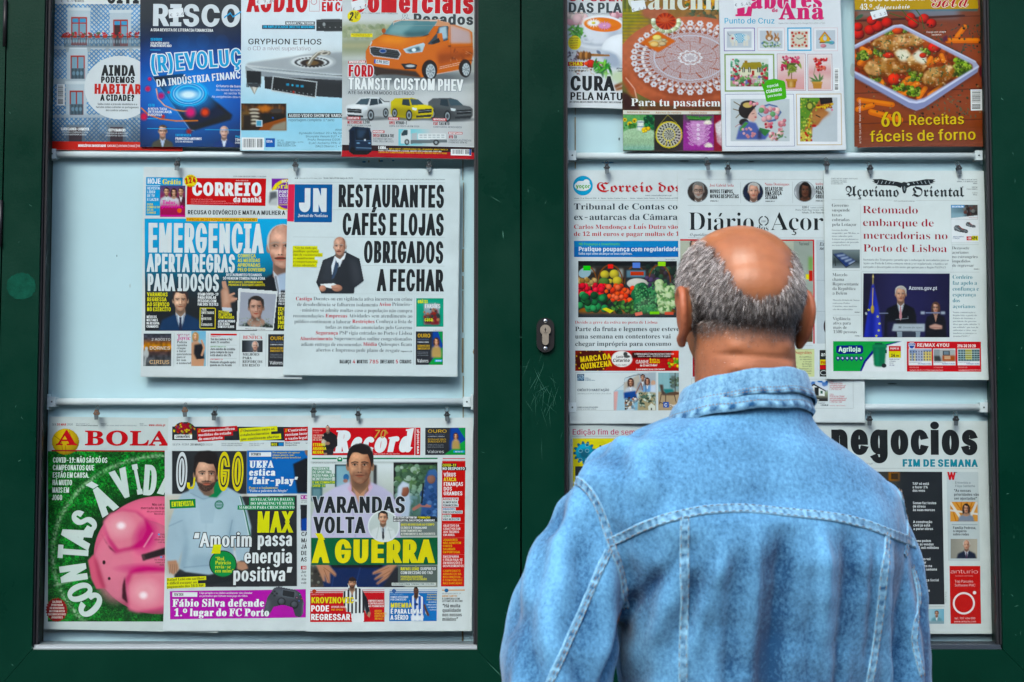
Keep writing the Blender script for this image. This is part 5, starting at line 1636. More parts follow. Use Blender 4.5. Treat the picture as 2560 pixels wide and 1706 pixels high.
# ---- herbal remedies
p=Pub('magazine','herbal remedies magazine with a cup of orange tea on its cover, shortest of the row','magazine',GLOSS,.006,CC,
 [(140,-230),(1020,-225),(1035,1028),(150,1004)],.012,0,MG,'d9dde0',.5,5,1,.004)
c=p.canvas(140,110,700,1006,1.5,4)
c.vgrad('d2d6da','c9ced6','c4c9d4','d4d8de','d2d6da','e2e6e8')
c.blobs(14,(150,120,300,210),(20,45),['e8c4c8','dba8b0','e8d4cc'],.3);c.blobs(8,(560,120,690,160),(20,40),['e4b8c0','c88a98'],.3)
for k in range(16):c.ell(180+(k*37)%120,260+(k*23)%90,38,11,['5c9a4a','78b060','3f7a38'][k%3],rot=-40+k*19,shade=.4)
c.ell(450,400,215,66,'dfe3ea',shade=.15);c.ell(450,385,190,50,'b9c0cc',soft=20)
c.poly([(280,220),(300,300),(340,380),(400,410),(520,405),(600,360),(650,280),(668,200)],'d9dde6',soft=6);c.poly([(520,250),(668,200),(620,350),(540,400)],'aab2c2',soft=30,a=.8)
c.ell(472,222,192,76,'eef0f4',rot=4);c.ell(474,232,174,66,'e2752a',rot=4);c.ell(450,215,130,30,'f09a52',soft=25,a=.7,rot=4)
c.line([(298,320),(280,350),(300,390),(350,395),(382,370)],18,'d0d5de',soft=4)
for fx,fy,cc,yc in((388,215,'f4f4f6','d8c83a'),(490,242,'d89ac8','e8b0c0')):
 for k in range(16):
  a=k*math.pi/8;c.ell(fx+36*math.cos(a),fy+18*math.sin(a),26,7,cc,rot=math.degrees(math.atan2(math.sin(a)*.5,math.cos(a))))
 c.ell(fx,fy,17,10,yc,shade=.4)
c.ell(660,470,200,150,'e2e6ec',shade=.25);c.poly([(410,480),(430,455),(520,480),(600,520),(640,640),(560,620),(470,540)],'c2cad6',soft=8);c.ell(560,560,90,60,'98a4b8',soft=40,a=.7,rot=40);c.ell(436,490,24,14,'6a7488',rot=40)
c.poly([(345,500),(540,512),(540,526),(345,528)],'9a6a3e')
for k in range(5):c.ell(245+k*26,522,19,46-abs(k-2)*5,['6a4426','a8764a'][k%2],shade=.6)
c.blobs(22,(150,480,240,580),(5,16),['6a5a6a','c0a8c8','4a4450'],.3,.6)
c.ell(362,598,44,40,'b8322a',shade=.7);c.ell(322,596,22,20,'d84a30',shade=.7);c.blobs(9,(400,560,470,620),(7,16),['a02c34','c8404a'],.5)
for k in range(26):c.ell(400+7*k%110+(k%5)*12,590+(k*29)%110,44,11,['2f7a30','56a040','1f5a28','7ab850'][k%4],rot=-70+k*23,shade=.5)
c.blobs(30,(200,640,400,700),(3,12),['8a3a34','d8d0c4','5a4a40','b89a70'],.3,.6)
c.rect(140,690,700,1006,'d4d8dc',soft=20,a=.5);c.poly([(580,800),(700,740),(700,775),(590,830)],'7a4a30',soft=4);c.poly([(590,832),(700,790),(700,830),(600,850)],'8f5a38',soft=4)
c.ell(660,720,120,60,'bcd09a',soft=40,a=.6)
c.done('cover_photo')
p.T('O PODER',150,8,60,520,'b5404a',wt=.3,part='masthead');p.T('DAS PLANTAS',148,114,88,830,'41484c',wt=.27,part='masthead');p.T('Remédios Caseiros N.º 8, Preço Portugal (Cont.): 2,50 €, bimestral',160,130,9,395,'41484c',wt=.2)
p.disc(210,400,64,70,'e2d21e','badge',30,.08)
for t,y,w_ in(('GUIA PARA',368,88),('UMA VIDA',389,76),('SAUDÁVEL',412,82),('TRUQUES',434,76),('E DICAS',455,64)):p.T(t,206-w_/2,y,15,w_,'6a5a14' if y<420 else 'a8442a',wt=.18,part='badge',rot=-3)
p.rect(148,578,300,618,'b52a26');p.T('CHÁS',160,614,38,128,'e8d020',wt=.25);p.T('Aliados da saúde',156,642,19,186,'24282c',wt=.18);p.T('e do bem-estar',156,668,19,166,'24282c',wt=.18);p.T('Alivie',600,650,19,None,'24282c',wt=.18,xs=.85);p.T('como',612,674,19,None,'24282c',wt=.18,xs=.85)
p.T('CURA',165,842,128,418,'15181b',wt=.27,part='headline');p.T('PELA NATUREZA',165,932,68,730,'15181b',wt=.24,part='headline');p.T('AS ERVAS MEDICINAIS PROLONGAM E MELHORAM A QUALIDADE DE VIDA',164,962,18,700,'1e2226',wt=.18)
p.build()
# ---- crochet magazine
p=Pub('magazine','crochet magazine showing a round white doily on a terracotta table','magazine',GLOSS,.0015,CC,
 [(655,-230),(1740,-230),(1752,1418),(664,1406)],.006,.002,MG,'b9785c',.5,6,1,.004)
c=p.canvas(656,-40,1700,1030,1.3,6)
c.fill('6a6a38')
for k in range(13):c.rect(656,88+k*31,900,104+k*31,'a89a2c',soft=4)
for k in range(10):c.rect(656+k*20,-40,668+k*20,110,['8a8a3a','4a5a2a'][k%2],soft=4)
c.rect(860,-40,1700,170,'8a6a3c',soft=8);c.blobs(90,(1240,60,1700,200),(12,34),['3a6a48','6a5a34','2a4a34','9a7a4a','58462a'],.4);c.blobs(60,(1250,-40,1560,80),(8,24),['c88a2a','4a6a3a','a05a24','d8a84a','2a3a24'],.3)
c.ell(960,120,130,60,'a86a52',soft=25)
c.ell(1300,580,690,425,'b86a50',soft=5);c.ell(1300,500,600,330,'c67c62',soft=200,a=.8)
c.poly([(656,860),(700,870),(760,920),(800,960),(830,1030),(656,1030)],'3a201c',soft=10);c.poly([(700,700),(780,850),(800,930),(720,880),(656,760),(656,700)],'a85c44',soft=14);c.line([(690,730),(770,830),(790,920)],10,'e0b09c',soft=10);c.rect(840,960,1700,1030,'5c2a24',soft=50,a=.9)
c.noise(30,.06)
# the doily: petals, mesh and a looped border drawn in its own tilted plane
def doily(c,cx,cy,rx,ry,wh,gap,seed=0):
 dx,dy=(c.X-cx)/rx,(c.Y-cy)/ry
 r=np.hypot(dx,dy);t=np.arctan2(dy,dx)
 base=np.clip((.72-r)*60,0,1)
 c.put(base,wh,.78)
 hol=((np.sin(r*150)*np.sin(t*70+(r*40).astype(int)*.5))>.25)&(r<.72)&(r>.2)
 c.put(hol*1.0,gap,.75)
 star=np.abs(((t*10/(2*math.pi)+np.where(r<.42,0,r*.9))%1)-.5)
 c.put(((star<.035+.02*(r>.5))&(r>.2)&(r<.6))*1.0,gap,.8)
 c.put((np.abs(r-.62)<.014)*1.0,wh,.8);c.put((np.abs(r-.45)<.008)*1.0,gap,.5)
 pet=np.abs(r-.2*(.7+.3*np.abs(np.cos(t*5))))<.016
 c.put(pet*1.0,'eef0f2',.8);c.put((np.abs(r-.11*(.7+.3*np.abs(np.cos(t*4))))<.013)*1.0,'f0f2f4',.8);c.put((np.abs(r-.15)<.008)*1.0,gap,.6)
 for kk in range(44):
  a=kk*2*math.pi/44
  for d in(-.1,.1):
   c.line([(cx+rx*.72*math.cos(a),cy+ry*.72*math.sin(a)),(cx+rx*.92*math.cos(a+d),cy+ry*.92*math.sin(a+d))],12,wh,.75)
  c.ell(cx+rx*.82*math.cos(a),cy+ry*.82*math.sin(a),16,14,'f0f2f4',a=.85)
 for kk in range(36):
  a=kk*2*math.pi/36
  fx,fy=cx+rx*.97*math.cos(a),cy+ry*.97*math.sin(a)
  for j in range(6):
   b=j*math.pi/3;c.ell(fx+20*math.cos(b),fy+17*math.sin(b),12,11,'dfe3ea',a=.9)
  c.ell(fx,fy,6,6,gap)
c.ell(1310,590,560,330,'7a3c2c',soft=30,a=.5)
doily(c,1290,540,545,335,'c6cbd8','a8614c')
for k in range(20):
 a=R(-10+k*10.5);c.ell(1065+120*math.cos(a),205+92*math.sin(a),22,18,['c8d0a8','dfe4cc','a8b48a'][k%3],shade=.5)
for k in range(36):
 a=k*2*math.pi/36;c.line([(1062,200),(1062+88*math.cos(a),200+74*math.sin(a))],13,['a83a2c','c8523c','8a2a22'][k%3],soft=4)
c.ell(1050,185,60,30,'d8785a',soft=25,a=.7)
c.poly([(825,400),(990,295),(1155,385),(990,492)],'d2672c',soft=3);c.poly([(890,398),(985,345),(1090,385),(1000,445)],'c9b488',soft=6)
for x,y,r_,cc in((980,352,42,'e4d06a'),(955,415,46,'d8a45a'),(1030,410,38,'a88a68'),(1045,375,24,'8a8068')):c.ell(x,y,r_,r_*.6,cc,shade=.4);c.ell(x,y,r_*.75,r_*.4,'efe2b0',soft=8,a=.5)
c.done('cover_photo')
p.T('Ganchillo',700,88,190,1090,'d8dcd0',font='M',part='masthead',wt=.2)
p.sticker([(735,15),(860,0),(880,82),(748,115)],[('€  4.60',750,108,27)],-8)
p.T('Para tu pasatiempo',735,990,70,960,'f0f2f0',font='M',wt=.2,part='headline')
p.quad([p.xy(*q)for q in((664,1030),(1750,1040),(1750,1075),(664,1070))],'d9d8cc','page')
p.T('Adornos de mesa',700,1057,19,212,'b0744a',wt=.17);p.T('Adornos de ventana',968,1061,19,240,'b0744a',wt=.17);p.T('Tapetes lindos',1278,1063,19,170,'b0744a',wt=.17);p.T('Flores',1556,1065,19,70,'b0744a',wt=.17)
c=p.canvas(664,1068,1750,1412,1.3,8);c.fill('3a2a26')
c.rect(664,1072,952,1402,'6fae72');c.rect(664,1072,952,1180,'5a9a58',soft=40,a=.7);c.blobs(50,(870,1075,950,1200),(8,22),['1f5a34','2f7a48','163f28'],.4)
for k in range(11):
 x,y=680+(k*47)%95,1120+(k*31)%60;c.ell(x,y,19,17,'e4c022');c.ell(x,y,8,8,'5a3a18')
c.blobs(20,(670,1160,790,1200),(8,18),['2a5a28','3f7a34'],.3);c.poly([(664,1260),(700,1215),(800,1195),(900,1200),(952,1225),(952,1400),(664,1400)],'a9c6a4',soft=4);c.ell(808,1250,145,52,'b5d0ae')
for k in range(24):c.line([(668+k*12,1290+(k%3)*6),(664+k*12.4,1385-(k%4)*12)],5,'7a9c78',soft=4,a=.7)
c.ell(808,1250,140,48,'8fb48c',soft=60,a=.4);c.rect(795,1135,856,1215,'e0e4dc',soft=4);c.ell(826,1135,31,9,'f0f2ee');c.ell(826,1140,30,4,'2a4a6a');c.rect(796,1180,855,1188,'4a6a9a');c.blobs(9,(845,1190,925,1225),(12,20),['e8c81e','d8b018'],.6)
c.rect(664,1370,952,1402,'4a8a90',soft=20,a=.6)
c.rect(958,1072,1220,1404,'262320');c.line([(1080,1075),(1000,1170)],4,'b8a84a');c.line([(1080,1075),(1165,1150)],4,'b8a84a')
rr=np.hypot((c.X-1092)/124,(c.Y-1258)/124);tt=np.arctan2(c.Y-1258,c.X-1092)
c.put((rr<1)*1.0,'b4b4a6');c.put((np.abs(rr-.96)<.05)*1.0,'cabc40')
c.put(((np.abs(rr-.78)<.09)&(np.sin(tt*22)>.1))*1.0,'34322c');c.put(((np.abs(rr-.58)<.07)&(np.sin(tt*16+1)>0))*1.0,'3c3a34');c.put((np.abs(rr-.45)<.03)*1.0,'cabc40');c.put(((rr<.4)&(np.sin(tt*12+rr*12)>.2))*1.0,'4a4840');c.line([(1075,1310),(1060,1365)],8,'c8b63c');c.line([(1095,1310),(1110,1360)],8,'c8b63c')
c.rect(1226,1074,1508,1406,'8a3a86');c.rect(1226,1230,1508,1406,'a33f98',soft=60,a=.7);c.rect(1226,1074,1508,1130,'4a4a4a',soft=20)
for k in range(22):c.line([(1380,1115),(1260+k*11,1085+(k*17)%50)],12,['3a7a3a','5a9a4a','244a24'][k%3],soft=5)
c.poly([(1290,1130),(1440,1130),(1420,1330),(1370,1370),(1320,1330)],'c58fc0',soft=5)
for k in range(8):
 for sg in(-1,1):
  y=1165+k*26;c.ell(1368+sg*(85+(k%2)*14-k*4),y,27,10,'dcb4d8',rot=sg*-30);c.ell(1368+sg*(85+(k%2)*14-k*4),y,17,5,'9a4a94',rot=sg*-30);c.line([(1368,y),(1368+sg*70,y)],3,'e0c0dc',.7)
for k in range(4):c.ell(1364,1170+k*42,14,14,'ecdcea');c.ell(1364,1170+k*42,4,4,'b878b0')
for fx,fy in((1455,1155),(1462,1370)):
 for k in range(9):
  a=-math.pi*k/8;c.ell(fx+18*math.cos(a),fy+16*math.sin(a),22,7,'e6dfcf',rot=math.degrees(a))
c.rect(1514,1076,1750,1412,'8a1f30');c.poly([(1520,1160),(1590,1110),(1640,1200),(1580,1300),(1530,1240)],'d8d0d4',soft=4);c.poly([(1530,1250),(1600,1240),(1610,1400),(1540,1330)],'c8b8c0',soft=6,a=.8);c.noise(8,.1)
c.done('photo_strip')
p.build()
# ---- cross-stitch magazine
p=Pub('magazine','white cross stitch magazine with a pink title and small framed embroideries','magazine',GLOSS,-.004,CDD,
 [(48,-190),(962,-190),(1010,1132),(78,1143)],-.004,.012,MG,'dde1e6',.7,7,2,.006)
p.T('L',172,122,200,132,'d6527e',font='M',wt=.26,part='masthead');p.T('abores',288,64,130,550,'d6527e',font='M',wt=.26,part='masthead')
p.T('de',450,92,30,48,'d6527e',font='M',wt=.26,part='masthead');p.T('Ana',505,146,120,345,'d6527e',font='M',wt=.26,part='masthead',ol=('dde1e6',.05))
p.sticker([(158,-30),(270,-20),(268,52),(168,72)],[('€  5.45',172,52,22)],-6)
p.T('Punto de Cruz',90,180,42,385,'2aa8d0',wt=.16,part='masthead');p.T('España 4,50 € • Canarias 4,65 € • Portugal (Cont.) 4,55 € • n.º 263',502,182,11,350,'6a7278')
def fr(x0,y0,x1,y1,col,wd,inn):
 p.rect(x0,y0,x1,y1,col,'framed_embroidery');p.rect(x0+wd,y0+wd,x1-wd,y1-wd,'e4e6ea','framed_embroidery');c=p.canvas(*inn,1.3,3);c.fill('bfc7d0');return c
c=fr(88,212,322,388,'6a52a0',5,(112,238,298,362))
c.ell(205,290,62,34,'4aa0c4');c.ell(155,295,22,34,'d8d4c8');c.ell(262,288,22,20,'d8d4c8');c.put(c.pmask([(150,262),(262,258),(270,320),(160,322)])*(((c.X//9+c.Y//9)%2)<1),'d6e4ea');[c.rect(x,308,x+16,348,'d8d4c8')for x in(148,175,235,255)];c.ell(155,292,8,8,'b04048');c.line([(118,250),(128,268),(140,270)],3,'5a5a5a');c.done('framed_embroidery')
c=fr(342,210,548,384,'d8b4bc',3,(360,232,532,365))
for x,y,s_ in((432,270,1.3),(488,285,1)):c.ell(x,y+10*s_,22*s_,20*s_,'a5764e',shade=.4);c.ell(x-9*s_,y-18*s_,6*s_,20*s_,'9a6a44',rot=-20);c.ell(x+8*s_,y-18*s_,6*s_,20*s_,'c8a07a',rot=10);c.ell(x,y+16*s_,10*s_,10*s_,'e0d8cc')
c.blobs(40,(375,318,520,355),(4,9),['6a8a5a','8aa878','dfe4d4','5a7a9a'],.2);c.done('framed_embroidery')
c=fr(568,208,750,384,'3aa8d4',9,(594,234,726,360))
c.fill('d0cdbc')
for k in range(12):
 a=k*math.pi/6;c.ell(658+50*math.cos(a),296+48*math.sin(a),9,9,'b8443c' if k%2 else 'c87a6a')
for x in(606,712):
 for y in(248,346):c.ell(x,y,9,9,'b03a3a')
c.line([(658,296),(640,286)],4,'2a2a2a');c.line([(658,296),(692,284)],4,'2a2a2a');c.done('framed_embroidery')
c=fr(766,210,948,386,'d8b4bc',3,(785,228,930,368))
c.poly([(802,300),(850,236),(902,300)],'a85a34');c.poly([(815,290),(850,246),(888,290),(888,318),(815,318)],'d8a83a');c.ell(852,290,15,17,'b4c0ca');c.ell(852,266,7,7,'6aa0b8');c.rect(812,316,892,326,'8a5a34');c.ell(902,322,22,14,'6aa4c4',shade=.4);c.ell(840,346,22,14,'c8848c',shade=.4);c.ell(880,320,30,8,'5a9a8a');c.done('framed_embroidery')
c=fr(92,408,470,694,'8fa870',11,(138,444,425,655))
c.vgrad('d4d8d4','cfd8d0','a8b890','8aa070');c.poly([(210,530),(235,475),(365,470),(390,525)],'9a8a3a');c.rect(243,460,266,482,'9a7430');c.rect(212,525,388,575,'d8d8bc');c.rect(300,535,318,572,'a83a30')
for x in(228,272,340,362):c.rect(x,512,x+20,548,'4a5048');c.rect(x+8,512,x+11,548,'d8d8c8')
c.blobs(90,(140,570,425,655),(6,18),['c8506a','d88a9a','4a7a48','6a6aa8','8a3a48','6a9a5a','d8b0b8'],.4);c.blobs(40,(140,450,215,580),(5,12),['b83a48','4a8a6a','6aa888','d8dcd8'],.3);c.blobs(28,(375,480,425,640),(5,13),['c0404a','5a8a58'],.3)
for k in range(9):c.rect(300+k*9,590,304+k*9,630,'e0e4dc')
c.done('framed_embroidery')
c=fr(490,406,706,684,'9a4a50',3,(498,414,698,676));c.vgrad('e0d4d4','e4cccc','dcb0b0','d8a4a4');c.line([(600,600),(602,520),(590,480)],6,'6a5a34');c.line([(602,540),(620,490)],4,'6a5a34')
for k in range(26):c.ell(600+66*math.cos(k*2.4)*(k%7)/6,500+50*math.sin(k*2.4)*(k%7)/6,28,8,['6a7a34','8a9a4a','4a5a2a'][k%3],rot=k*47)
c.blobs(26,(535,425,660,480),(6,14),['c8506a','b03a58','d87a90'],.4);c.blobs(12,(525,490,560,530),(6,11),['c04a64','a83a54'],.4);c.poly([(562,598),(640,598),(630,662),(572,662)],'a8743a');c.rect(556,596,644,612,'b88a4a');c.rect(585,612,608,660,'d8b880',soft=8);c.done('framed_embroidery')
c=fr(722,408,906,684,'9a4a50',3,(730,416,898,676));c.vgrad('e4d8d8','e0cccc','d8a8a8','e0c4c0','dcb8b4');c.line([(790,610),(768,560),(780,500),(830,450)],3,'6a6a3a')
c.blobs(22,(770,440,830,495),(6,13),['c8484a','d87868','b03a40'],.4);c.blobs(18,(790,500,858,530),(6,12),['c8484a','d87868'],.4);c.blobs(8,(840,440,868,465),(5,9),['c8484a'],.4)
for k in range(6):c.ell(795+26*math.cos(k*1.1),600+12*math.sin(k),34,7,'5a7a4a',rot=-60+k*30)
c.poly([(758,618),(832,618),(826,668),(766,668)],'b8864a');c.rect(754,616,834,630,'c89a58');c.done('framed_embroidery')
c=fr(98,712,618,1108,'5a6a9a',3,(140,748,585,1068));c.fill('c0c8cc')
for q in([(165,770),(215,800)],[(160,825),(215,840)],[(180,890),(225,845)],[(335,780),(305,800)]):c.line(q,6,'6a5430')
c.ell(262,835,62,62,'24201f');c.ell(275,790,60,30,'2a2423');c.ell(240,925,36,28,'24201f');c.poly([(262,830),(320,815),(338,860),(335,900),(310,925),(270,900)],'d8b0a4',soft=4);c.ell(268,795,36,20,'c8b070');c.blobs(7,(280,775,340,800),(9,15),['d88a98','e0b0b4'],.3);c.poly([(240,850),(262,820),(335,800),(285,860),(262,900)],'211d1c');c.line([(300,862),(318,858)],3,'2a2020');c.ell(328,886,8,4,'b03a44')
c.poly([(180,1055),(205,960),(255,915),(330,930),(360,990),(440,1000),(400,1055)],'5a68a4',soft=3);c.poly([(205,975),(250,922),(275,930),(215,995)],'4a8a4a');c.blobs(14,(230,950,340,1040),(8,12),['c88a90','d8a8a8'],.2);c.poly([(360,965),(440,985),(400,1030),(350,990)],'3f7a44');c.rect(345,985,372,1050,'3a3a5a',soft=6)
c.poly([(345,860),(380,800),(430,785),(490,800),(525,850),(480,915),(420,925)],'5f6f9a');c.poly([(352,858),(385,812),(430,797),(485,810),(510,850),(470,900),(420,912)],'b4c0cc');c.blobs(16,(365,815,500,905),(12,24),['d8a4a8','c87a88','e4c4bc','6a9a6a'],.4);c.ell(415,945,20,26,'d4aca0');c.blobs(10,(400,925,450,970),(6,12),['b83a48','d87a88'],.3)
for fx,fy in((530,930),(462,1030),(505,995)):c.blobs(12,(fx-24,fy-22,fx+24,fy+22),(10,18),['d8a0a4','c87a84','e4c8c0'],.4)
c.blobs(12,(440,990,560,1050),(6,12),['4a7a4a','3a6a3a'],.2,.5);c.line([(175,960),(200,940),(230,945)],3,'a83a40');c.done('framed_embroidery')
c=fr(634,708,976,1098,'c8b490',6,(664,736,945,1070));c.fill('bcc4ca')
c.poly([(664,736),(900,736),(905,800),(850,830),(880,850),(860,870),(830,900),(800,945),(760,960),(740,1070),(664,1070)],'a06a44',soft=4);c.poly([(664,736),(830,736),(790,780),(740,860),(705,960),(664,1040)],'5f8a38');c.blobs(60,(668,740,790,960),(4,10),['a8b858','3a5a24','8a9a3a','c8c060'],.3);c.ell(738,800,30,36,'4a5a28');c.ell(738,800,18,22,'a8a850')
c.poly([(810,736),(905,736),(910,775),(820,790)],'1c1715');c.line([(790,810),(850,805),(910,785)],14,'c8a838');c.blobs(22,(790,790,915,820),(4,8),['d8b848','8a3a2a'],.4);c.ell(905,830,9,9,'d88aa0')
c.poly([(780,850),(830,840),(900,850),(825,900),(790,940),(745,900)],'b07a50',soft=12);c.line([(785,870),(815,885)],7,'241a16');c.line([(740,900),(730,960)],8,'d0b040');c.ell(770,950,18,10,'b0403c');c.poly([(664,1000),(740,970),(755,1000),(745,1070),(664,1070)],'c8b45a',soft=4);c.blobs(36,(668,960,750,1068),(4,10),['d8c870','b03a34','6a8a3a'],.3);c.done('framed_embroidery')
p.poly([(372,640),(378,622),(388,640),(420,605),(470,595),(540,610),(550,622),(555,645),(562,735),(548,748),(420,772),(408,765),(395,700)],'4fae2e','badge')
p.T('especial',415,664,22,88,WH,wt=.14,rot=-9,part='badge');p.T('CUADROS',408,706,23,122,WH,wt=.2,rot=-9,part='badge');p.T('para bordar',420,738,20,112,WH,wt=.14,rot=-9,part='badge')
p.barcode(922,515,960,690,True)
p.build()
# ---- oven recipes
p=Pub('magazine','cookery magazine with roast chicken and carrots in a glass dish, rightmost of its row','magazine',GLOSS,.0,CDD,
 [(1068,-190),(1995,-190),(2052,1085),(1100,1114)],-.02,.022,MG,'8a4a38',.5,8,2,.005)
c=p.canvas(1074,-30,2050,1108,1.3,12)
c.vgrad('8a5a48','7a4636','8a4a38','94503c','8a4836','8f4e3a','84452f','7f4a3c')
for y in(150,700,930):c.line([(1074,y+6),(2050,y-30)],5,'4a2620',soft=5)
for k in range(120):
 y=c.rng.uniform(60,1108);x=c.rng.uniform(1074,2000);c.line([(x,y),(x+c.rng.uniform(40,160),y-5)],4,['6a3426','a8654c','9a5a44'][k%3],soft=5,a=.4)
c.rect(1074,-30,2005,85,'3a5a5a',soft=4);c.rect(1500,70,1860,130,'6f8ea8',soft=25,a=.8);c.rect(1100,85,1300,130,'7a6a64',soft=10);c.line([(1074,160),(1900,120)],16,'4a2a22',soft=8)
for x,y,r_ in((1105,260,44),(1100,205,36),(1190,228,42),(1250,200,46),(1320,172,42),(1205,155,38),(1498,132,38),(1600,142,40),(1520,178,42),(1655,178,38)):c.ell(x,y,r_,r_*.92,'b02018',shade=1.0)
for q in([(1430,70),(1470,120),(1560,180)],[(1530,60),(1580,130),(1600,220)],[(1340,100),(1440,130)]):c.line(q,7,'3a5a2a')
c.ell(1110,130,34,14,'3a5a44',rot=-30)
def carrot(x0,y0,x1,y1,w_,cc='d86a20'):
 c.line([(x0,y0),(x1,y1)],w_*1.1,'6a2c14',soft=10,a=.6);c.line([(x0,y0),(x1,y1)],w_,cc,soft=4);c.line([(x0,y0-w_*.15),(x1,y1-w_*.15)],w_*.4,'f0984a',soft=w_*.3,a=.7)
carrot(1845,280,1905,205,38);carrot(1775,308,2000,308,40);carrot(1110,755,1360,790,40);carrot(1100,825,1210,795,40);carrot(1200,845,1420,905,46)
c.blobs(70,(1600,180,2040,420),(3,9),['2a1a14','3a4a34','5a4a34'],.4);c.blobs(110,(1100,640,2040,900),(3,9),['2a1c16','39402c','8a6a4a','1c1410'],.4)
for k in range(60):
 x,y=(c.rng.uniform(1650,2040),c.rng.uniform(180,420))if k%2 else(c.rng.uniform(1600,2040),c.rng.uniform(720,900));c.ell(x,y,11,4,['4a5a44','33443a'][k%2],rot=c.rng.uniform(0,180))
c.poly([(1740,285),(1770,265),(1780,310),(1740,320)],'5a2a3a',soft=4);c.ell(2030,540,18,45,'5a1f28')
c.poly([(1074,350),(1380,185),(1440,182),(1990,470),(2012,505),(1995,560),(1600,825),(1540,838),(1480,825),(1074,590)],'3a2018',soft=20,a=.6)
c.poly([(1074,342),(1370,190),(1430,183),(1980,460),(2010,500),(2000,545),(1600,812),(1540,835),(1480,812),(1074,575)],'a9aecb')
c.poly([(1074,560),(1490,770),(1540,778),(1600,765),(2005,510),(2000,545),(1600,812),(1540,835),(1480,812),(1074,588)],'8a90b4',soft=5);c.line([(1074,545),(1490,768),(1545,775),(1600,762),(2005,505)],14,'cfd3ea',soft=6);c.line([(1074,348),(1380,195),(1440,192),(1985,470)],10,'c8cce0',soft=5)
m=c.pmask([(1074,375),(1385,212),(1430,212),(1960,490),(1965,520),(1600,740),(1540,755),(1490,742),(1074,535)],3)
A0=c.A.copy();c.fill('8a3c1c');c.noise(22,.4);c.blobs(60,(1074,230,1960,740),(18,46),['a8481c','7a3018','c8602a','6a4a1c','8a2a18'],.5)
def broc(x,y,s_=1.0):
 for k in range(16):c.ell(x+c.rng.uniform(-38,38)*s_,y+c.rng.uniform(-28,28)*s_,17*s_,15*s_,['5a7a24','7f9a38','3a5418','8aa04a','44581c'][k%5],shade=.8)
 for k in range(20):c.ell(x+c.rng.uniform(-44,44)*s_,y+c.rng.uniform(-34,34)*s_,6*s_,6*s_,['a8b458','2a4010','6a8430'][k%3],a=.8)
for x0,y0,x1,y1 in((1110,480,1160,440),(1130,370,1190,395),(1630,480,1700,450),(1650,440,1620,490),(1730,420,1745,460),(1560,740,1610,665),(1640,720,1720,660),(1480,630,1540,600),(1470,600,1530,575),(1420,690,1450,620),(1270,600,1290,640),(1420,720,1470,700),(1500,660,1550,630)):carrot(x0,y0,x1,y1,36)
for x,y,s_ in((1130,420,1.0),(1260,400,.9),(1330,250,.9),(1850,540,1.2),(1880,480,1.2),(1910,520,1.0),(1520,690,1.1),(1410,655,1.0),(1540,575,1.1),(1230,590,.9),(1610,390,.8),(1450,225,.7)):broc(x,y,s_)
def meat(pts,n,seed):
 mm=c.pmask(pts,5);B0=c.A.copy();c.poly([(x+4,y+14)for x,y in pts],'4a2410',14,.8);B1=c.A.copy()
 xs,ys=[q[0]for q in pts],[q[1]for q in pts];bx=(min(xs),min(ys),max(xs),max(ys));h_=bx[3]-bx[1]
 c.fill('b98a54');c.put(np.clip((c.Y-bx[1]-h_*.45)/(h_*.6),0,1),'7a451c',.85);c.put(np.clip((bx[1]+h_*.5-c.Y)/(h_*.5),0,1),'d9b98a',.6)
 c.A=c.A*(1-.35*np.clip((c.nz(46)-.45)*4,0,1)[...,None]*np.array([.6,1,1.3]));c.A=np.clip(c.A+46*np.clip((c.nz(30)-.55)*4,0,1)[...,None],0,255);c.patch(12,'f6ead0',.82,.5);c.noise(14,.08)
 c.A=B1*(1-mm[...,None])+c.A*mm[...,None]
meat([(1195,340),(1230,300),(1300,268),(1400,255),(1520,252),(1580,275),(1592,320),(1570,350),(1500,345),(1440,372),(1360,388),(1260,372)],30,1)
meat([(1142,520),(1170,470),(1240,438),(1330,430),(1420,452),(1480,500),(1470,540),(1400,555),(1330,580),(1240,575),(1170,560)],30,2)
meat([(1580,600),(1600,545),(1660,510),(1740,500),(1800,490),(1830,530),(1800,590),(1740,640),(1660,660),(1600,640)],30,3)
meat([(1370,400),(1400,370),(1470,372),(1520,420),(1500,470),(1440,478),(1390,450)],10,4);c.poly([(1378,402),(1405,376),(1465,380),(1500,420),(1480,462),(1425,462)],'e2dcc6',6);c.noise(7,.05)
meat([(1470,440),(1510,420),(1600,455),(1622,500),(1590,545),(1520,530),(1475,490)],10,5);c.poly([(1510,415),(1560,372),(1610,420),(1622,470),(1590,488),(1540,462)],'e6e0cc',6)
c.ell(1400,222,44,38,'d04a28',shade=.9);c.ell(1678,360,50,38,'c2261c',shade=1.0);c.ell(1375,600,50,46,'c4301e',shade=1.0);c.ell(1330,420,44,22,'b83020',shade=.8);c.ell(1590,420,26,20,'b83424',shade=.6)
for k in range(110):c.ell(c.rng.uniform(1180,1800),c.rng.uniform(270,640),9,3.5,['3a5a3a','4f6f48','2f4a2c'][k%3],rot=c.rng.uniform(0,180))
for k in range(60):c.ell(c.rng.uniform(1150,1800),c.rng.uniform(260,640),7,5,'f4e6cc',soft=6,a=.5)
c.A=A0*(1-m[...,None])+c.A*m[...,None]
c.done('cover_photo')
p.poly([(1070,-60),(1998,-60),(2008,55),(2005,68),(1078,76)],'b89328','masthead');p.T('TeleCulinária',1130,12,62,480,'e8eae6',wt=.16,part='masthead');p.T('43.º Aniversário',1115,76,40,380,'f0f0ea',font='C',part='masthead',rot=-2);p.T('Gold',1628,58,110,320,'b8262c',font='C',part='masthead',ol=('f0ece0',.03))
p.sticker([(1192,92),(1308,60),(1325,118),(1212,150)],[('€  3.30',1220,134,22)],-14)
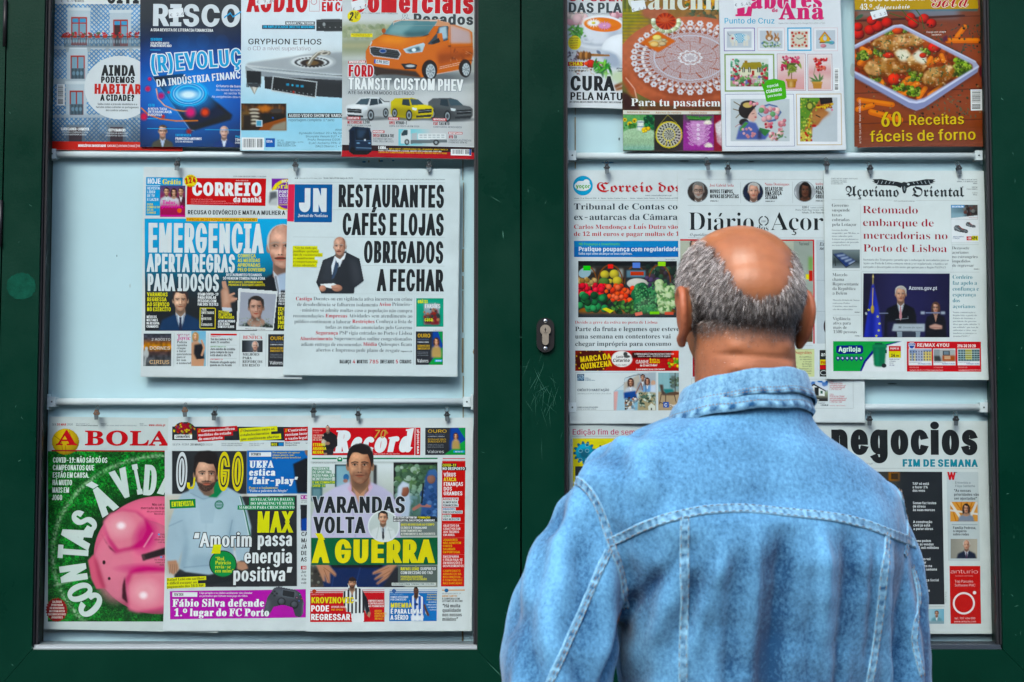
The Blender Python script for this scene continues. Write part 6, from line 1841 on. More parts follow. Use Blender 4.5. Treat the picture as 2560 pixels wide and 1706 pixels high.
p.T('Frango com vinagre',1618,250,13,146,'f0ece4');p.T('balsâmico',1656,270,13,74,'f0ece4')
p.T('60',1268,956,108,168,'d6b81e',wt=.19,part='headline',sh=(4,5,'4a2410'));p.T('Receitas',1480,944,76,424,'d6b81e',wt=.18,part='headline',sh=(4,5,'4a2410'));p.T('fáceis de forno',1192,1070,80,800,'d6b81e',wt=.18,part='headline',sh=(4,5,'4a2410'))
p.barcode(1948,678,2044,836,True);p.T('N.º 178   Cont. 2,50€   Mensal   MARÇO 2020',1126,1082,13,330,'e8dcd4',rot=-91)
p.build()
# ================================================================ newspapers, left case
CE=(340,390,400/1100);CF=(690,390,530/1458);CI=(90,980,360/855);CJ=(400,1020,390/1054);CK=(750,1020,450/1138)
NG='newspapers clipped to the rails'
def gold_ad(p,x0,y0,x1,y1,vis=1.0):
 """the gold-buying advert that returns on three front pages"""
 w_,h_=x1-x0,y1-y0
 q=lambda a,b:(x0+a*w_,y0+b*h_)
 c=p.canvas(x0,y0,x1,y1,1.5,3);c.fill('2b2d33')
 c.poly([q(.62,0),q(1,0),q(1,.6),q(.6,.9)],'2a4a9a',soft=w_*.02)
 c.poly([q(1,.45),q(1,1),q(.46,1)],'2c9a48')
 c.poly([q(.82,0),q(1,0),q(1,.42)],'2c9a48',a=.9)
 cx,cy=q(.76,.3);hh=h_*.2
 c.bust(cx,cy,hh,'d8a88c','4a2c20','b89a64',long=True,dress=True,sw=.7,bot=y0+h_*.78)
 c.done('advert')
 p.T('OURO',*q(.06,.18),h_*.11,w_*.48,'d8b04a',wt=.2,part='advert');p.T('PRATA · RELÓGIOS',*q(.06,.26),h_*.035,w_*.42,'5a6a8a',wt=.2,part='advert')
 p.T('COMPRA E VENDA',*q(.06,.34),h_*.04,w_*.42,'c8ccd0',wt=.18,part='advert');p.T('DINHEIRO',*q(.06,.46),h_*.06,w_*.46,'d8b04a',wt=.2,part='advert');p.T('IMEDIATO!',*q(.06,.54),h_*.06,w_*.46,'d8b04a',wt=.2,part='advert')
 for k,t in enumerate(('Crédito e penhora, joias,','avaliação imediata de','ouro, prata e moedas')):p.T(t,*q(.06,.63+k*.05),h_*.026,w_*.4,'9aa0a8',part='advert')
 p.T('Valores',*q(.05,.93),h_*.11,w_*.42,'eceeee',wt=.12,part='advert');p.rect(*q(.7,.84),*q(.98,.91),'3aa0d8','advert');p.T('808 256 737',*q(.74,.9),h_*.04,w_*.2,WH,wt=.2,part='advert')
 # ---- blue front page with a portrait at its right edge
p=Pub('newspaper','tabloid newspaper with a blue front page headlined EMERGÊNCIA and a red title band','newspaper',NEWS,.004,CE,
 [(54,78),(1160,90),(1140,1530),(33,1514)],.006,-.013,NG,'d3dadb',1.0,11,3)
p.rect(72,148,322,412,'2f9ad0','advert');p.T('HOJE',80,193,36,92,WH,wt=.2,part='advert');p.T('Grátis',182,196,34,128,'e6d81e',wt=.22,font='M',part='advert');p.hl(72,204,180,3,'dfe8ee','advert')
p.TL([('REVISTA',86),('LÍDER',55),('DE TV',52),('E LAZER',78)],80,233,19,26,WH,wt=.15,part='advert');p.TL([('GUIA',42),('COMPLETO',88),('DE 25',45),('CANAIS',62)],78,342,14,19,'e6d81e',wt=.2,part='advert')
c=p.canvas(168,205,340,422,1.3,3);c.vgrad('4a4a78','8a3a5a','c83a6a','7a2a4a')
c.bust(212,246,52,'c49a80','2a2220','c8d0d8','dfe4e8',sw=.85);c.bust(310,246,52,'c49a80','3a2820','4a2430',sw=.85);c.bust(262,252,50,'c8a088','3a2420','d0d4da',long=True,sw=.75,dress=True)
c.rect(168,330,340,422,'a83058',soft=20,a=.7);c.rect(168,408,340,422,'c8288a');c.done('photo')
p.T('Todos',184,334,28,88,'e040a0',wt=.2,font='M',part='advert');p.T('parados',176,360,28,150,'e040a0',wt=.2,font='M',part='advert');p.disc(300,378,16,16,'d8602a','advert')
p.quad([p.xy(*q)for q in((352,152),(895,156),(890,346),(349,336))],'c93a3c','masthead')
p.T('CORREIO',382,270,84,484,'eceff0',wt=.29,part='masthead');p.T('da manhã',668,318,36,196,'eceff0',wt=.24,part='masthead')
p.TL([('DIRETOR-GERAL EDITORIAL: OCTÁVIO RIBEIRO',150),('DIRETORES-GERAIS EDITORIAIS: ARMANDO ESTEVES PEREIRA',240),('CARLOS RODRIGUES E ALFREDO LEITE. DIRETOR DE ARTE',330)],378,302,6,13,'e8b0b0',part='masthead');p.T('www.cmjornal.pt',686,174,9,86,'f0d0d0',wt=.14,part='masthead');p.T('SEXTA-FEIRA 20/03/2020 | DIÁRIO, € 1,30 (C/IVA)',668,146,9,228,'4a5054',wt=.15)
p.disc(376,172,46,44,'e8d21c','badge',18,.06);p.T('124',338,194,38,78,'c8302c',wt=.26,part='badge',rot=-8);p.T('HOJE',358,152,12,36,'a8402c',wt=.22,part='badge',rot=-8);p.T('PRÉMIOS',356,214,9,48,'a8402c',wt=.22,part='badge')
c=p.canvas(905,152,1110,372,1.5,3);c.fill('d3dadb');c.rect(932,156,1110,230,'7a3a9a');c.ell(1040,268,112,108,'e0c818');c.ell(1048,272,96,94,'7a3a9a');c.poly([(905,240),(978,232),(978,352),(905,345)],'dfe2e2');c.poly([(920,250),(968,244),(970,300),(915,330)],'5a5e62',soft=4);c.poly([(930,300),(975,285),(975,345),(910,340)],'b8bcbc',soft=4);c.done('photo')
p.T('HOJE',1000,184,20,None,WH,wt=.2,part='advert');p.T('Grátis',950,224,36,None,'e6d81e',wt=.22,font='M',part='advert');p.TL(['PORTUGAL','COLECIONÁVEL'],984,258,20,25,WH,wt=.2,part='advert',xs=.8)
for k,t in enumerate(('20 DESENHOS','DE LOCAIS','DE PORTUGAL','DOMINGO É 2€')):p.T(t,986,298+k*14,10,None,'e0d0ea' if k<3 else 'e8d21c',wt=.18,part='advert')
p.T('RECUSA O DIVÓRCIO E MATA A MULHER A TIRO',355,402,28,760,K,wt=.22,part='headline')
c=p.canvas(62,433,1110,1203,1.5,5);c.vgrad('2ba6d8','2ba2d6','2b94c4','2a7a9c','29424e','24282c','212427','212427');c.noise(200,.04)
c.bust(1010,622,300,'c49a88','c9c6bf','1d2126','d4dce6','23262c',bald=True,open_=True,sw=.9,turn=-.14)
c.poly([(975,820),(1040,800),(1055,925),(985,925)],'aebfd4',soft=3)
c.ell(952,612,40,32,'9a7a6a',soft=18,a=.4)
c.poly([(588,1050),(580,930),(600,900),(592,868),(612,865),(632,905),(640,950),(690,980),(680,1000),(648,1010),(655,1060),(620,1075)],'b98d78',soft=3);c.poly([(600,920),(625,920),(640,1000),(605,1030)],'d8b09a',soft=10,a=.7)
for q in([(600,900),(596,868)],[(615,905),(610,866)],[(655,985),(688,982)],[(642,958),(672,946)]):c.line(q,14,'c89a84',soft=4)
c.poly([(590,1040),(655,1045),(660,1068),(640,1074),(592,1064)],'c4ccd8')
c.bust(305,992,148,'caa78f','33282a','243a5a','ccd6e0','2a3048',sw=.98,bot=1203)
c.done('photo')
p.T('EMERGÊNCIA',80,660,192,796,'d9e1e3',wt=.235,part='headline');p.T('APERTA REGRAS',76,795,118,605,'d9e1e3',wt=.235,part='headline');p.T('PARA IDOSOS',76,926,112,495,'d9e1e3',wt=.235,part='headline')
p.rect(346,424,836,450,'e6b81e','headline');p.T('ESPECIAL DE 23 PÁGINAS:',350,445,15,236,'b0302c',font='M',part='headline');p.T('TUDO SOBRE A PANDEMIA',588,446,15,244,K,font='M',part='headline')
p.TL([('CONHEÇA',124),('AS MEDIDAS',156),('APROVADAS',158),('PELO GOVERNO',192)],698,698,24,32,'e0d820',wt=.2);p.T('RESTAURANTES FECHADOS',618,826,18,246,WH,wt=.18);p.T('SÓ VENDEM COMIDA PARA FORA',596,850,18,290,WH,wt=.18);p.T('MERCEARIAS, SUPERMERCADOS,',634,874,14,242,'d8cc20',wt=.2);p.T('PADARIAS E QUIOSQUES ABERTOS',634,893,14,252,'d8cc20',wt=.2)
p.TL([('VARANDAS',142),('REGRESSA',134),('AO SERVIÇO',154),('NO EXÉRCITO',164)],76,965,26,34,'e0d820',wt=.22);p.TL([('MÉDICOS',70),('MILITARES',78),('NA RESERVA',88),('CHAMADOS',82)],72,1115,17,22,WH,wt=.18)
p.TL([('USAM COVID-19',142),('PARA BURLAR',126),('PESSOAS COM',128),('FALSOS TESTES',142)],424,960,19,23,WH,wt=.2)
p.box(438,1044,542,1182,5,'d8cc20');p.TL([('785',36),('INFETADOS',88),('4',14),('MORTOS',70),('7',12),('CURADOS',78)],448,1066,17,20.5,'d8d8d0',wt=.2)
p.TL([('POLÍCIA',72),('DE SINTRA',92),('CONTAGIADO',108)],566,1080,17,19,'e0d820',wt=.2);p.TL([('JESUS ALIVIADO',118),('CELEBRA',82),('COM OS FILHOS',112)],562,1144,16,19,WH,wt=.2)
c=p.canvas(684,905,985,1205,1.5,6);c.fill('d8dcdc');c.poly([(718,945),(962,952),(940,1182),(705,1172)],'9aa0ac')
m=c.pmask([(702,908),(976,930),(945,1203),(686,1196)]);m2=c.pmask([(718,935),(962,952),(940,1182),(705,1168)])
A0=c.A.copy();c.fill('a0a4b0');c.bust(824,1040,150,'b08c7c','2e2a28','2c3430','b08c7c',sw=1.0,bot=1190,dress=True);c.blobs(90,(700,1110,950,1190),(2,5),['7a847c','9aa49c'],0);c.A=A0*(1-m2[...,None])+c.A*m2[...,None]
c.done('photo',m);p.T('Maria da Conceição de Oliveira',748,1192,9,140,'4a4a4a',font='T',rot=2)
p.TL(['AUTARCA','DE OVAR','QUARENTENA','PROVOCADA','PELO VÍRUS'],980,952,14,18,WH,wt=.17,xs=.75);p.TL(['IDOSO','DE 94','MORRE','INFETADO','PELO 1.º'],974,1064,24,31,'e0d820',wt=.22,xs=.8)
# bottom strip
c=p.canvas(52,1222,242,1446,1.6,4);c.vgrad('2a3038','4a4650','8a5a34','c88a3a','4a3430','3a3a40','54585a','4a4e50');c.noise(18,.3);c.ell(70,1360,18,30,'b0b4b4',soft=8);c.ell(72,1325,10,12,'b8bcbc');c.line([(66,1380),(60,1440)],14,'a0a4a4',soft=4);c.done('advert')
p.T('2 AGOSTO',105,1270,17,132,'d0d4d4',part='advert',wt=.16);p.T('DORNES',92,1332,22,142,'d8d0c4',wt=.18,part='advert');p.T('CIRIUS',92,1430,26,138,'d8b48a',wt=.18,part='advert')
for x in(262,495,712,893):p.vl(x,1218,1448,1.5)
p.T('VIDAS P.42 A 45',280,1234,10,88,'a03a6a',wt=.2);p.T('Jovic',282,1266,32,92,'c8388a',font='M');p.TL([('Polícia',70),('apanha',70),('craque',62),('a furar',66),('quarentena',104),('para ir',62),('ter com',66),('a namorada',112)],280,1288,16,20.5,'1e2226',font='M')
c=p.canvas(380,1205,480,1446,1.4,6);c.vgrad('7ab4d0','9ac4d8','8ab0c0');c.bust(408,1240,50,'d0a488','b89460','c89a7c',long=True,sw=.7,dress=True,bot=1446);c.poly([(400,1300),(462,1290),(470,1400),(420,1405),(398,1360)],'1d1d22',soft=3);c.poly([(405,1400),(470,1395),(465,1446),(400,1446)],'c8987a');c.line([(450,1270),(468,1320),(452,1370)],14,'d0a082',soft=4);c.done('photo')
p.rect(512,1222,692,1234,'c8383a');p.T('LISBOA P.27',512,1246,9,68,'c8383a',wt=.2);p.TL([('Sai da cadeia e faz',150),('mais 21 assaltos',132)],512,1268,16,20,K,wt=.2);p.hl(512,1300,692,1.2);p.T('EMPRÉSTIMOS P.31',510,1316,9,108,'4a8a3a',wt=.2);p.TL([('Juro médio do crédito',172),('para compra da casa',158),('está abaixo de 1%',144)],510,1336,16,21,K,wt=.2);p.hl(512,1392,692,1.2);p.T('PORTIMÃO P.26',510,1404,9,88,'c8383a',wt=.2);p.TL([('Homem afogado após',178),('queda ao rio Arade',152)],508,1426,16,20,K,wt=.2)
p.T('P.35',786,1232,10,28,K,wt=.2);p.T('BENFICA',734,1258,22,134,'c8383a',font='M');c=p.canvas(728,1268,870,1350,1.4,3);c.hgrad('1d2024','5a6068','2a2c30');c.bust(818,1305,62,'bf9a8a','c8c8c4','1d1f24','d0d8e0','2a2a34',bald=True,sw=.9);c.done('photo');p.TL([('MILHÕES',116),('PARA',64),('REFORÇOS',138),('EM RISCO',120)],732,1374,19,25,K,wt=.2,font='M')
gold_ad(p,908,1226,1126,1450)
p.build()
# ---- white front page, four-line headline
p=Pub('newspaper','tabloid newspaper with a big black four-line headline beginning RESTAURANTES','newspaper',NEWS,-.003,CF,
 [(85,83),(1262,92),(1242,1517),(48,1505)],.0065,-.016,NG,'d3dee0',1.0,12,3,.0016)
p.hl(128,180,1162);p.T('20,20',128,158,9,24,K,wt=.2);p.T('Diário. Ano 132. N.º 293. Preço: 1,30 €',160,158,8,155,'3a4044');p.T('Sexta-feira 20 de março de 2020',326,159,12,204,K,wt=.14);p.T('Diretor Domingos de Andrade / Diretores adjuntos Inês Cardoso, Manuel Molinos e Pedro Ivo Carvalho / Diretor de Arte Pedro Pimentel',576,164,8,586,'3a4044',wt=.15)
p.poly([(84,195),(128,195),(122,452),(76,449)],'e0566a','masthead');p.rect(128,195,388,455,'1c5c9a','masthead')
p.T('JN',152,378,150,204,'dfe6e9',wt=.27,part='masthead');p.T('Jornal de Notícias',150,419,20,206,'e2e8ea',font='M',part='masthead')
for k,(t,x,y,h,w_)in enumerate((('RESTAURANTES',424,348,146,734),('CAFÉS E LOJAS',453,540,142,703),('OBRIGADOS',600,732,142,553),('A FECHAR',694,926,142,458))):
 p.T(t,x,y,h,w_,'24272a',wt=.25,part='headline')
for y,x0 in((370,390),(556,116),(754,560)):p.hl(x0,y,1160)
for k,(t,w_)in enumerate((('"Não há nada que',170),('justifique qualquer',180),('tipo de racionamento',206),('se mantivermos',152),('o comportamento',172),('cívico adequado"',166))):
 p.rect(114,618+k*24,114+w_,644+k*24,'d8d81e','headline');p.T(t,117,638+k*24,15,w_-6,'4a4a24',font='M',part='headline',wt=.12)
c=p.canvas(272,545,608,950,1.3,8);c.fill(PAPER);m=c.pmask([(388,590),(402,555),(440,545),(478,560),(490,610),(484,660),(575,705),(606,860),(540,910),(540,948),(310,948),(274,870),(320,715),(405,680),(392,640)],1.5)
c.poly([(405,678),(484,655),(580,708),(608,865),(540,915),(540,950),(305,950),(272,870),(320,712)],'2b2e34',soft=2);c.poly([(500,700),(560,720),(590,860),(530,890)],'3d4148',soft=16,a=.8);c.poly([(330,730),(380,700),(400,860),(300,870)],'363a41',soft=14,a=.8)
c.poly([(402,690),(480,668),(450,740),(385,820),(380,760)],'dde4ea');c.poly([(412,712),(432,706),(436,730),(418,800),(398,842),(380,850),(398,770)],'3a4a60')
c.bust(438,620,128,'bf9784','c8c6c2','2b2e34','dde4ea',bald=True,open_=True,sw=.01,turn=-.12)
c.poly([(402,690),(440,712),(482,668),(470,710),(420,735)],'e6ecf0')
c.poly([(304,882),(398,876),(420,888),(378,912),(310,895)],'e8ecee');c.ell(320,912,24,22,'bd8c78',shade=.4);c.ell(420,910,36,24,'bd8c78',shade=.4);c.line([(385,898),(420,896)],12,'c89a86',soft=4);c.line([(388,912),(424,912)],10,'b08070',soft=4)
c.done('photo',m)
p.T('~'*74,108,950,10,1046,'8a9094',wt=.1)
TXT=[[('r','Castigo'),('k',' Doentes ou em vigilância ativa incorrem em crime')],[('k','de desobediência se falharem isolamento '),('r','Aviso'),('k',' Primeiro-')],[('k','-ministro só admite multas caso a população não cumpra')],
 [('k','recomendações '),('r','Empresas'),('k',' Atividades sem atendimento ao')],[('k','público continuam a laborar '),('r','Restrições'),('k',' Conheça a lista de')],[('k','todas as medidas anunciadas pelo Governo')],[('r','Segurança'),('k',' PSP vigia entradas no Porto e Lisboa')],
 [('r','Abastecimento'),('k',' Supermercados online congestionados')],[('k','adiam entrega de encomendas '),('r','Média'),('k',' Quiosques ficam')],[('k','abertos e Imprensa pede plano de resgate')]]
XL=[135,145,160,117,126,340,272,165,172,275]
for k,ln_ in enumerate(TXT):
 y=994+k*39.2;x=XL[k];x1=940-k*.6 if k<9 else 852
 nat=sum(layout(t,'M',25,None,1,.2 if q=='r' else.11,0)[1]for q,t in ln_)
 f=(x1-x)/nat
 for q,t in ln_:
  w_=layout(t,'M',25,None,1,.2 if q=='r' else.11,0)[1]*f
  if t.strip():p.T(t,x,y-(k*0),25,w_,'b9323c' if q=='r' else '3a3e42',font='M',wt=.2 if q=='r' else.11)
  x+=w_
p.T('Páginas 4 a 18',858,1350,10,78,'3a3e42',wt=.2)
x=438
for t,w_,cc in(('BALANÇO',80,K),('4',22,'c0303a'),('MORTOS',76,K),('785',68,'c0303a'),('INFETADOS',98,K),('5',20,'c0303a'),('CURADOS',82,K)):
 p.T(t,x,1428,25,w_,cc,wt=.2);x+=w_+8
c=p.canvas(965,980,1152,1176,1.5,4);c.fill('2a9a7c');c.rect(1018,1018,1124,1162,'8aa0a8');c.rect(1018,1018,1124,1055,'aab4bc',soft=8);c.rect(1018,1090,1124,1162,'5a2c2c',soft=10);c.poly([(1060,1100),(1080,1050),(1110,1060),(1120,1162),(1070,1162)],'7a3034',soft=5);c.ell(1085,1060,14,14,'b08070');c.blobs(20,(1020,1050,1120,1150),(4,12),['8a3a34','4a5a4a','a87058','2a3a3a'],.3);c.done('advert')
p.T('GRÁTIS',975,1014,22,70,'d8e020',wt=.22,part='advert');p.T('EVASÕES',1024,1048,28,106,WH,wt=.14,part='advert');p.T('casa',1022,1138,26,56,'d8e020',wt=.2,part='advert')
p.vl(953,975,1440);p.T('PUBLICIDADE',1082,1204,7,62,'6a7074');gold_ad(p,962,1208,1148,1438)
p.build()
# ---- grass-green football paper
p=Pub('newspaper','sports newspaper with a pink piggy bank lying on grass under a red title','newspaper',NEWS,.006,CI,
 [(80,147),(1090,160),(1080,1430),(48,1408)],.006,-.026,NG,'c6cfcd',1.0,13,3)
p.T('SEX',97,200,13,25,'3a4044',wt=.14);p.T('20 MAR',125,200,13,56,'b8302c',wt=.22);p.T('2020',184,200,13,36,'3a4044',wt=.12);p.T('Diário. Ano LXXVI N.º 16.674',238,193,7,80,'3a4044');p.T('Preço: € 1,20 (IVA incl.) Portugal continental',238,203,7,130,'3a4044',wt=.16);p.T('Fundadores',384,193,6,36,'3a4044',wt=.2);p.T('CÂNDIDO DE OLIVEIRA, RIBEIRO DOS REIS E VICENTE DE MELO',384,203,6,216,'3a4044');p.T('Diretor',616,193,6,24,'3a4044',wt=.2);p.T('VÍTOR SERPA',616,203,6,46,'3a4044');p.T('www.abola.pt',670,204,14,98,'b8302c',wt=.2)
c=p.canvas(72,352,830,1364,1.25,21);c.fill('1f6a2a');c.noise(4,.5);c.noise(14,.4);c.noise(60,.25);c.patch(7,'123f16',.62,.75);c.patch(5,'4c9a44',.68,.7);c.patch(30,'0f3a18',.66,.5)
t=np.hypot((c.X-760)/660,(c.Y-960)/580);c.put(np.exp(-((t-1)/.022)**2)*c.nz(8),'b8ccae',.9);c.line([(110,1150),(330,1095)],12,'a8c0a0',.6,8)
def shd(pts,col,soft=30,a=.9):c.poly(pts,col,soft,a)
c.ell(700,960,420,380,'0a2410',soft=90,a=.8)
c.ell(730,970,385,350,'d8748c',shade=.45,lx=-.4,ly=-.6);c.ell(620,1010,270,250,'dd7f95',shade=.35)
c.ell(470,1060,115,190,'e08a9c',soft=40,a=.7)
c.poly([(310,1000),(345,962),(360,1000),(380,1080),(412,1165),(360,1170),(330,1110)],'d86e84',soft=4);c.poly([(345,968),(368,1010),(395,1100),(415,1165),(400,1168),(370,1090)],'b04a62',soft=8)
c.poly([(400,770),(440,722),(520,700),(600,712),(660,760),(690,830),(670,890),(600,935),(520,948),(470,962),(430,890)],'c8507a',soft=10);c.poly([(402,772),(440,725),(510,704),(590,715),(640,755),(660,820),(630,880),(560,920),(490,935),(440,870)],'e48a9c',soft=6);c.ell(500,800,70,60,'f2b0b8',soft=60,a=.8);c.ell(505,795,24,20,'ffe8ec',soft=20)
c.ell(650,860,60,90,'c02a70',soft=50,a=.55,rot=20);c.poly([(388,840),(420,900),(480,960),(440,930),(405,870)],'3a1420',soft=4)
c.poly([(530,1110),(560,1060),(640,1040),(760,1045),(830,1060),(830,1270),(720,1295),(610,1310),(550,1295),(545,1200)],'c8507a',soft=10);c.poly([(545,1150),(575,1080),(660,1060),(830,1075),(830,1255),(700,1290),(600,1306),(552,1290)],'e48a9c',soft=8);c.ell(650,1190,80,70,'f2b0b8',soft=60,a=.8);c.ell(638,1208,22,20,'ffe8ec',soft=20);c.poly([(528,1100),(534,1180),(545,1255),(512,1225),(515,1150)],'3a1420',soft=4);c.ell(640,1050,120,24,'c02a70',soft=30,a=.5)
c.poly([(626,968),(830,905),(830,950),(636,1002)],'2a2022',soft=2);c.poly([(626,968),(640,964),(650,998),(636,1002)],'5a3a40',soft=3)
c.ell(405,1012,9,12,'2a1a1c');c.ell(436,1108,8,9,'2a1a1c');c.line([(640,920),(690,840)],8,'f4b8c4',.8,8)
c.done('photo')
c=p.canvas(90,212,264,380,1.3,3);c.fill('c6cfcd');c.ell(176,296,83,80,'c8a41c',shade=.55);m=np.clip((1-np.hypot((c.X-176)/83,(c.Y-296)/80))*80,0,1)
for q in([(110,260),(150,290),(160,350)],[(176,320),(180,372)],[(200,240),(215,290),(250,320)],[(120,320),(150,300)]):c.line(q,3,'7a5a14')
c.done('masthead',m)
p.hl(94,345,830,8,'9a2830','masthead');p.T('A BOLA',122,314,82,668,'c0272c',font='M',wt=.3,part='masthead')
for k,t in enumerate((('COVID-19: NÃO SÃO SÓ OS',322),('CAMPEONATOS QUE',246),('ESTÃO EM CAUSA.',218),('HÁ MUITO',118),('MAIS EM',102),('JOGO',62))):p.T(t[0],101-k*1.2,420+k*44.5,31,t[1],'dfe8e2',wt=.17,part='headline')
# curved headline round the pig: every letter upright on its radius
def arcletter(ch,x,y,rot,h,w_):
 t=R(rot);G,tw,_b=layout(ch,'S',h,w_,1,.25,0)
 p.T(ch,x-w_/2*math.cos(t)-h/2*math.sin(t),y-w_/2*math.sin(t)+h/2*math.cos(t),h,w_,'ccd8d2',wt=.25,rot=rot,part='headline')
for a in(('C',325,1265,-137,150,120),('O',262,1190,-113,140,118),('N',224,1075,-98,150,118),('T',222,952,-86,170,88),('A',242,858,-73,170,118),('S',288,768,-55,150,100),('À',398,645,-33,160,110),('V',510,545,-20,165,100),('I',600,520,-11,170,38),('D',676,525,4,170,88),('A',792,528,14,170,105)):
 arcletter(*a)
p.disc(124,1294,66,74,'8c2426','badge',26,.12)
for k,(t,w_)in enumerate((('SALÁRIOS',56),('(POR PAGAR',70),('OU REDUZIDOS)',86),('MOTIVAM AVISO',92),('DO SINDICATO DOS',104),('JOGADORES',68))):p.T(t,126-w_/2,1252+k*18.5,12,w_,'e4d4cc',wt=.2,part='badge')
for t,x,y,h in(('Não sei se há',686,676,14),('mercado de transferências',620,697,15),('diz presidente da Associação',656,716,11),('Nacional de Agentes',700,730,11),('Empresários',738,852,12),('de futebol',726,868,12),('olham para o',702,883,11),('com apreensão',722,898,11),('A UEFA',750,986,12),('fui tentar perceber',702,1002,11),('como o mercado',708,1018,11),('está',733,1032,11)):
 p.T(t,x,y,h,None,'3a1c24',wt=.18 if h>13 else.14,xs=.82)
p.rect(724,842,734,853,'3aa0d8');p.rect(737,976,747,987,'3aa0d8')
p.build()
# ---- hooded-top footballer
p=Pub('newspaper','sports newspaper with a bearded man in a grey hooded top and a magenta strip below','newspaper',NEWS,.0015,CJ,
 [(56,62),(1222,50),(1200,1502),(20,1508)],-.003,-.024,NG,'cfd7d8',1.1,14,3)
p.rect(82,126,1010,218,'25282b','masthead',rot=.2)
c=p.canvas(88,96,236,214,1.3,3);c.fill('25282b')
for k in range(34):
 a=k*2.4;r_=1-(k%3)*.3;x,y=164+62*r_*math.cos(a),140+38*r_*math.sin(a);c.line([(x,y),(x+12*math.cos(a),y+10*math.sin(a))],5,['c8a82a','a8302c','6a8a2a','7a4a8a'][k%4]);c.ell(x+13*math.cos(a),y+11*math.sin(a),6,6,['e0c040','c84a3a','8aaa3a'][k%3])
c.ell(164,140,56,34,'8a2a3a',shade=.5);c.blobs(24,(118,112,210,168),(4,8),['c8b43a','b03a34','7a8a34','5a3a6a'],.4)
m=np.maximum(np.clip((1-np.hypot((c.X-164)/74,(c.Y-140)/48))*40,0,1),(c.Y>128)*1.0);c.done('photo',m)
p.rect(97,182,216,210,'e8ecec','masthead');p.T('CORONAVÍRUS',104,203,16,98,K,wt=.22,part='masthead')
def tagline(x,y,lines,h,dy,bg,col,rot=-4.0,mk='//'):
 for k,(t,w_)in enumerate(lines):
  yy=y+k*dy
  p.rect(x+k*2,yy-h*1.45,x+k*2+w_+18+(28 if k==0 else 0),yy+h*.55,bg,'masthead',rot=rot)
  if k==0:p.T(mk,x+8,yy-2,h,16,'d8b81e' if bg=='b9282c' else 'b0302c',wt=.2,rot=rot,part='masthead',sk=.2)
  p.T(t,x+k*2+8+(22 if k==0 else 0),yy-(2 if k==0 else 0),h,w_,col,font='M',wt=.2,rot=rot,part='masthead')
tagline(248,166,[('Governo especificou',226),('medidas do estado',222),('de emergência',162)],18,27,'b9282c','ececec')
tagline(532,166,[('Quiosques entre os',214),('estabelecimentos',198),('que continuam abertos',264)],18,27,'d8d81e','24282c')
tagline(836,164,[('Contratos:',130),('receiam incerteza',200),('e vazio legal',150)],18,27,'b9282c','ececec')
p.T('SEXTA-FEIRA',83,255,14,114,'3a4044',wt=.12);p.T('20 MARÇO',203,255,14,98,'24282c',wt=.22);p.T('2020',306,255,14,48,'3a4044',wt=.12);p.TL([('Diretor José Manuel Ribeiro',142),('Diretor adjunto Jorge Maia',138)],414,246,8,12,'3a4044',wt=.15);p.TL([('Diário Ano 36, n.º 28',100),('1,20€ IVA incl.',72)],602,246,8,12,'3a4044',wt=.15)
p.rect(748,232,838,260,'25282b','masthead');p.T('NOS',752,256,18,40,'c8c82a',wt=.24,part='masthead');p.rect(802,236,836,258,'2a7ab8','masthead');p.TL([('Melhor Diário',102),('Desportivo',82)],845,243,11,14,'24282c',wt=.2);p.T('www',985,243,10,None,'24282c')
c=p.canvas(32,286,1010,1214,1.3,22);c.fill('cfd7d8')
c.rect(82,292,586,582,'2a2d30');c.rect(588,290,1010,578,'1f66b2')
c.poly([(900,380),(985,340),(1010,345),(1010,576),(930,576)],'1a1c22',soft=4);c.ell(1000,285,22,40,'8a6a5a')
c.rect(36,590,590,720,'c8c4b8',soft=6);c.rect(36,700,200,1140,'b8b4a8',soft=20);c.rect(140,830,160,905,'b03a34',soft=4);c.rect(480,800,560,960,'c8a488',soft=6);c.rect(560,590,590,900,'9a9488',soft=10)
c.poly([(525,600),(925,592),(925,1205),(300,1212),(340,1130),(520,1050),(600,990),(620,880)],'2a2c2e')
p_letters=[('O',102,550,84,'d5dadc'),('J',182,550,62,'d8c81e'),('G',384,548,88,'d8c81e'),('O',478,548,88,'d8c81e')]
c.poly([(95,1130),(130,1090),(300,1110),(540,1080),(540,1160),(330,1200),(100,1190)],'202326',soft=4)
c.poly([(150,578),(250,540),(400,525),(480,548),(545,585),(590,690),(618,800),(612,930),(580,1035),(520,1030),(500,900),(495,1000),(500,1085),(330,1130),(170,1110),(130,1085),(150,960),(120,1050),(42,1040),(36,960),(60,790),(110,640)],'a9bfcb',soft=2)
c.poly([(150,720),(170,900),(130,1085),(170,1105),(190,900)],'8aa3b2',soft=14,a=.8);c.poly([(480,720),(500,880),(470,1090),(430,1100),(450,900)],'8aa3b2',soft=16,a=.8);c.poly([(200,1000),(480,990),(490,1085),(200,1095)],'94acba',soft=25,a=.8);c.poly([(230,640),(420,640),(440,900),(220,900)],'b9ced8',soft=60,a=.8)
c.line([(545,600),(580,720),(610,860)],8,'2a6a4a');c.line([(538,604),(572,724),(600,860)],4,'dfe6e6')
c.line([(60,800),(150,760)],5,'7f98a8',.7,8);c.line([(160,1080),(480,1050)],6,'7a93a2',.7,8);c.line([(490,760),(470,860)],6,'7a93a2',.8,8)
c.poly([(195,555),(250,490),(300,560),(360,540),(400,490),(470,545),(410,600),(340,610),(250,600)],'9fb6c4',soft=5);c.poly([(320,600),(380,500),(412,500),(420,560),(380,600)],'1f7a4a',soft=3)
c.line([(290,600),(288,690)],4,'8aa0ae');c.line([(330,605),(328,760)],4,'8aa0ae')
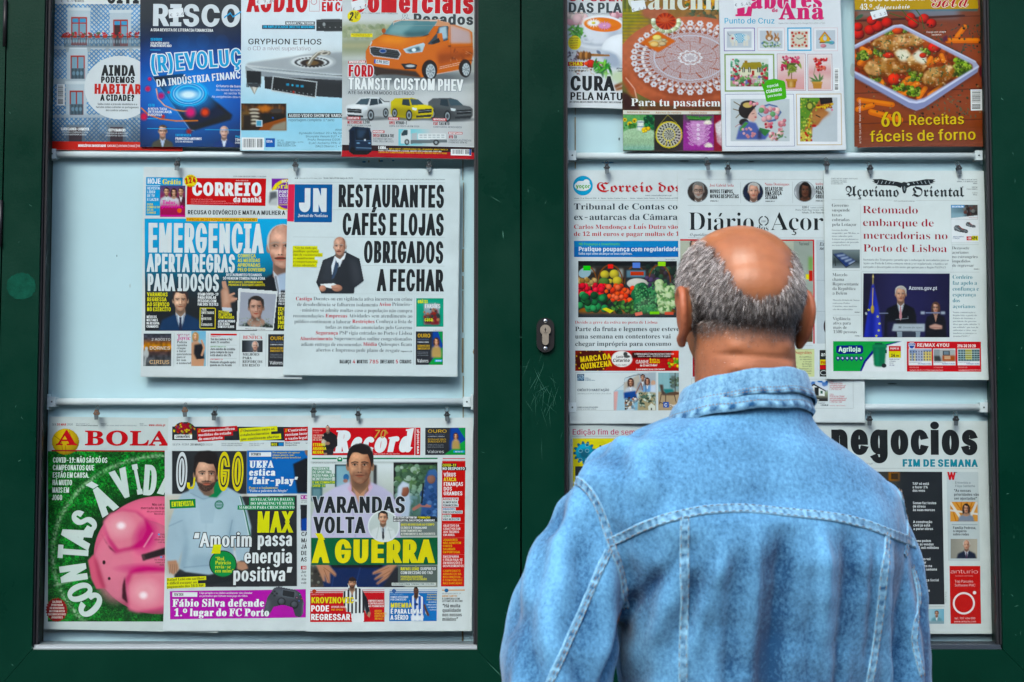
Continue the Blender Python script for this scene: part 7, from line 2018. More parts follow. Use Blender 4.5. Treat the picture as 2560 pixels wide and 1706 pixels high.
c.bust(312,448,232,'c39c86','221d1c','a9bfcb','c39c86',beard='332824',sw=.01,turn=.05);c.poly([(248,588),(300,600),(345,602),(392,590),(360,780),(280,780)],'aac0cc',4);c.poly([(196,556),(238,498),(262,548),(300,590),(338,602),(300,624),(228,602)],'9db4c2',4);c.poly([(326,602),(372,572),(384,500),(412,508),(420,562),(385,606)],'1f7a4a',3);c.line([(205,575),(290,616),(338,606)],4,'7f97a6',.8,5)
c.poly([(232,400),(232,330),(262,296),(330,288),(385,310),(392,400),(372,370),(350,345),(270,350),(245,372)],'1e1a1a',soft=3)
c.ell(400,655,30,30,'1f6a4a');c.ell(400,655,24,24,'a9bfcb');[c.rect(378,636+k*12,422,641+k*12,'1f6a4a')for k in range(4)]
c.poly([(48,1035),(110,1030),(125,1090),(90,1130),(60,1110)],'b98e76',soft=4);[c.line([(70+k*14,1060),(62+k*16,1120)],3,'8a6450')for k in range(4)];c.poly([(520,1035),(580,1040),(598,1085),(560,1100),(520,1090)],'b98e76',soft=4)
c.poly([(950,655),(1010,655),(1010,830),(955,830)],'22252a');c.poly([(955,750),(1010,740),(1010,830),(955,830)],'2a4a9a',soft=4)
c.done('photo')
for t,x,y,w_,cc in p_letters[:1]+p_letters[2:]:
 p.T(t,x,y,236,w_,cc,wt=.30 if t!='J' else.2,part='masthead');p.T(t,x+12,y-14,208,w_-24,'2a2d30',wt=.16,part='masthead');p.T(t,x+20,y-24,188,w_-40,cc,wt=.10,part='masthead')
p.poly([(182,505),(200,505),(205,535),(222,530),(228,470),(238,470),(238,520),(225,548),(195,550),(183,535)],'d8c81e','masthead')
p.rect(602,300,752,330,'dfe4e6','headline');p.T('FC PORTO',615,323,18,66,K,wt=.22,part='headline');p.TL([('Por enquanto são apenas',186),('alguns prazos, mas',148),('dragões podem beneficiar',194)],760,307,11,17,'d8c83a',font='M')
p.T('UEFA',602,404,46,166,'e4eaec',font='M',wt=.28,part='headline');p.T('estica',600,458,46,182,'e4eaec',font='M',wt=.28,part='headline');p.T('“fair-play”',598,514,46,336,'e4eaec',font='M',wt=.28,part='headline');p.T('Pepe e o isolamento:',600,548,16,200,'d8c83a',font='M');p.T('“Falta a palestra do Sérgio”',600,568,16,264,'e0e4e6',font='M')
p.rect(64,622,240,682,'2a7a44','headline',rot=-2.4);p.T('ENTREVISTA',78,668,32,150,'d8e020',wt=.24,part='headline',rot=-3)
for x,y,t,w_ in((604,630,'REVELAÇÃO DA BALIZA',288),(604,657,'DO SPORTING VÊ MUITA',296),(526,684,'MARGEM PARA CRESCIMENTO',376)):p.rect(x,y-25,910,y+4,'1f8a54','headline');p.T(t,x+8,y-2,19,w_,'e4ecea',font='M',wt=.16,part='headline')
p.T('MAX',652,836,130,246,'d8d81e',wt=.3,part='headline')
p.T('“Amorim',222,938,92,404,'e6eaea',wt=.2,part='headline',ol=('2a2c2e',.06));p.T('passa',656,932,92,240,'e6eaea',wt=.2,part='headline',ol=('2a2c2e',.05));p.T('energia',566,1048,92,330,'e6eaea',wt=.2,part='headline',ol=('2a2c2e',.05))
p.disc(425,1055,94,92,'223a2c','badge');p.disc(425,1055,87,85,'1f8a44','badge');p.T('“',338,1060,130,78,'d8d81e',wt=.3,part='badge');p.TL([('“Rui',62),('Patrício',108),('revia-se',108),('em mim”',128)],372,1030,23,27.5,'d8e020',font='M',part='badge')
p.T('positiva”',490,1170,92,404,'e6eaea',wt=.2,part='headline',ol=('2a2c2e',.06))
for k,(t,w_)in enumerate((('Rafael Leão em sarilhos:',256),('é difícil escapar ao',200),('pagamento dos 16.5 M€',250))):p.rect(42,1150+k*24,42+w_+12,1176+k*24,'d8d81e','headline',rot=-2.6);p.T(t,46,1171+k*24,17,w_,'2a2a1c',font='M',part='headline',rot=-2.6)
p.rect(952,590,1010,616,'b02a9a');p.T('V. GUIMARÃES',956,611,16,None,WH,wt=.22,xs=.8);p.TL(['Cláusula','de saída'],954,628,9,12,'3a4044');p.TL(['CASO','MARE','JÁ VAI','DE FÉRI','ASSIM'],954,866,28,43,K,wt=.2,xs=.75);p.rect(952,1068,1010,1092,'b9282c');p.T('BENFICA',962,1087,14,None,WH,wt=.2);p.TL(['Jardel','e André','Almeida','voltam'],954,1115,16,25,K,font='M')
p.rect(64,1240,985,1430,'b23aa4','headline',rot=-.9);p.rect(82,1248,250,1278,'e6e8ea','headline');p.T('FIFA’2020',92,1271,17,64,K,wt=.22,part='headline');p.TL([('Liga propôs e os clubes aceitaram: vão simular',360),('as jornadas que faltam num jogo de vídeo',328)],264,1257,12,20,'f0e4f0',font='M',part='headline')
c=p.canvas(692,1200,975,1420,1.3,5);c.fill('b23aa4')
out=[(770,1215),(800,1206),(920,1230),(950,1250),(972,1310),(968,1390),(950,1416),(915,1410),(895,1350),(830,1330),(770,1345),(735,1405),(705,1414),(698,1380),(725,1280)]
m=c.pmask(out,1.5);c.fill('3c4046');c.poly([(770,1215),(920,1235),(950,1260),(900,1290),(780,1270)],'565b62',soft=14);c.poly([(830,1228),(912,1242),(908,1285),(826,1270)],'24272b');c.box=None
c.line([(830,1228),(912,1242),(908,1285),(826,1270),(830,1228)],3,'6a7078')
for x,y in((822,1310),(908,1330)):c.ell(x,y,28,28,'1d1f23');c.ell(x,y-3,21,20,'4a4e55',shade=.4)
for x,y,cc in((945,1262,'5aa08a'),(925,1282,'a06a8a'),(958,1288,'b05a5a'),(940,1304,'5a6aa0')):c.ell(x,y,10,9,'24272b');c.ell(x,y,6,5,cc)
for x,y in((775,1240),(775,1268),(760,1254),(790,1254)):c.ell(x,y,8,7,'24272b')
c.poly([(720,1300),(745,1300),(730,1395),(708,1405)],'6a6e76',soft=12,a=.7);c.line([(968,1320),(962,1395)],12,'787c84',soft=10,a=.6);c.done('photo',m)
p.T('Fábio Silva defende',80,1344,50,626,'eef0f0',font='M',wt=.24,part='headline');p.T('1.º lugar do FC Porto',92,1408,50,648,'eef0f0',font='M',wt=.24,part='headline')
p.build()
# ---- shirt-sleeved man, green band
p=Pub('newspaper','sports newspaper with a man in a pale shirt behind the words À GUERRA on green','newspaper',NEWS,-.003,CK,
 [(50,68),(1095,62),(1086,1408),(36,1412)],-.001,-.010,NG,'d4dcdd',1.0,15,3)
p.rect(76,126,762,300,'c9282e','masthead');p.vl(726,126,300,4,'e0dcdc','masthead')
p.T('Record',218,284,138,500,'e6eaec',font='T',wt=.26,part='masthead',rot=-1);p.T('www.record.pt',752,292,16,156,'eceeee',wt=.22,rot=-90,part='masthead');p.T('Diretor: António Magalhães   Diretor-adjunto: Sérgio Krithinas',470,294,7,160,'f0d8d8',part='masthead')
p.T('70',462,192,52,78,'c8a45a',wt=.16,part='masthead',sk=.2);p.T('ANOS',530,145,14,30,'c8a45a',wt=.2,rot=52,part='masthead')
c=p.canvas(132,104,240,298,1.3,3);c.fill('c9282e');m=c.pmask([(160,118),(175,105),(190,118),(190,145),(235,175),(238,240),(215,262),(210,298),(150,298),(145,260),(135,220),(140,165),(165,150)],1.5);c.fill('211f22');c.bust(175,130,46,'b89684','2a2422','211f22','211f22',sw=1.0,bot=298);c.ell(150,222,20,20,'b0a89a',shade=.5);c.ell(175,225,14,10,'a8826c');c.poly([(150,262),(212,262),(210,298),(152,298)],'2a262a');c.rect(150,285,170,298,'b08a74');c.done('photo',m)
p.T('HOMENAGEM',80,148,9,60,'e8b0a8',wt=.16);p.T('P. 30/31',86,160,8,34,'e8b0a8');p.TL([('LEV YASHIN',70),('FALECEU',58),('HÁ 30 ANOS',74)],80,180,11,14,'e8c8b8',wt=.2);p.TL([('ETERNO',80),('ARANHA',86),('NEGRA',70)],80,242,18,24,'e0d81e',wt=.24)
gold_ad(p,792,126,1046,298)
p.hl(76,316,870,9,'1f7a50');p.disc(252,327,20,20,'dfe6e4');p.disc(252,327,17,17,'1f7a50');p.disc(252,322,8,7,'d8e4dc')
c=p.canvas(66,222,870,1134,1.25,31);c.fill('d4dcdd');c.rect(66,336,870,1134,'b4beb4');c.hgrad if 0 else None
c.vgrad('d4dcdd','d4dcdd','b8c0b6','b4bdb4','b0bab2','aab4ae','a4aeaa');c.rect(66,222,870,336,'d4dcdd');c.rect(66,338,870,346,'8f9a94',soft=6)
c.rect(592,346,870,720,'17181a');c.rect(606,362,866,690,'3f5a44');c.blobs(140,(606,362,866,560),(6,22),['2f4a34','5a7a50','8aa890','43604a','a8bcae'],.3,a=.8);c.rect(606,540,866,690,'6a8a94',soft=30,a=.6);c.blobs(30,(610,560,860,680),(10,30),['4a6a5a','7a9aa4','3a5260'],.2,.4,a=.6)
c.poly([(620,500),(650,462),(690,480),(692,540),(700,600),(690,690),(600,690),(610,590)],'b4c2d4',soft=4);c.ell(662,525,28,36,'8a5a4a',shade=.3);c.poly([(624,500),(655,470),(688,485),(680,500),(650,505),(640,560),(622,560)],'c6d2e0',soft=4)
c.poly([(790,440),(812,395),(850,390),(868,410),(868,690),(760,690),(780,560)],'3f5a8a',soft=4);c.ell(830,450,26,30,'8a6458',shade=.3);c.poly([(806,430),(820,392),(860,388),(868,440),(840,425)],'4a6a9a',soft=4);c.line([(720,640),(760,615),(820,620)],20,'a8746a',soft=6);c.blobs(30,(770,500,866,690),(6,16),['2f4670','5a7aa8','34507a'],.2);c.line([(780,480),(770,600)],10,'1a1c22',soft=4)
c.rect(220,358,470,500,'24343c');c.rect(230,366,330,500,'8ab0bc',soft=4);c.ell(292,440,18,22,'3a6a9a');c.ell(288,462,15,12,'9a6a5a');c.rect(330,366,470,500,'a4aca6');c.rect(466,362,486,500,'2a2a2a',soft=4);c.rect(72,500,140,590,'3a5a64',soft=4);c.rect(80,510,130,590,'6a8e96',soft=4)
c.poly([(155,540),(230,500),(330,462),(430,460),(520,500),(580,540),(640,660),(640,830),(72,830),(70,700),(100,600)],'c3bfd8',soft=3);c.poly([(230,520),(330,470),(380,545),(300,700),(180,700)],'d0cce2',soft=40,a=.7);c.poly([(440,480),(560,540),(600,700),(470,700),(420,600)],'b0acc8',soft=40,a=.6)
for q in([(180,600),(210,800)],[(480,560),(510,780)],[(330,600),(350,820)]):c.line(q,8,'a29ebc',.6,14)
c.poly([(300,510),(330,465),(375,540),(432,465),(462,500),(420,560),(375,545),(340,560)],'d9b4cc',soft=4)
c.poly([(318,430),(440,430),(445,480),(380,535),(320,480)],'a8745c',soft=6)
c.bust(380,362,232,'c39478','241e1e','c3bfd8','c39478',sw=.01,turn=-.02);c.ell(380,420,62,52,'5a463e',soft=34,a=.35);c.poly([(298,330),(300,270),(330,235),(390,222),(440,240),(466,300),(464,350),(452,310),(430,285),(400,276),(340,280),(312,305)],'211b1c',soft=4)
c.rect(66,990,870,1134,'8f958c');c.rect(66,1000,200,1134,'3a3632',soft=14);c.blobs(24,(66,1000,180,1134),(6,16),['5a4a40','2a2624','6a6a60'],.2);c.poly([(130,990),(620,990),(560,1134),(150,1134)],'1d2c54',soft=4);c.rect(200,990,520,1010,'14161c',soft=4)
for q in([(380,1010),(350,1134)],[(220,1030),(200,1134)],[(470,1030),(500,1134)]):c.line(q,5,'3a4f80',.7,8)
c.poly([(100,990),(180,990),(230,1050),(225,1070),(190,1040),(190,1110),(170,1105),(155,1050),(160,1100),(145,1095)],'ba8a70',soft=3);c.poly([(620,990),(560,990),(460,1040),(458,1055),(520,1040),(470,1080),(470,1090),(530,1065),(480,1112),(490,1118),(560,1075),(600,1020)],'ba8a70',soft=3)
for q in([(150,1010),(225,1062)],[(150,1020),(185,1106)],[(560,1010),(470,1048)],[(570,1030),(478,1084)],[(580,1040),(488,1112)]):c.line(q,4,'8a5c48',.8)
c.poly([(600,1010),(640,1000),(660,1134),(520,1134)],'24262c',soft=6)
mh=np.maximum((c.Y>337)*1.0,c.pmask([(292,345),(298,290),(312,250),(350,226),(384,221),(430,230),(460,262),(468,310),(468,345)]));c.done('photo',mh)
p.T('SPORTING P. 14/15 E 30/31',78,352,8,152,'4a5450');
for k,(t,w_,cc)in enumerate((('PRESIDENTE',104,WH),('DO SPORTING',118,WH),('PEDIU PARA SER',140,WH),('REINTEGRADO',122,WH),('E VAI COMBATER',142,'e0d81e'),('COVID-19',80,'e0d81e'))):p.rect(75,374+k*21.8,75+w_+6,394+k*21.8,'1f7a50','headline');p.T(t,78,391+k*21.8,14,w_,cc,wt=.2,part='headline')
p.T('VARANDAS',78,662,98,590,'23262a',wt=.24,part='headline',ol=('d0d4da',.04));p.T('VOLTA',84,790,98,330,'23262a',wt=.24,part='headline',ol=('d0d4da',.04))
p.rect(70,822,870,994,'145c38','headline',rot=-.15);p.T('À GUERRA',76,974,134,774,'e0d41c',wt=.3,part='headline')
p.disc(530,748,101,101,'dde3e3','photo');c=p.canvas(432,640,628,846,1.2,6);c.fill('c2ccc9');m=np.clip((1-np.hypot((c.X-530)/95,(c.Y-748)/95))*90,0,1);m=np.maximum(m,c.pmask([(498,700),(498,665),(512,648),(540,648),(556,665),(556,700)]));c.bust(526,694,84,'c09a82','2a2422','d8dedd','c8d4dc','20242a',sw=.95,bot=850);c.line([(500,750),(480,840)],4,'a8b4b2',.8,4);c.line([(560,760),(580,840)],4,'a8b4b2',.8,4);c.rect(550,770,585,774,'a8b4b2');c.done('photo',m)
p.rect(590,686,860,720,'24282a','headline');p.T('JÁ ESTEVE ONTEM EM',592,699,12,146,WH,wt=.22);p.T('FORMAÇÃO',744,699,12,80,'e0d81e',wt=.22);p.T('NO HOSPITAL DAS FORÇAS ARMADAS',592,717,12,260,WH,wt=.22)
p.rect(634,722,868,808,'6f7a78','headline');p.TL([('QUIS REGRESSAR AO CORPO',212),('CLÍNICO',60),('DIRETAMENTE NO',132),('ATENDIMENTO AOS DOENTES',218)],638,744,13,19.6,'e4e4d8',wt=.22);p.T('QUIS REGRESSAR AO CORPO',638,744,13,212,'e0d81e',wt=.22);p.T('E TRABALHAR',702,764,13,100,WH,wt=.2)
p.rect(620,998,868,1104,'596460','headline');p.T('RAFAEL LEÃO',636,1026,18,116,'e0d81e',wt=.22);p.T('SURPRESO',760,1026,18,100,WH,wt=.16);p.T('COM DECISÃO DO TAD',636,1051,18,204,WH,wt=.16);p.T('PONDERA REQUERER',636,1074,12,140,'e0d81e',wt=.2);p.T('ANULAÇÃO DO ACÓRDÃO',636,1089,12,166,'e0d81e',wt=.2);p.rect(580,1106,858,1124,'dde2e0','headline');p.T('LEÕES EQUACIONAM TERMINAR COM O VOLEIBOL',584,1119,10,268,'2a5a44',wt=.2)
# right column
p.hl(902,318,1044,5,'c9282e');p.hl(902,330,1044,2,'c9282e');p.T('CORONAVÍRUS P. 2 A 9',904,346,7,86,'b84a44');p.rect(899,336,1046,1130,'c9302f','headline')
p.rect(896,352,992,374,'24282a','headline');p.T('COVID-19',900,371,16,88,'e0d81e',wt=.22);p.rect(896,374,1050,396,'24282a','headline');p.T('NO DESPORTO',900,392,16,142,WH,wt=.22)
p.TL([('VÍRUS',78),('ATACA',80),('FINANÇAS',124),('DOS',54),('GRANDES',120)],908,434,23,29.6,WH,wt=.2);p.T('ATACA',908,463.6,23,80,'e0d81e',wt=.2)
for k,(t,w_,cc)in enumerate((('ÁGUIAS TÊM',94,'b03030'),('ALMOFADA',90,'2a2e30'),('FINANCEIRA',94,'2a2e30'),('DRAGÕES',76,'2a5aa0'),('PREOCUPADOS',120,'2a2e30'),('LEÕES',48,'1f7a50'),('VÃO REDUZIR',106,'2a2e30'))):y=585+k*19.5+(k>2)*4+(k>4)*6;p.rect(900,y-17,900+w_+8,y+2.4,'d8dede','headline');p.T(t,903,y-1,13,w_,cc,wt=.22)
p.TL([('OBJETIVO DA',100),('LIGA É VOLTAR',108),('AOS TREINOS',100),('EM ABRIL',74)],906,752,14,19.4,'f0e4e0',wt=.2);p.hl(902,730,1040,1.5,'e08a84','headline');p.hl(902,822,1040,1.5,'e08a84','headline');p.hl(902,928,1040,1.5,'e08a84','headline')
p.TL([('JOGADORES',92),('NÃO ADMITEM',114),('CORTES',58),('SALARIAIS',78),('EM PORTUGAL',110)],904,842,14,19.4,'e6b03a',wt=.2);p.TL([('EM ESPANHA',100),('E ITÁLIA FALA-SE',124),('EM REDUÇÕES E',122),('DESPEDIMENTOS',132)],904,948,14,19.6,'f0e4e0',wt=.2);p.TL([('CAMPEONATO',110),('ARRANCOU NA',116),('BIELORRÚSSIA...',126),('E COM PÚBLICO',122),('NAS BANCADAS',122)],904,1038,14,19.6,'e6a03a',wt=.2)
p.hl(898,1150,1042,6,'d8902a');p.disc(926,1155,13,12,'3a6a9a');p.T('BELENENSES SAD P. 20',898,1178,7,120,'4a5054');p.T('ANDRÉ SANTOS',898,1196,12,96,'c88a3a',wt=.2);p.T('À CONVERSA COM',898,1213,12,112,K,wt=.2);p.T('LEITORES DE RECORD',898,1228,12,130,K,wt=.2);p.TL([('“Há muita',114),('qualidade',118),('nos nossos',124),('miúdos”',100)],900,1262,22,28,K,wt=.2)
# bottom boxes
p.hl(64,1150,534,3,'c9282e');p.hl(64,1160,534,7,'c9282e');p.rect(64,1170,534,1354,'c3282e','headline',rot=-.2);p.disc(90,1160,13,13,'b04a3a');p.T('BENFICA P. 12/13',72,1184,8,78,'e8b8b4')
c=p.canvas(270,1066,450,1354,1.25,8);c.fill('c3282e');m=c.pmask([(302,1110),(310,1075),(335,1066),(355,1080),(360,1130),(395,1150),(425,1200),(448,1300),(440,1330),(420,1310),(405,1260),(405,1354),(328,1354),(320,1290),(290,1290),(275,1240),(272,1160),(305,1150)],1.5)
c.fill('e4e8e8');[c.rect(276+k*24,1140,288+k*24,1310,'1d1f24')for k in range(7)];c.poly([(395,1150),(425,1195),(450,1310),(425,1320),(400,1230)],'1f2126',soft=2);c.ell(438,1310,12,22,'a8806a');c.poly([(326,1300),(408,1295),(408,1354),(326,1354)],'dfe2e4');c.bust(330,1106,72,'b58c74','2e221e','e4e8e8','b58c74',beard='3a2a22',sw=.01);c.ell(330,1080,30,18,'2e221e');c.rect(330,1212,372,1226,'d8dcd8');c.ell(283,1276,12,18,'a8806a');c.done('photo',m)
p.T('KROVINOVIC',70,1234,36,272,'e0d41c',wt=.24,part='headline',ol=('a02024',.03));p.T('PODE',68,1286,36,118,WH,wt=.24,part='headline');p.T('REGRESSAR',68,1340,36,250,WH,wt=.24,part='headline',ol=('a02024',.03));p.T('DEVERÁ FAZER',198,1263,10,94,'f0e0dc',wt=.2);p.T('PRÉ-ÉPOCA',198,1281,11,74,'e6b03a',wt=.2)
p.TL([('EMPRESTADOS',96),('CONTROLADOS',98),('AO PORMENOR',100)],432,1226,12,16.5,'f0e4e0',wt=.2);p.TL([('DIOGO',46),('GONÇALVES',76),('CERTO EM',66),('2020/21',58)],472,1290,12,16,'e6b03a',wt=.2)
p.hl(566,1150,868,3,'2a6ab0');p.hl(566,1160,868,7,'2a6ab0');p.rect(566,1170,866,1348,'2570b8','headline');p.disc(594,1158,13,13,'4a6aa0');p.T('FC PORTO P. 10/11',572,1184,8,80,'b8d0e8');p.TL([('O MAIS UTILIZADO',112),('POR CONCEIÇÃO',100)],572,1202,12,16,'e4ecf0',wt=.18)
c=p.canvas(670,1128,830,1346,1.25,8);c.fill('2570b8');m=c.pmask([(715,1150),(722,1132),(742,1130),(752,1150),(752,1180),(785,1200),(795,1250),(820,1310),(810,1322),(785,1290),(780,1346),(700,1346),(698,1290),(690,1220),(700,1195),(720,1182)],1.5);c.fill('e2e8ee');[c.rect(694+k*28,1190,708+k*28,1346,'2a5ab0')for k in range(4)];c.bust(734,1160,56,'5a3e32','17120f','e2e8ee','5a3e32',sw=.01);c.line([(790,1250),(812,1312)],18,'5a3e32',soft=4);c.ell(735,1242,12,8,'2a3a6a');c.rect(700,1310,785,1346,'e6eaf0',soft=4);c.done('photo',m)
p.T('MBEMBA',572,1262,28,136,'e0d41c',wt=.24,part='headline');p.T('É PARA LEVAR',572,1300,28,204,WH,wt=.22,part='headline',ol=('2062a8',.03));p.T('A SÉRIO',572,1338,28,114,WH,wt=.22,part='headline')
for k,(t,w_,cc)in enumerate((('Suspensão',60,'d8c83a'),('do processo',62,'d8c83a'),('reabre vaga',64,'d8c83a'),('do central,',52,'d8e4ec'),('tempo para',64,'d8e4ec'),('recuperar',56,'d8e4ec'),('outros',44,'d8e4ec'))):p.T(t,864-w_,1184+k*16,9,w_,cc,wt=.18)
p.build()
# ================================================================ newspapers, right case
CG=(1400,390,360/818);CL=(1650,400,470/1084);CH=(2030,390,530/1409);CM=(2020,980,540/1166);CN=(1390,1000,310/1944)
# ---- vegetables on the front page
p=Pub('newspaper','broadsheet newspaper with a red blackletter title and a market stall of vegetables','newspaper',NEWS,.005,CG,
 [(47,83),(1110,80),(1120,1516),(55,1519)],-.002,.006,NG,'d3dbdd',1.0,21,3)
p.disc(130,170,56,56,'2a9cc8','masthead');p.disc(128,172,46,28,'dfe8ea','masthead');p.disc(150,150,18,16,'dfe8ea','masthead');p.disc(112,158,18,14,'dfe8ea','masthead');p.T('yoçor',90,184,22,80,'6aa848',wt=.24,part='masthead')
p.T('Correio dos Açores',204,206,56,815,'c22a30',font='F',part='masthead',sh=(3,3,'b8bec0'));p.T('www.correiodosacores.pt',484,230,10,150,'3a4248',font='M',wt=.1);p.T('Sábado, 21 de Março de 2020   ★   Diretor: Américo Natalino Viveiros  -  Diretor-Adjunto: Santos Narciso   ★   Diário fundado em 1920 por José Bruno',78,246,8,660,'3a4248',font='M',wt=.12)
p.hl(78,254,700)
p.T('Tribunal de Contas condena',78,306,34,755,'2e3a42',font='M');p.T('ex-autarcas da Câmara do',78,365,34,665,'2e3a42',font='M')
p.T('Carlos Mendonça e Luís Dutra vão',78,416,24,592,'b83438',font='M');p.T('de 12 mil euros e pagar multas de 1',78,456,24,600,'b83438',font='M')
p.rect(79,484,720,576,'1f6fb8','advert');p.rect(79,484,720,518,'2a86c4','advert');p.T('NB Poupança e Investimento',106,509,14,236,'6ac83a',wt=.16,part='advert');p.T('Pratique poupança com regularidade',104,542,24,572,'e8eef2',wt=.22,part='advert');p.T('Saiba aqui como alcançar os seus objetivos.',104,562,12,308,'d8e4ec',wt=.2,part='advert');p.T('Foto de arquivo',596,592,7,60,'6a7074',font='T')
c=p.canvas(103,598,664,918,1.15,9);c.fill('20282a');c.noise(40,.5)
c.rect(103,630,664,690,'2f2620',soft=10);c.rect(103,598,664,625,'15191b')
for q in((140,640,200,660),(330,640,360,690),(430,700,480,750),(520,640,560,700)):c.rect(*q,'aab4b0',soft=5,a=.8)
c.blobs(40,(500,620,664,740),(8,20),['2a4a34','3a2e3a','1a2a24','4a6a4a'],.4)
def hoop(cx,cy,rx,ry):
 c.line([(cx+rx*math.cos(R(a)),cy-ry*math.sin(R(a)))for a in range(0,181,12)],7,'7a4a28')
for h_ in((155,720,52,92),(286,720,70,100),(430,725,62,100),(566,715,62,95)):hoop(*h_)
c.rect(370,645,490,735,'25282c');c.rect(378,650,486,690,'5a7a8a',soft=3);c.rect(400,658,476,678,'b84a3c');c.ell(440,725,60,30,'c8c4bc',shade=.3)
c.ell(140,665,36,28,'9ab8c4',rot=-20);c.blobs(24,(108,700,200,735),(10,16),['a08a5a','8a6a3a','b89a6a'],.6);c.rect(132,626,172,652,'3ac83a');c.rect(272,616,302,640,'e84a48');c.rect(412,606,456,636,'6a8ad8');c.rect(556,600,600,626,'9ad84a')
for x,y,r_ in((255,675,26),(308,672,28),(325,710,27),(285,712,15)):c.ell(x,y,r_,r_*.92,'b8a84a',shade=.7)
c.ell(250,716,32,24,'4a6a34',shade=.8);c.blobs(10,(480,690,560,760),(8,16),['3a2a4a','4a3a5a'],.6)
for x0,x1,y in((103,260,885),(240,470,890),(440,660,885)):c.ell((x0+x1)/2,y,(x1-x0)/2,26,'8a5a30',shade=.5)
c.rect(103,895,664,918,'2a3238',soft=8)
c.blobs(46,(108,735,258,790),(11,18),['c8303a','e0505a','b02430','d84048'],.9)
c.blobs(48,(258,740,425,835),(12,17),['d8584a','e0705a','c84a40','d0604a'],.9)
c.blobs(26,(108,790,255,880),(16,26),['1f5a34','2f7a48','163f24','3a8a54'],1.0)
c.blobs(46,(275,830,450,890),(13,19),['2a4a2a','3a6a34','1c3a20','4a7a3c'],.9,.62)
c.blobs(18,(435,740,620,870),(26,38),['2f6a44','3f7a50','245a3a'],.7);c.blobs(260,(428,735,630,885),(4,8),['4a8a5a','1f4a30','3a7448','5a9a64'],.5)
for k in range(12):
 x,y=565+(k*53)%95,725+(k*37)%150;c.ell(x,y,27,25,'a8c08a',shade=.6);c.ell(x-6,y-4,15,13,'cfdcb4',soft=12)
for k in range(40):c.ell(c.rng.uniform(550,660),c.rng.uniform(715,880),16,6,['6a9a5a','c8d8b0','4a7a44'][k%3],rot=c.rng.uniform(0,180),a=.8)
c.poly([(238,870),(262,862),(306,880),(284,894)],'d8d03a');c.rect(510,884,566,900,'7ac83a');c.rect(596,886,646,902,'e06a5a');c.poly([(425,892),(466,884),(470,902),(430,910)],'d87a6a');c.done('photo')
p.T('Devido à greve da estiva no porto de Lisboa',85,954,17,470,'b83a3c',font='M',wt=.13);p.TL([('Parte da fruta e legumes que esteve',594),('uma semana em contentores vai',546),('chegar imprópria para consumo',548)],85,996,25,42,'2e363c',font='M')
c=p.canvas(86,1106,700,1222,1.3,4);c.hgrad('8a2a20','a8302a','b82c2c','b4282a','a02426');c.ell(180,1165,95,70,'4a1a14',soft=12);c.ell(352,1154,60,46,'eceae6')
for k in range(16):c.ell(180+96*math.cos(k*.4),1165+62*math.sin(k*.4),4,4,'e8c84a')
c.rect(410,1116,700,1148,'2a1816',soft=4);c.ell(372,1126,12,12,'3a3a3a');c.ell(380,1140,18,8,'4a4a4a');c.ell(670,1130,40,30,'c8302a',shade=.4);c.rect(615,1150,660,1200,'c03a34');c.blobs(22,(620,1150,690,1200),(6,13),['5a9a3a','d8c03a','c8402a','8ab84a'],.6);c.done('advert')
p.T('MARCA DA',114,1172,30,178,'e8c84a',wt=.24,rot=-6,part='advert');p.T('QUINZENA',118,1212,30,178,'e8c84a',wt=.24,rot=-6,part='advert');p.T('Santa',316,1150,14,42,'3a3034',wt=.18,rot=-4,part='advert',sk=.2);p.T('Catarina',298,1170,17,98,'24242a',wt=.24,part='advert',sk=.2);p.T('De 13 a 26/03',316,1192,8,62,'3a3034',part='advert',wt=.2)
p.T('1 COMPRA DA MARCA É O QUE PRECISA PARA SE HABILITAR!',422,1130,9,226,'e8dcd8',part='advert',wt=.16);p.T('QUANTAS + USAR, + HIPÓTESES DE GANHAR!',442,1142,8,186,'e8dcd8',part='advert',wt=.16);p.T('GANHE',430,1180,20,76,'e6dcd4',wt=.16,part='advert');p.T('1',508,1176,26,12,'e8d03a',wt=.24,part='advert');p.TL([('MÊS de',46),('COMPRAS',48)],520,1164,10,13,'e8d03a',wt=.2,part='advert');p.T('de 15 em 15 dias!',454,1196,12,98,'f0e8e0',wt=.2,part='advert',sk=.15,rot=-1);p.T('O QUE RENDE É IR AO CONTINENTE',432,1217,8,165,'f0e8e0',wt=.2,part='advert')
p.box(88,1230,545,1446,1.4,'9aa2a6','advert')
c=p.canvas(98,1240,138,1278,1.2,2);c.fill('1c4a6e');c.line([(98,1268),(112,1258),(124,1264),(138,1250)],4,'b8ccd8');c.line([(98,1276),(114,1266),(126,1272),(138,1260)],3,'b8ccd8');c.done('advert');p.T('CEM',102,1254,10,30,'d0dce4',font='M',part='advert');p.TL([('CAIXA',20),('ECONÓMICA',34),('DA MISERICÓRDIA',56)],142,1264,5,7,'4a6a84',part='advert',wt=.2)
p.T('CRÉDITO HABITAÇÃO',98,1337,13,182,'2a3a48',wt=.22,part='advert');p.T('ABRIMOS A PORTA À SUA CASA NOVA.',98,1355,8,196,'7a8286',part='advert',wt=.12);p.T('SOMOS A CASA DOS AÇORES',98,1432,7,118,'2a3a48',wt=.22,part='advert');p.T('informe-se em www.cemah.pt',98,1441,6,108,'2a3a48',wt=.18,part='advert')
c=p.canvas(302,1232,544,1446,1.2,7);c.fill('d3dbdd');m=c.pmask([(303,1446),(303,1336),(362,1296),(365,1262),(440,1234),(544,1232),(544,1446)],1)
c.fill('c4d4dc');c.rect(303,1330,370,1446,'a4c4d4');c.poly([(303,1340),(330,1336),(320,1446),(303,1446)],'d8a8a4',soft=4);c.rect(440,1232,544,1345,'a8b4bc');c.poly([(362,1290),(450,1240),(460,1340),(362,1380)],'b8b0a4',soft=3)
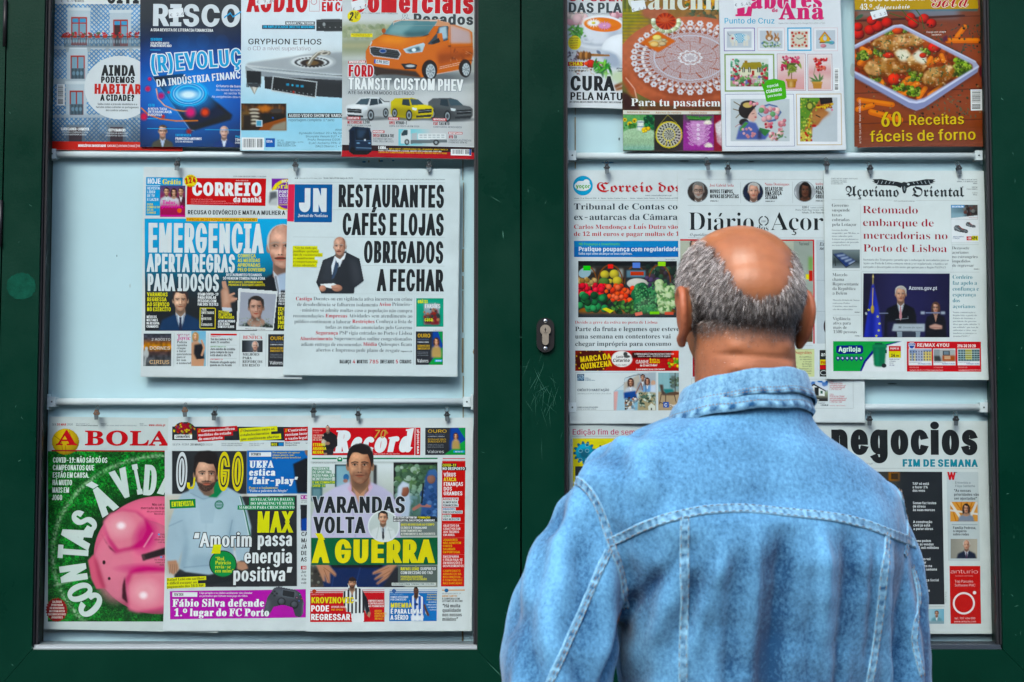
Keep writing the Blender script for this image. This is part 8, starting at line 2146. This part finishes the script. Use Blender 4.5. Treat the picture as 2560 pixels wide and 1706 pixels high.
c.bust(402,1285,40,'b48a74','3a2420','c0c8d0',long=True,sw=.8,bot=1360);c.bust(470,1258,34,'b88e78','2a2220','8a94a0',sw=.9,bot=1330);c.bust(496,1280,34,'c09680','4a2a24','7aa4d0',long=True,sw=.8,bot=1345);c.ell(530,1290,13,15,'d0a890');c.poly([(516,1305),(544,1300),(544,1350),(512,1345)],'c8d4e4',soft=2)
c.poly([(362,1345),(430,1335),(440,1390),(365,1380)],'2a4a8a',soft=4);c.line([(430,1350),(460,1290),(470,1330)],5,'8a5a4a');c.rect(368,1385,410,1428,'7a6a58');c.blobs(40,(372,1370,440,1440),(4,9),['3a3028','d8d4cc','6a8aa0','a06a50'],.3);c.rect(420,1390,445,1446,'8ab8d0',soft=6)
c.poly([(450,1340),(544,1345),(544,1446),(440,1446)],'a89a78',soft=4);c.blobs(40,(450,1350,544,1425),(5,14),['4a6a5a','c8d4c8','6a7a6a','2f4438','a8b4a4'],.3,.5);c.poly([(500,1425),(518,1405),(540,1420),(540,1444),(502,1444)],'d8dcd0');c.rect(515,1432,522,1444,'2a2a2a')
c.line([(303,1446),(303,1336),(362,1296),(365,1262),(440,1234)],3,'4a4a54');c.line([(365,1262),(450,1242),(488,1260),(488,1340),(430,1400)],3,'3a3a44',.8);c.done('advert',m)
c=p.canvas(558,1232,720,1446,1.2,4);c.fill('a4937c');c.rect(558,1232,720,1340,'8aa4a8',soft=4);c.rect(558,1232,625,1340,'7aa8b0')
for k in range(7):c.rect(560+k*9,1232,564+k*9,1340,'a8c8cc',soft=3)
c.rect(632,1250,655,1320,'5a6a68',soft=4);c.blobs(24,(628,1255,684,1310),(4,9),['4a5a4a','6a7a6a'],.2);c.line([(655,1232),(655,1345)],4,'2a2a2a');c.rect(558,1340,720,1446,'b09a7c',soft=10);c.poly([(565,1300),(585,1300),(590,1340),(660,1340),(655,1360),(580,1360)],'4a3a34',soft=2);c.poly([(585,1325),(640,1325),(650,1342),(600,1350)],'2f7a7c',soft=3)
for q in([(575,1355),(565,1410)],[(600,1360),(600,1420)],[(650,1358),(660,1400)],[(565,1400),(640,1425)]):c.line(q,4,'3a2a24')
c.ell(650,1350,34,8,'5a4234');c.done('advert');p.rect(586,1398,618,1430,'2a5ab0','advert');p.T('C',592,1424,18,18,'dfe6ee',wt=.24,part='advert');p.T('Costa Pereira',622,1424,13,118,'f0f0ee',wt=.2,part='advert')
p.build()
# ---- portraits along the top, behind the man's head
p=Pub('newspaper','broadsheet newspaper with three round portraits along its top, mostly behind the bald head','newspaper',NEWS,.001,CL,
 [(102,66),(1170,60),(1178,1512),(112,1508)],.003,.006,NG,'d3dbdd',1.0,22,3)
p.hl(160,110,1160);p.hl(160,262,1160);p.vl(465,128,250);p.vl(764,126,250)
for k,(cx,cy,kw)in enumerate(((218,184,dict(skin='9a8478',hair='7a7a78',suit='4a4448',beard='9a9894',glasses=True)),(537,186,dict(skin='c09684',hair='b8b8b4',suit='1d2026',tie='6a2430')),(834,182,dict(skin='5a3c30',hair='1a1614',suit='c8a0a4',dress=True,long=True,glasses=False)))):
 p.disc(cx,cy,61,61,'8a9296','photo');c=p.canvas(cx-60,cy-60,cx+60,cy+60,1.15,5+k);c.fill(('3a3432','1c2234','b0b4b8')[k]);c.noise(30,.3);c.bust(cx+4,cy-8,92 if k<2 else 80,bot=cy+70,**kw);c.done('photo',np.clip((1-np.hypot((c.X-cx)/59,(c.Y-cy)/59))*60,0,1))
p.T('José Gabriel Ávila',286,154,17,140,'b83a3c',font='M',wt=.11);p.TL([('NOVOS TEMPOS,',140),('NOVAS RESPOSTAS',168)],288,192,22,28,K,wt=.2);p.T('OPINIÃO, PÁG. 2',290,240,7,48,K,wt=.2)
p.T('Nuno Domingues',604,148,17,144,'b83a3c',font='M',wt=.11);p.TL([('RELATOS DE',104),('UMA SUÍÇA',96),('SITIADA',70)],606,178,22,24,K,wt=.2);p.T('OPINIÃO, PÁG. 13',608,242,7,54,K,wt=.2)
p.T('Andreia Fernandes',895,146,17,150,'b83a3c',font='M',wt=.11);p.TL([('ADIAR',58),('PRAZOS',66),('OBRIGAÇÕES',104)],897,172,22,25,K,wt=.2);p.T('OPINIÃO, PÁG. 3',898,240,7,48,K,wt=.2)
p.T('0,80 €',820,280,13,40,K,font='M');p.T('Fundado em 1870 por Manuel Augusto',868,279,7,150,'3a4044',font='M',wt=.1);p.T('Diretor Paulo Hugo Viveiros | Diário',780,293,9,180,'3a4044',font='M',wt=.12);p.T('Sábado, 21 de Março de 2020',818,309,11,160,'3a4044',font='M',wt=.14)
p.T('Diário',162,406,104,384,'22272a',font='M',wt=.13,part='masthead');p.T('dos',556,410,36,72,'22272a',font='M',wt=.1,part='masthead');p.T('Açores',640,406,104,432,'22272a',font='M',wt=.13,part='masthead')
for sg in(-1,1):
 for k in range(9):
  a=R(-70+k*17);x,y=598+sg*26*math.cos(a),352+26*math.sin(a);p.disc(x,y,5,3.4,'2c3236','masthead')
p.T('151º',584,360,10,28,'2c3236',font='T',part='masthead')
p.T('O quotidiano mais independente dos Açores',172,440,17,380,'3a4044',font='T',wt=.1);p.hl(160,448,940)
p.rect(116,458,888,467,'c42a30');p.rect(880,467,888,1060,'c42a30')
c=p.canvas(116,468,880,1050,2.2,5);c.vgrad('b4b8a8','a8ac98','8a8470','6a6254');c.rect(300,468,500,760,'8a9a9a',soft=10);c.bust(420,640,150,'b48c76','4a4440','22283a','d0d8e0','5a2a30',sw=1.0,bot=1050);c.bust(650,660,140,'b08874','2a2420','3a3a40','c8d0d8',glasses=True,sw=1.0,bot=1050);c.rect(250,900,880,1050,'5a4632',soft=6);c.bust(205,500,90,'b08a78','1f1a1a','1c2434','c8d0dc',sw=1.0,bot=760);c.rect(770,468,880,760,'9aa49a');c.rect(855,560,880,640,'7aa05a',soft=4);c.rect(858,640,880,700,'c03a34');c.rect(840,660,858,690,'d8c83a');c.done('photo')
p.T('Nacional',800,494,22,60,'5a5e5a',font='M',wt=.1);p.hl(700,1070,880)
p.rect(900,462,1160,1060,'bcc6cc');p.T('Ex',920,496,20,26,K,font='T');p.T('ne',920,520,20,26,K,font='T');p.hl(900,695,1160);p.hl(900,874,1160);p.disc(970,960,28,48,'3a3034','photo')
p.rect(700,1090,890,1250,'d0d8a4');p.T('Sugestões',780,1120,20,96,'b83a3c',font='M',wt=.12)
for k,t in enumerate(('da república,','as sugestões','e em que','da Ordem','livro CRS','Domingues, a','obrigado','Ferreira.')):p.T(t,875,1140+k*13.6,9,None,'3a403a',font='M',wt=.12,al='r')
p.hl(770,1092,888);p.rect(920,1097,1100,1250,'22262a','advert');p.T('arquivo',928,1132,22,90,'e8eaea',wt=.2,part='advert');p.rect(922,1152,1100,1182,'d8c83a','advert');p.T('PADARIA',928,1176,16,80,'b02a2a',wt=.24,part='advert');p.rect(922,1184,1100,1208,'c42a30','advert');p.ring(944,1228,20,14,3,'d8dcdc','advert')
p.hl(180,1262,1160);p.vl(182,1262,1420);p.rect(188,1080,300,1250,'a02c34')
c=p.canvas(818,1274,968,1392,1.2,4);c.vgrad('3a6ab0','6a8ac0','a8b4c8','8a9a7a','6a6a5e','4a4a46');c.patch(22,'e0e6ee',.55,.8,(c.Y<1330)*1.0);c.poly([(845,1360),(845,1318),(888,1290),(950,1330),(950,1362)],'dfe2e0');c.poly([(840,1320),(888,1290),(955,1330),(955,1336),(888,1300),(842,1328)],'2a2a2c');c.rect(862,1330,880,1345,'2f5a4a');c.rect(925,1332,938,1348,'2f5a4a');c.rect(892,1312,915,1360,'24282a');c.rect(818,1375,968,1392,'2c2c2c',soft=4);c.rect(868,1348,868,1349,'000000');c.done('advert')
p.T('SANTO FERREIRA',858,1389,8,60,'e0e0dc',wt=.2,part='advert');p.T('1 960 m²  3 quartos',862,1406,9,90,'3a4248',part='advert');p.T('HERMÍNIO',858,1419,9,32,'3a4248',wt=.2,part='advert');p.T('€ 198.000,00',926,1419,9,44,'3a4248',wt=.2,part='advert')
p.TL([('ERA',24),('PONTA DELGADA',74),('pontadelgada@era.pt',92),('era.pt/pontadelgada',88),('t. 296 650 240',68)],978,1284,10,11,'b8404a',part='advert',wt=.12);p.TL([('ERA',24),('PORTAS DA CIDADE',86),('portasdacidade@era.pt',98),('era.pt/portasdacidade',92),('t. 296 247 100',70)],978,1358,10,11,'b8404a',part='advert',wt=.12);p.T('www.era.pt - Agência Imobiliária',978,1420,6,90,'b8404a',part='advert')
p.box(800,1264,1112,1432,1.2)
p.build()
# ---- eagle masthead
p=Pub('newspaper','newspaper with a spread eagle over its blackletter title and a podium photograph','newspaper',NEWS,-.004,CH,
 [(76,96),(1142,99),(1168,1490),(94,1484)],.004,.0165,NG,'d7dfdf',1.0,23,3,.0016)
p.TL([('O MAIS ANTIGO JORNAL PORTUGUÊS',178),('FUNDADO EM 1835',104),('POR MANUEL ANTÓNIO',104),('DE VASCONCELOS',80)],125,156,8,11.5,'3a4248',wt=.14);
for k,(t,w_)in enumerate((('ANO CLXXXIV Nº 20794',106),('SÁBADO, 21 DE MARÇO DE 2020',136),('DIÁRIO',30),('',0),('DIRETOR',36),('PAULO SIMÕES',72),('',0),('0,85 €',34),('IVA inc.',30))):
 if t:p.T(t,1100-w_,162+k*12.6,8,w_,'3a4248',wt=.16)
for sg in(-1,1):
 k0=610
 w_=[(0,182),(40,172),(90,166),(150,154),(210,156),(195,166),(214,168),(190,176),(206,180),(172,186),(182,192),(140,196),(100,196),(50,200),(20,214)]
 p.poly([(k0+sg*(x+(0)),y)for x,y in w_],'23292d','masthead')
 for q in range(5):p.poly([(k0+sg*(60+q*26),172-q*2),(k0+sg*(64+q*26),171-q*2),(k0+sg*(74+q*26),186),(k0+sg*(70+q*26),187)],'a8b0b4','masthead')
p.poly([(596,180),(612,172),(640,180),(652,196),(640,200),(632,194),(630,226),(622,248),(612,250),(604,238),(598,210)],'2a3034','masthead');p.disc(642,188,9,7,'c4ccce','masthead');p.disc(616,216,6,16,'7a8488','masthead')
p.T('Açoriano',220,270,70,360,'20262a',font='F',part='masthead',sh=(3,3,'aab2b4'));p.T('Oriental',664,270,70,345,'20262a',font='F',part='masthead',sh=(3,3,'aab2b4'))
p.hl(130,292,534);p.hl(690,296,1108);p.T('www.acorianooriental.pt',544,303,8,140,'3a4248',font='M',wt=.12)
p.TL([('Governo',112),('suspende',122),('taxas',68),('cobradas',118),('pela Lotaçor',162)],129,340,21,31.8,'262c30',font='M',wt=.12);p.TL([('Governo decidiu',106),('suspender, por 90 dias, as',182),('taxas cobradas pela',136),('Lotaçor aos produtores e',176),('compradores de pescado',178),('nos Açores PÁGINA 8',118)],130,500,11,20,'4a5256',font='M',wt=.11)
p.vl(318,320,760);p.vl(925,326,755)
p.TL([('Retomado',374),('embarque de',478),('mercadorias no',568),('Porto de Lisboa',562)],333,383,50,85,'9c2433',font='M',wt=.15,part='headline')
p.TL([('Secretária dos Transportes garantiu que o embarque de mercadorias para os',574),('Açores no Porto de Lisboa começou ontem a ser regularizado, estando a ser',566),('carregados e descarregados os três navios que operam para a Região PÁGINA 5',552)],337,698,15,24,'4a5256',font='M',wt=.105)
c=p.canvas(133,624,316,748,1.25,4);c.vgrad('7a8688','5a6668','3a4446','8a9498');c.poly([(140,655),(200,645),(290,700),(225,740)],'2a3a6a',soft=2)
for k in range(4):c.poly([(160+k*26,660+k*18),(215+k*22,655+k*14),(222+k*22,664+k*14),(170+k*26,672+k*18)],'a8b4c4',soft=3)
c.line([(150,680),(155,730)],5,'24282a');c.line([(140,655),(225,742)],4,'1d2124');c.line([(225,742),(292,702)],5,'16191c');c.done('photo')
p.TL([('Marcelo',100),('chama',78),('Representante',176),('da República',154),('a Belém',98)],134,801,21,30.4,'262c30',font='M',wt=.12);p.TL([('Marcelo Rebelo de Sousa',180),('convocou Pedro',114),('Catarino, mas motivos',162),('são desconhecidos',134)],137,964,11,20.4,'4a5256',font='M',wt=.11);p.T('PÁGINA 9',284,1043,7,38,K,wt=.2)
p.hl(132,762,318);p.hl(328,770,1110);p.hl(138,1058,322);p.TL([('Vigilância',118),('ativa para',120),('mais de',94),('1500 pessoas',160)],139,1092,21,29,'262c30',font='M',wt=.12);p.T('PÁGINA 3',286,1200,7,38,K,wt=.2);p.vl(326,775,1205)
c=p.canvas(340,782,916,1206,1.15,12);c.fill('23213e');c.hgrad('1d1b36','2b2a4e','26254a','1f1e3a');c.rect(340,782,400,1206,'1a1a2a',soft=20,a=.7)
c.line([(404,800),(404,1000)],7,'a89a5a');c.poly([(398,810),(404,782),(411,810)],'c8bc7a')
c.poly([(396,860),(410,850),(430,940),(455,1080),(470,1206),(346,1206),(370,1040)],'3f46a8',soft=3);c.poly([(400,870),(408,860),(412,1206),(380,1206)],'2c327e',soft=8,a=.8);c.poly([(430,960),(440,1010),(452,1206),(430,1206)],'5a62c4',soft=8,a=.8)
for x,y in((378,1024),(438,1068),(450,1115),(446,1160),(430,1196)):
 c.poly([(x+(11 if k%2==0 else 4.5)*math.sin(k*math.pi/5),y-(11 if k%2==0 else 4.5)*math.cos(k*math.pi/5))for k in range(10)],'d8d84a')
c.line([(405,880),(402,1000)],6,'b8a45a');c.ell(403,1020,12,28,'a8924a',shade=.5)
c.bust(590,918,104,'b8917c','b4b0aa','111219','c8d4dc','c08a90',sw=.98,bot=1206,turn=.02);c.rect(500,1100,560,1206,'201f3a',soft=6)
c.bust(824,1008,66,'b08a78','4a342c','14141b','b08a78',glasses=True,long=True,sw=1.0,bot=1206);c.poly([(780,1130),(820,1115),(868,1128),(866,1150),(820,1154),(785,1145)],'c0988a',soft=4);c.line([(790,1140),(860,1142)],3,'8a6458')
c.poly([(545,1116),(752,1116),(750,1168),(532,1165)],'aab4bc',soft=1);c.poly([(565,1168),(600,1168),(600,1206),(570,1206)],'8a98a2');c.poly([(690,1168),(722,1168),(718,1206),(692,1206)],'8a98a2');c.rect(600,1168,690,1206,'4a5264',a=.6);c.line([(558,1088),(640,1080)],4,'8a949c');c.line([(640,1080),(640,1066)],3,'8a949c');c.line([(360,1045),(362,1050)],14,'aab0b4')
for x in(735,870):c.rect(x-12,1034,x+16,1052,'aab4c0',soft=2)
c.line([(760,1043),(850,1043)],8,'7a84a0');c.line([(450,1046),(505,1046)],6,'8a92aa');c.done('photo')
p.T('Azores.gov.pt',643,890,24,190,'d8dce4',wt=.17,part='photo');p.T('Governo dos Açores',606,1146,13,130,'6a747c',font='T',part='photo');p.T('(O)',576,1146,13,20,'3a4248',wt=.2,part='photo')
p.rect(922,325,1106,574,'e2e6e8','advert');c=p.canvas(924,326,1100,424,1.25,3);c.hgrad('7a98a4','5a7078','3a3634');c.rect(924,380,1010,424,'8aa8b4',soft=8);c.blobs(26,(1010,330,1098,400),(6,16),['2a2424','5a3a34','4a4440','6a6a68'],.3);c.line([(1040,350),(1042,400)],14,'2c2022',soft=4);c.put(c.pmask([(924,424),(924,414),(1100,396),(1100,424)]),'e2e6e8');c.done('advert')
p.rect(926,328,1010,346,'2a8ac8','advert');p.T('DECATHLON',930,343,11,76,WH,wt=.24,part='advert')
for x,y,s_ in((940,460,1.0),(1018,440,.72)):
 c=p.canvas(x-2,y-8,x+102*s_,y+60*s_,1.1,5);c.fill('e2e6e8');m=c.pmask([(x,y+14*s_),(x+14*s_,y),(x+36*s_,y-2),(x+56*s_,y+20*s_),(x+92*s_,y+30*s_),(x+100*s_,y+44*s_),(x+92*s_,y+56*s_),(x+40*s_,y+48*s_),(x+4*s_,y+36*s_)],1);c.fill('5a5e62');c.noise(8,.3);c.line([(x,y+36*s_),(x+40*s_,y+48*s_),(x+96*s_,y+54*s_)],8*s_,'24282a');c.line([(x+36*s_,y+8*s_),(x+64*s_,y+30*s_)],5*s_,'a04a40');c.line([(x+8*s_,y+14*s_),(x+40*s_,y+36*s_)],3,'a8acae');c.done('advert',m)
p.TL([('AMORTECIMENTO',74),('E TRAÇÃO',44)],936,542,8,11,'3a5a8a',wt=.16,part='advert');p.rect(1026,536,1060,562,'c42a34','advert');p.T('-35€',1030,556,15,26,WH,wt=.22,part='advert');p.rect(1060,532,1102,564,'d8d01e','advert');p.T('49€',1062,558,22,36,K,wt=.24,part='advert');p.T('Sapatilhas de caminhada',1040,414,6,58,'b04a44',part='advert');p.box(922,325,1106,574,1.2,'aab2b6')
p.hl(930,590,1108);p.TL([('Dezassete',114),('açorianos',110),('no estrangeiro',168),('impedidos',120),('de regressar',142)],931,622,20,29,'262c30',font='M',wt=.12);p.T('PÁGINA 6',1074,757,7,36,K,wt=.2)
p.TL([('Cordeiro',132),('faz apelo à',162),('confiança e',174),('esperança',154),('dos',50),('açorianos',150)],934,818,26,38.8,'2a7c8c',font='M',wt=.15);p.TL([('Numa comunicação à',150),('Região feita a partir do',160),('Palácio de Santana, o',148),('presidente do governo',156),('disse que cada cidadão “é',178),('um soldado” que tem de',168),('enfrentar o vírus, mas',156),('também o cansaço e o',156),('desânimo PÁGINA 7',112)],937,1045,11,19.8,'4a5256',font='M',wt=.11)
p.rect(140,1232,612,1432,'dfe4e6','advert');c=p.canvas(140,1232,612,1432,1.25,3);c.fill('dfe4e6');c.poly([(140,1232),(600,1232),(500,1260),(420,1300),(360,1370),(330,1432),(140,1432)],'2a2c80');c.poly([(140,1232),(580,1232),(480,1256),(400,1296),(345,1365),(318,1432),(140,1432)],'1f9e44')
c.poly([(404,1262),(420,1250),(480,1250),(498,1265),(492,1300),(486,1390),(470,1402),(425,1400),(414,1390)],'1d6a48',soft=1);c.rect(402,1258,500,1272,'2a7a54');c.poly([(425,1280),(445,1280),(445,1390),(428,1390)],'2f8a60',soft=6,a=.7);c.rect(486,1290,500,1312,'17503a');c.ell(480,1394,16,14,'1c2024');c.rect(420,1242,470,1252,'17503a')
for k in range(6):c.ell(172+k*31,1346,14,14,'262c78');c.poly([(165+k*31,1356),(179+k*31,1356),(172+k*31,1368)],'262c78');c.ell(172+k*31,1345,6,7,'dfe6ee')
c.done('advert');p.poly([(160,1268),(172,1260),(330,1258),(342,1268),(342,1304),(330,1316),(180,1318),(160,1306)],'262c78','advert');p.T('Agriloja',176,1300,30,150,'e4ecf0',wt=.22,part='advert',ol=('3ab054',.05))
p.rect(512,1264,592,1298,'c42a34','advert');p.T('POUPE 5€',522,1286,12,58,'f0e4e0',wt=.22,part='advert');p.rect(512,1298,592,1342,'d8cc1e','advert');p.T('34',526,1336,20,28,K,wt=.24,part='advert');p.T(',99€',556,1336,12,26,K,wt=.22,part='advert');p.TL([('Balde do Lixo',66),('c/ Rodas',42),('ECO',26),('EP 110L',34)],516,1356,9,13.4,'2a3a6a',wt=.16,part='advert')
p.rect(632,1234,1124,1434,'c42e34','advert',rot=.15);c=p.canvas(640,1236,1116,1394,1.25,6);c.fill('c42e34');c.poly([(640,1250),(652,1240),(678,1240),(690,1250),(684,1275),(664,1296),(646,1275)],'e4e8ea');c.poly([(646,1262),(684,1262),(664,1292)],'2a4a9a');c.poly([(646,1244),(684,1244),(688,1258),(642,1258)],'2a4a9a');c.rect(644,1280,796,1392,'dfe4e6');c.rect(806,1282,954,1392,'dfe4e6');c.rect(966,1282,1114,1392,'dfe4e6')
c.rect(648,1286,796,1364,'8a9ab8');c.rect(690,1290,740,1364,'aab0c4');[c.rect(650+k*24,1312,664+k*24,1364,'d0c49a')for k in range(2)];c.rect(740,1300,796,1364,'d4c07a');[[c.rect(654+k*18,1296+j*18,662+k*18,1306+j*18,'4a5468')for k in range(8)]for j in range(4)]
c.rect(810,1286,952,1366,'a4a8a8');c.rect(810,1286,850,1340,'8a9296');c.rect(870,1296,916,1326,'3a3c40');c.rect(876,1300,910,1322,'6a7a86');c.rect(866,1326,952,1366,'a4583a',soft=4);c.rect(880,1330,920,1352,'c8a484');c.poly([(812,1330),(850,1330),(860,1366),(812,1366)],'3a3c3c',soft=3)
c.rect(970,1286,1112,1366,'7a9498');[[c.rect(974+k*18,1292+j*15,986+k*18,1301+j*15,'2f4a50')for k in range(8)]for j in range(5)];c.rect(1020,1286,1062,1354,'c8c06a');[c.rect(1024,1292+j*15,1058,1300+j*15,'8a8a4a')for j in range(4)];[c.rect(970,1303+j*15,1112,1306+j*15,'b8c8ca')for j in range(4)];c.done('advert')
p.T('RE/MAX 4YOU',698,1268,22,216,'f0eae8',wt=.22,part='advert',sk=.05);p.T('296 30 20 20',966,1272,19,124,'f0eae8',wt=.22,part='advert');p.T('REMAX',646,1254,7,36,WH,wt=.2,part='advert')
for x,a,b,q in((648,'Apartamento Arrifes T2','Ponta Delgada (S. Pedro)','000.000.00€'),(808,'Apartamento T2','Ponta Delgada (S. Sebastião)','142.000.00€'),(970,'Apartamento T2 junto ao Hospital','Ponta Delgada (S. Sebastião)','000.000.00€')):p.T(a,x,1376,7,80,'3a3a5a',part='advert');p.T(b,x+56,1386,8,86,'2a3a9a',wt=.16,part='advert');p.T(q,x,1410,8,62,'e8c4c0',part='advert')
p.T('Avenida D. João III, n.º 41 | Ponta Delgada (São Pedro)',650,1428,8,220,'f0dcd8',part='advert');p.T('4you@remax.pt | 296 30 20 20',972,1428,8,150,'f0dcd8',part='advert')
p.build()
# ---- weekend business paper
p=Pub('newspaper','business newspaper with a heavy lowercase black title and a red advert at lower right','newspaper',NEWS,.006,CM,
 [(30,155),(966,158),(990,1306),(44,1306)],.003,.018,NG,'cfd7d6',1.0,24,3)
p.T('negocios',118,330,158,804,'1e2124',wt=.3,part='masthead');p.T('FIM DE SEMANA',508,402,36,410,'2a8296',wt=.32,part='masthead');p.hl(120,412,922)
p.T('Sexta-feira, 20 de março de 2020 | Diário | Ano XVII | N.º 4209',120,392,9,230,'3a4044')
p.rect(130,430,724,1146,'24282d','photo');c=p.canvas(130,432,560,1140,2.5,5);c.fill('24282d');c.rect(130,432,480,1140,'2a3440');c.rect(130,432,500,560,'3a3a34',soft=20);c.rect(436,432,498,482,'8a5a2a');c.rect(448,440,486,472,'3a2a1c');c.rect(500,432,560,1140,'24282d',soft=20);c.bust(300,640,200,'b08a74','3a302a','1d2430',sw=1.0,bot=1140);c.put(np.clip((c.X-480)/70,0,1),'24282d');c.done('photo')
for y,ls in((502,[('TAP só está',90),('a fazer 2%',84),('dos voos',68)]),(606,[('Sonae faz testes',128),('de stress',70),('às suas marcas',120)]),(708,[('A construção',104),('civil já está',92),('a parar obras',108)]),(810,[('Como podem',96),('cair as vendas',110),('de 3 mil milhões',138)]),(908,[('Governo vai',92),('divulgar',68),('aumento na',100),('próxima semana',126)]),(1022,[('Segurança Social',136),('diz como',72),('controlar',74),('o trabalho',86)])):
 p.TL(ls,564+(y-500)*.012,y,13,18.6,'e0e4e6',wt=.2)
p.T('Fotografia: Tiago Petinga',746,1140,6,60,'5a6064',rot=-90)
p.rect(748,432,920,912,'bcc6c8');p.T('W',752,474,40,46,'c8282e',wt=.26,part='page');p.T('WEEKEND',786,438,5,20,'3a4044',wt=.2)
p.TL([('Entrevista a',84),('Filipa Saldanha',108)],794,496,12,18,'4a5256');p.TL([('“As nossas',92),('prioridades vão',136),('ser ajustadas”',124)],788,540,14,21,'24282c',wt=.2)
c=p.canvas(768,594,916,700,1.2,4);c.fill('d49a5a');[c.line([(768+k*30,594),(800+(k*67)%110,700)],5,'b06a34')for k in range(6)];c.line([(770,600),(830,690)],14,'d8d4cc');c.line([(910,600),(870,690)],14,'d8d4cc');c.line([(770,640),(915,660)],10,'d8d4cc');c.bust(854,630,46,'b89078','2a1f1c','7a8494',long=True,sw=.9,bot=700,dress=True);c.done('photo')
p.hl(776,716,914,2,'6a7276');p.TL([('Família Pedrosa,',126),('o império',74),('sobre rodas',86)],782,740,13,17.6,'24282c',wt=.2)
c=p.canvas(770,794,914,900,1.2,4);c.hgrad('8a887e','a09c90','b0aa9c');c.bust(856,826,52,'b8907c','c8c4be','1c2436','c8ccd4','4a2a44',bald=True,sw=1.0,bot=900);c.done('photo')
p.rect(764,940,930,1252,'c4302f','advert');p.T('anturio',768,980,21,152,'f0dcd8',wt=.1,part='advert');p.T('BUSINESS SOFTWARE',796,997,6,96,'e0a49e',part='advert');p.TL([('Top Parceiro',100),('Software PHC',112)],792,1030,14,21,'f0dcd8',wt=.1,part='advert');p.ring(842,1142,60,60,10,'f0e0dc','advert');p.disc(900,1085,9,9,'f0e0dc','advert');p.T('tel.: 707 454 000',792,1228,11,112,'f0dcd8',wt=.12,part='advert');p.T('www.anturio.com',788,1245,11,120,'f0dcd8',wt=.12,part='advert')
c=p.canvas(430,1172,734,1252,1.2,4);c.hgrad('3a6a9a','2a5a9a','6aa8c8','a8ccd8','7ab0c4');c.poly([(600,1172),(640,1172),(625,1252),(600,1252)],'24508a');c.bust(694,1196,30,'b8907a','2c2420','6a9aa4',sw=1.0,bot=1240);c.rect(640,1238,734,1252,'8aa0a8',soft=3);c.done('photo')
p.hl(440,1158,736)
p.build()
# ---- free weekend supplement under the left shoulder
p=Pub('newspaper','newspaper showing a blue virus on a yellow square, half hidden by the left shoulder','newspaper',NEWS,.008,CN,
 [(208,340),(2900,345),(2930,3560),(224,3570)],0,.006,NG,'c4cccb',1.0,25,3)
p.T('Edição fim de semana',252,545,84,1190,'b81e5c',wt=.17,part='masthead');p.hl(240,568,2700,5)
p.T('PUBLICIDADE',246,730,16,120,'2a7ab8',wt=.2,rot=-90)
p.rect(262,604,2600,1500,'d8cc1e','headline');c=p.canvas(270,640,640,1020,.9,4);c.fill('d8cc1e')
for k in range(13):
 a=k*2*math.pi/13+.2;x,y=448+130*math.cos(a),830+130*math.sin(a);c.line([(x,y),(448+165*math.cos(a),830+165*math.sin(a))],36,'1f5a74',soft=4);c.line([(448+152*math.cos(a)-16*math.sin(a),830+152*math.sin(a)+16*math.cos(a)),(448+152*math.cos(a)+16*math.sin(a),830+152*math.sin(a)-16*math.cos(a))],22,'2a6a88',soft=4)
c.ell(448,828,140,140,'2f9cc0',shade=.5);c.ell(448,850,80,75,'2a5a70',soft=60,a=.9)
for x,y in((385,800),(488,798),(380,940),(485,945),(488,708),(585,850)):c.ell(x,y,32,28,'a8d0dc');c.ell(x,y,26,22,'2a6a84')
c.done('headline')
p.T('LIÇÕES DE UM',665,850,136,1500,'1d2226',wt=.2,part='headline');p.rect(300,1042,2560,1400,'2a3238','headline');p.T('VÍRUS NO ARQUIPÉLAGO',380,1300,180,2060,'d8cc1e',wt=.2,part='headline')
for k in range(18):p.T('Os dias de quarentena contados por quem fica em casa e por quem continua a trabalhar nas ilhas',300,1660+k*90,42,2200,'4a5256',font='M',wt=.1)
p.build()
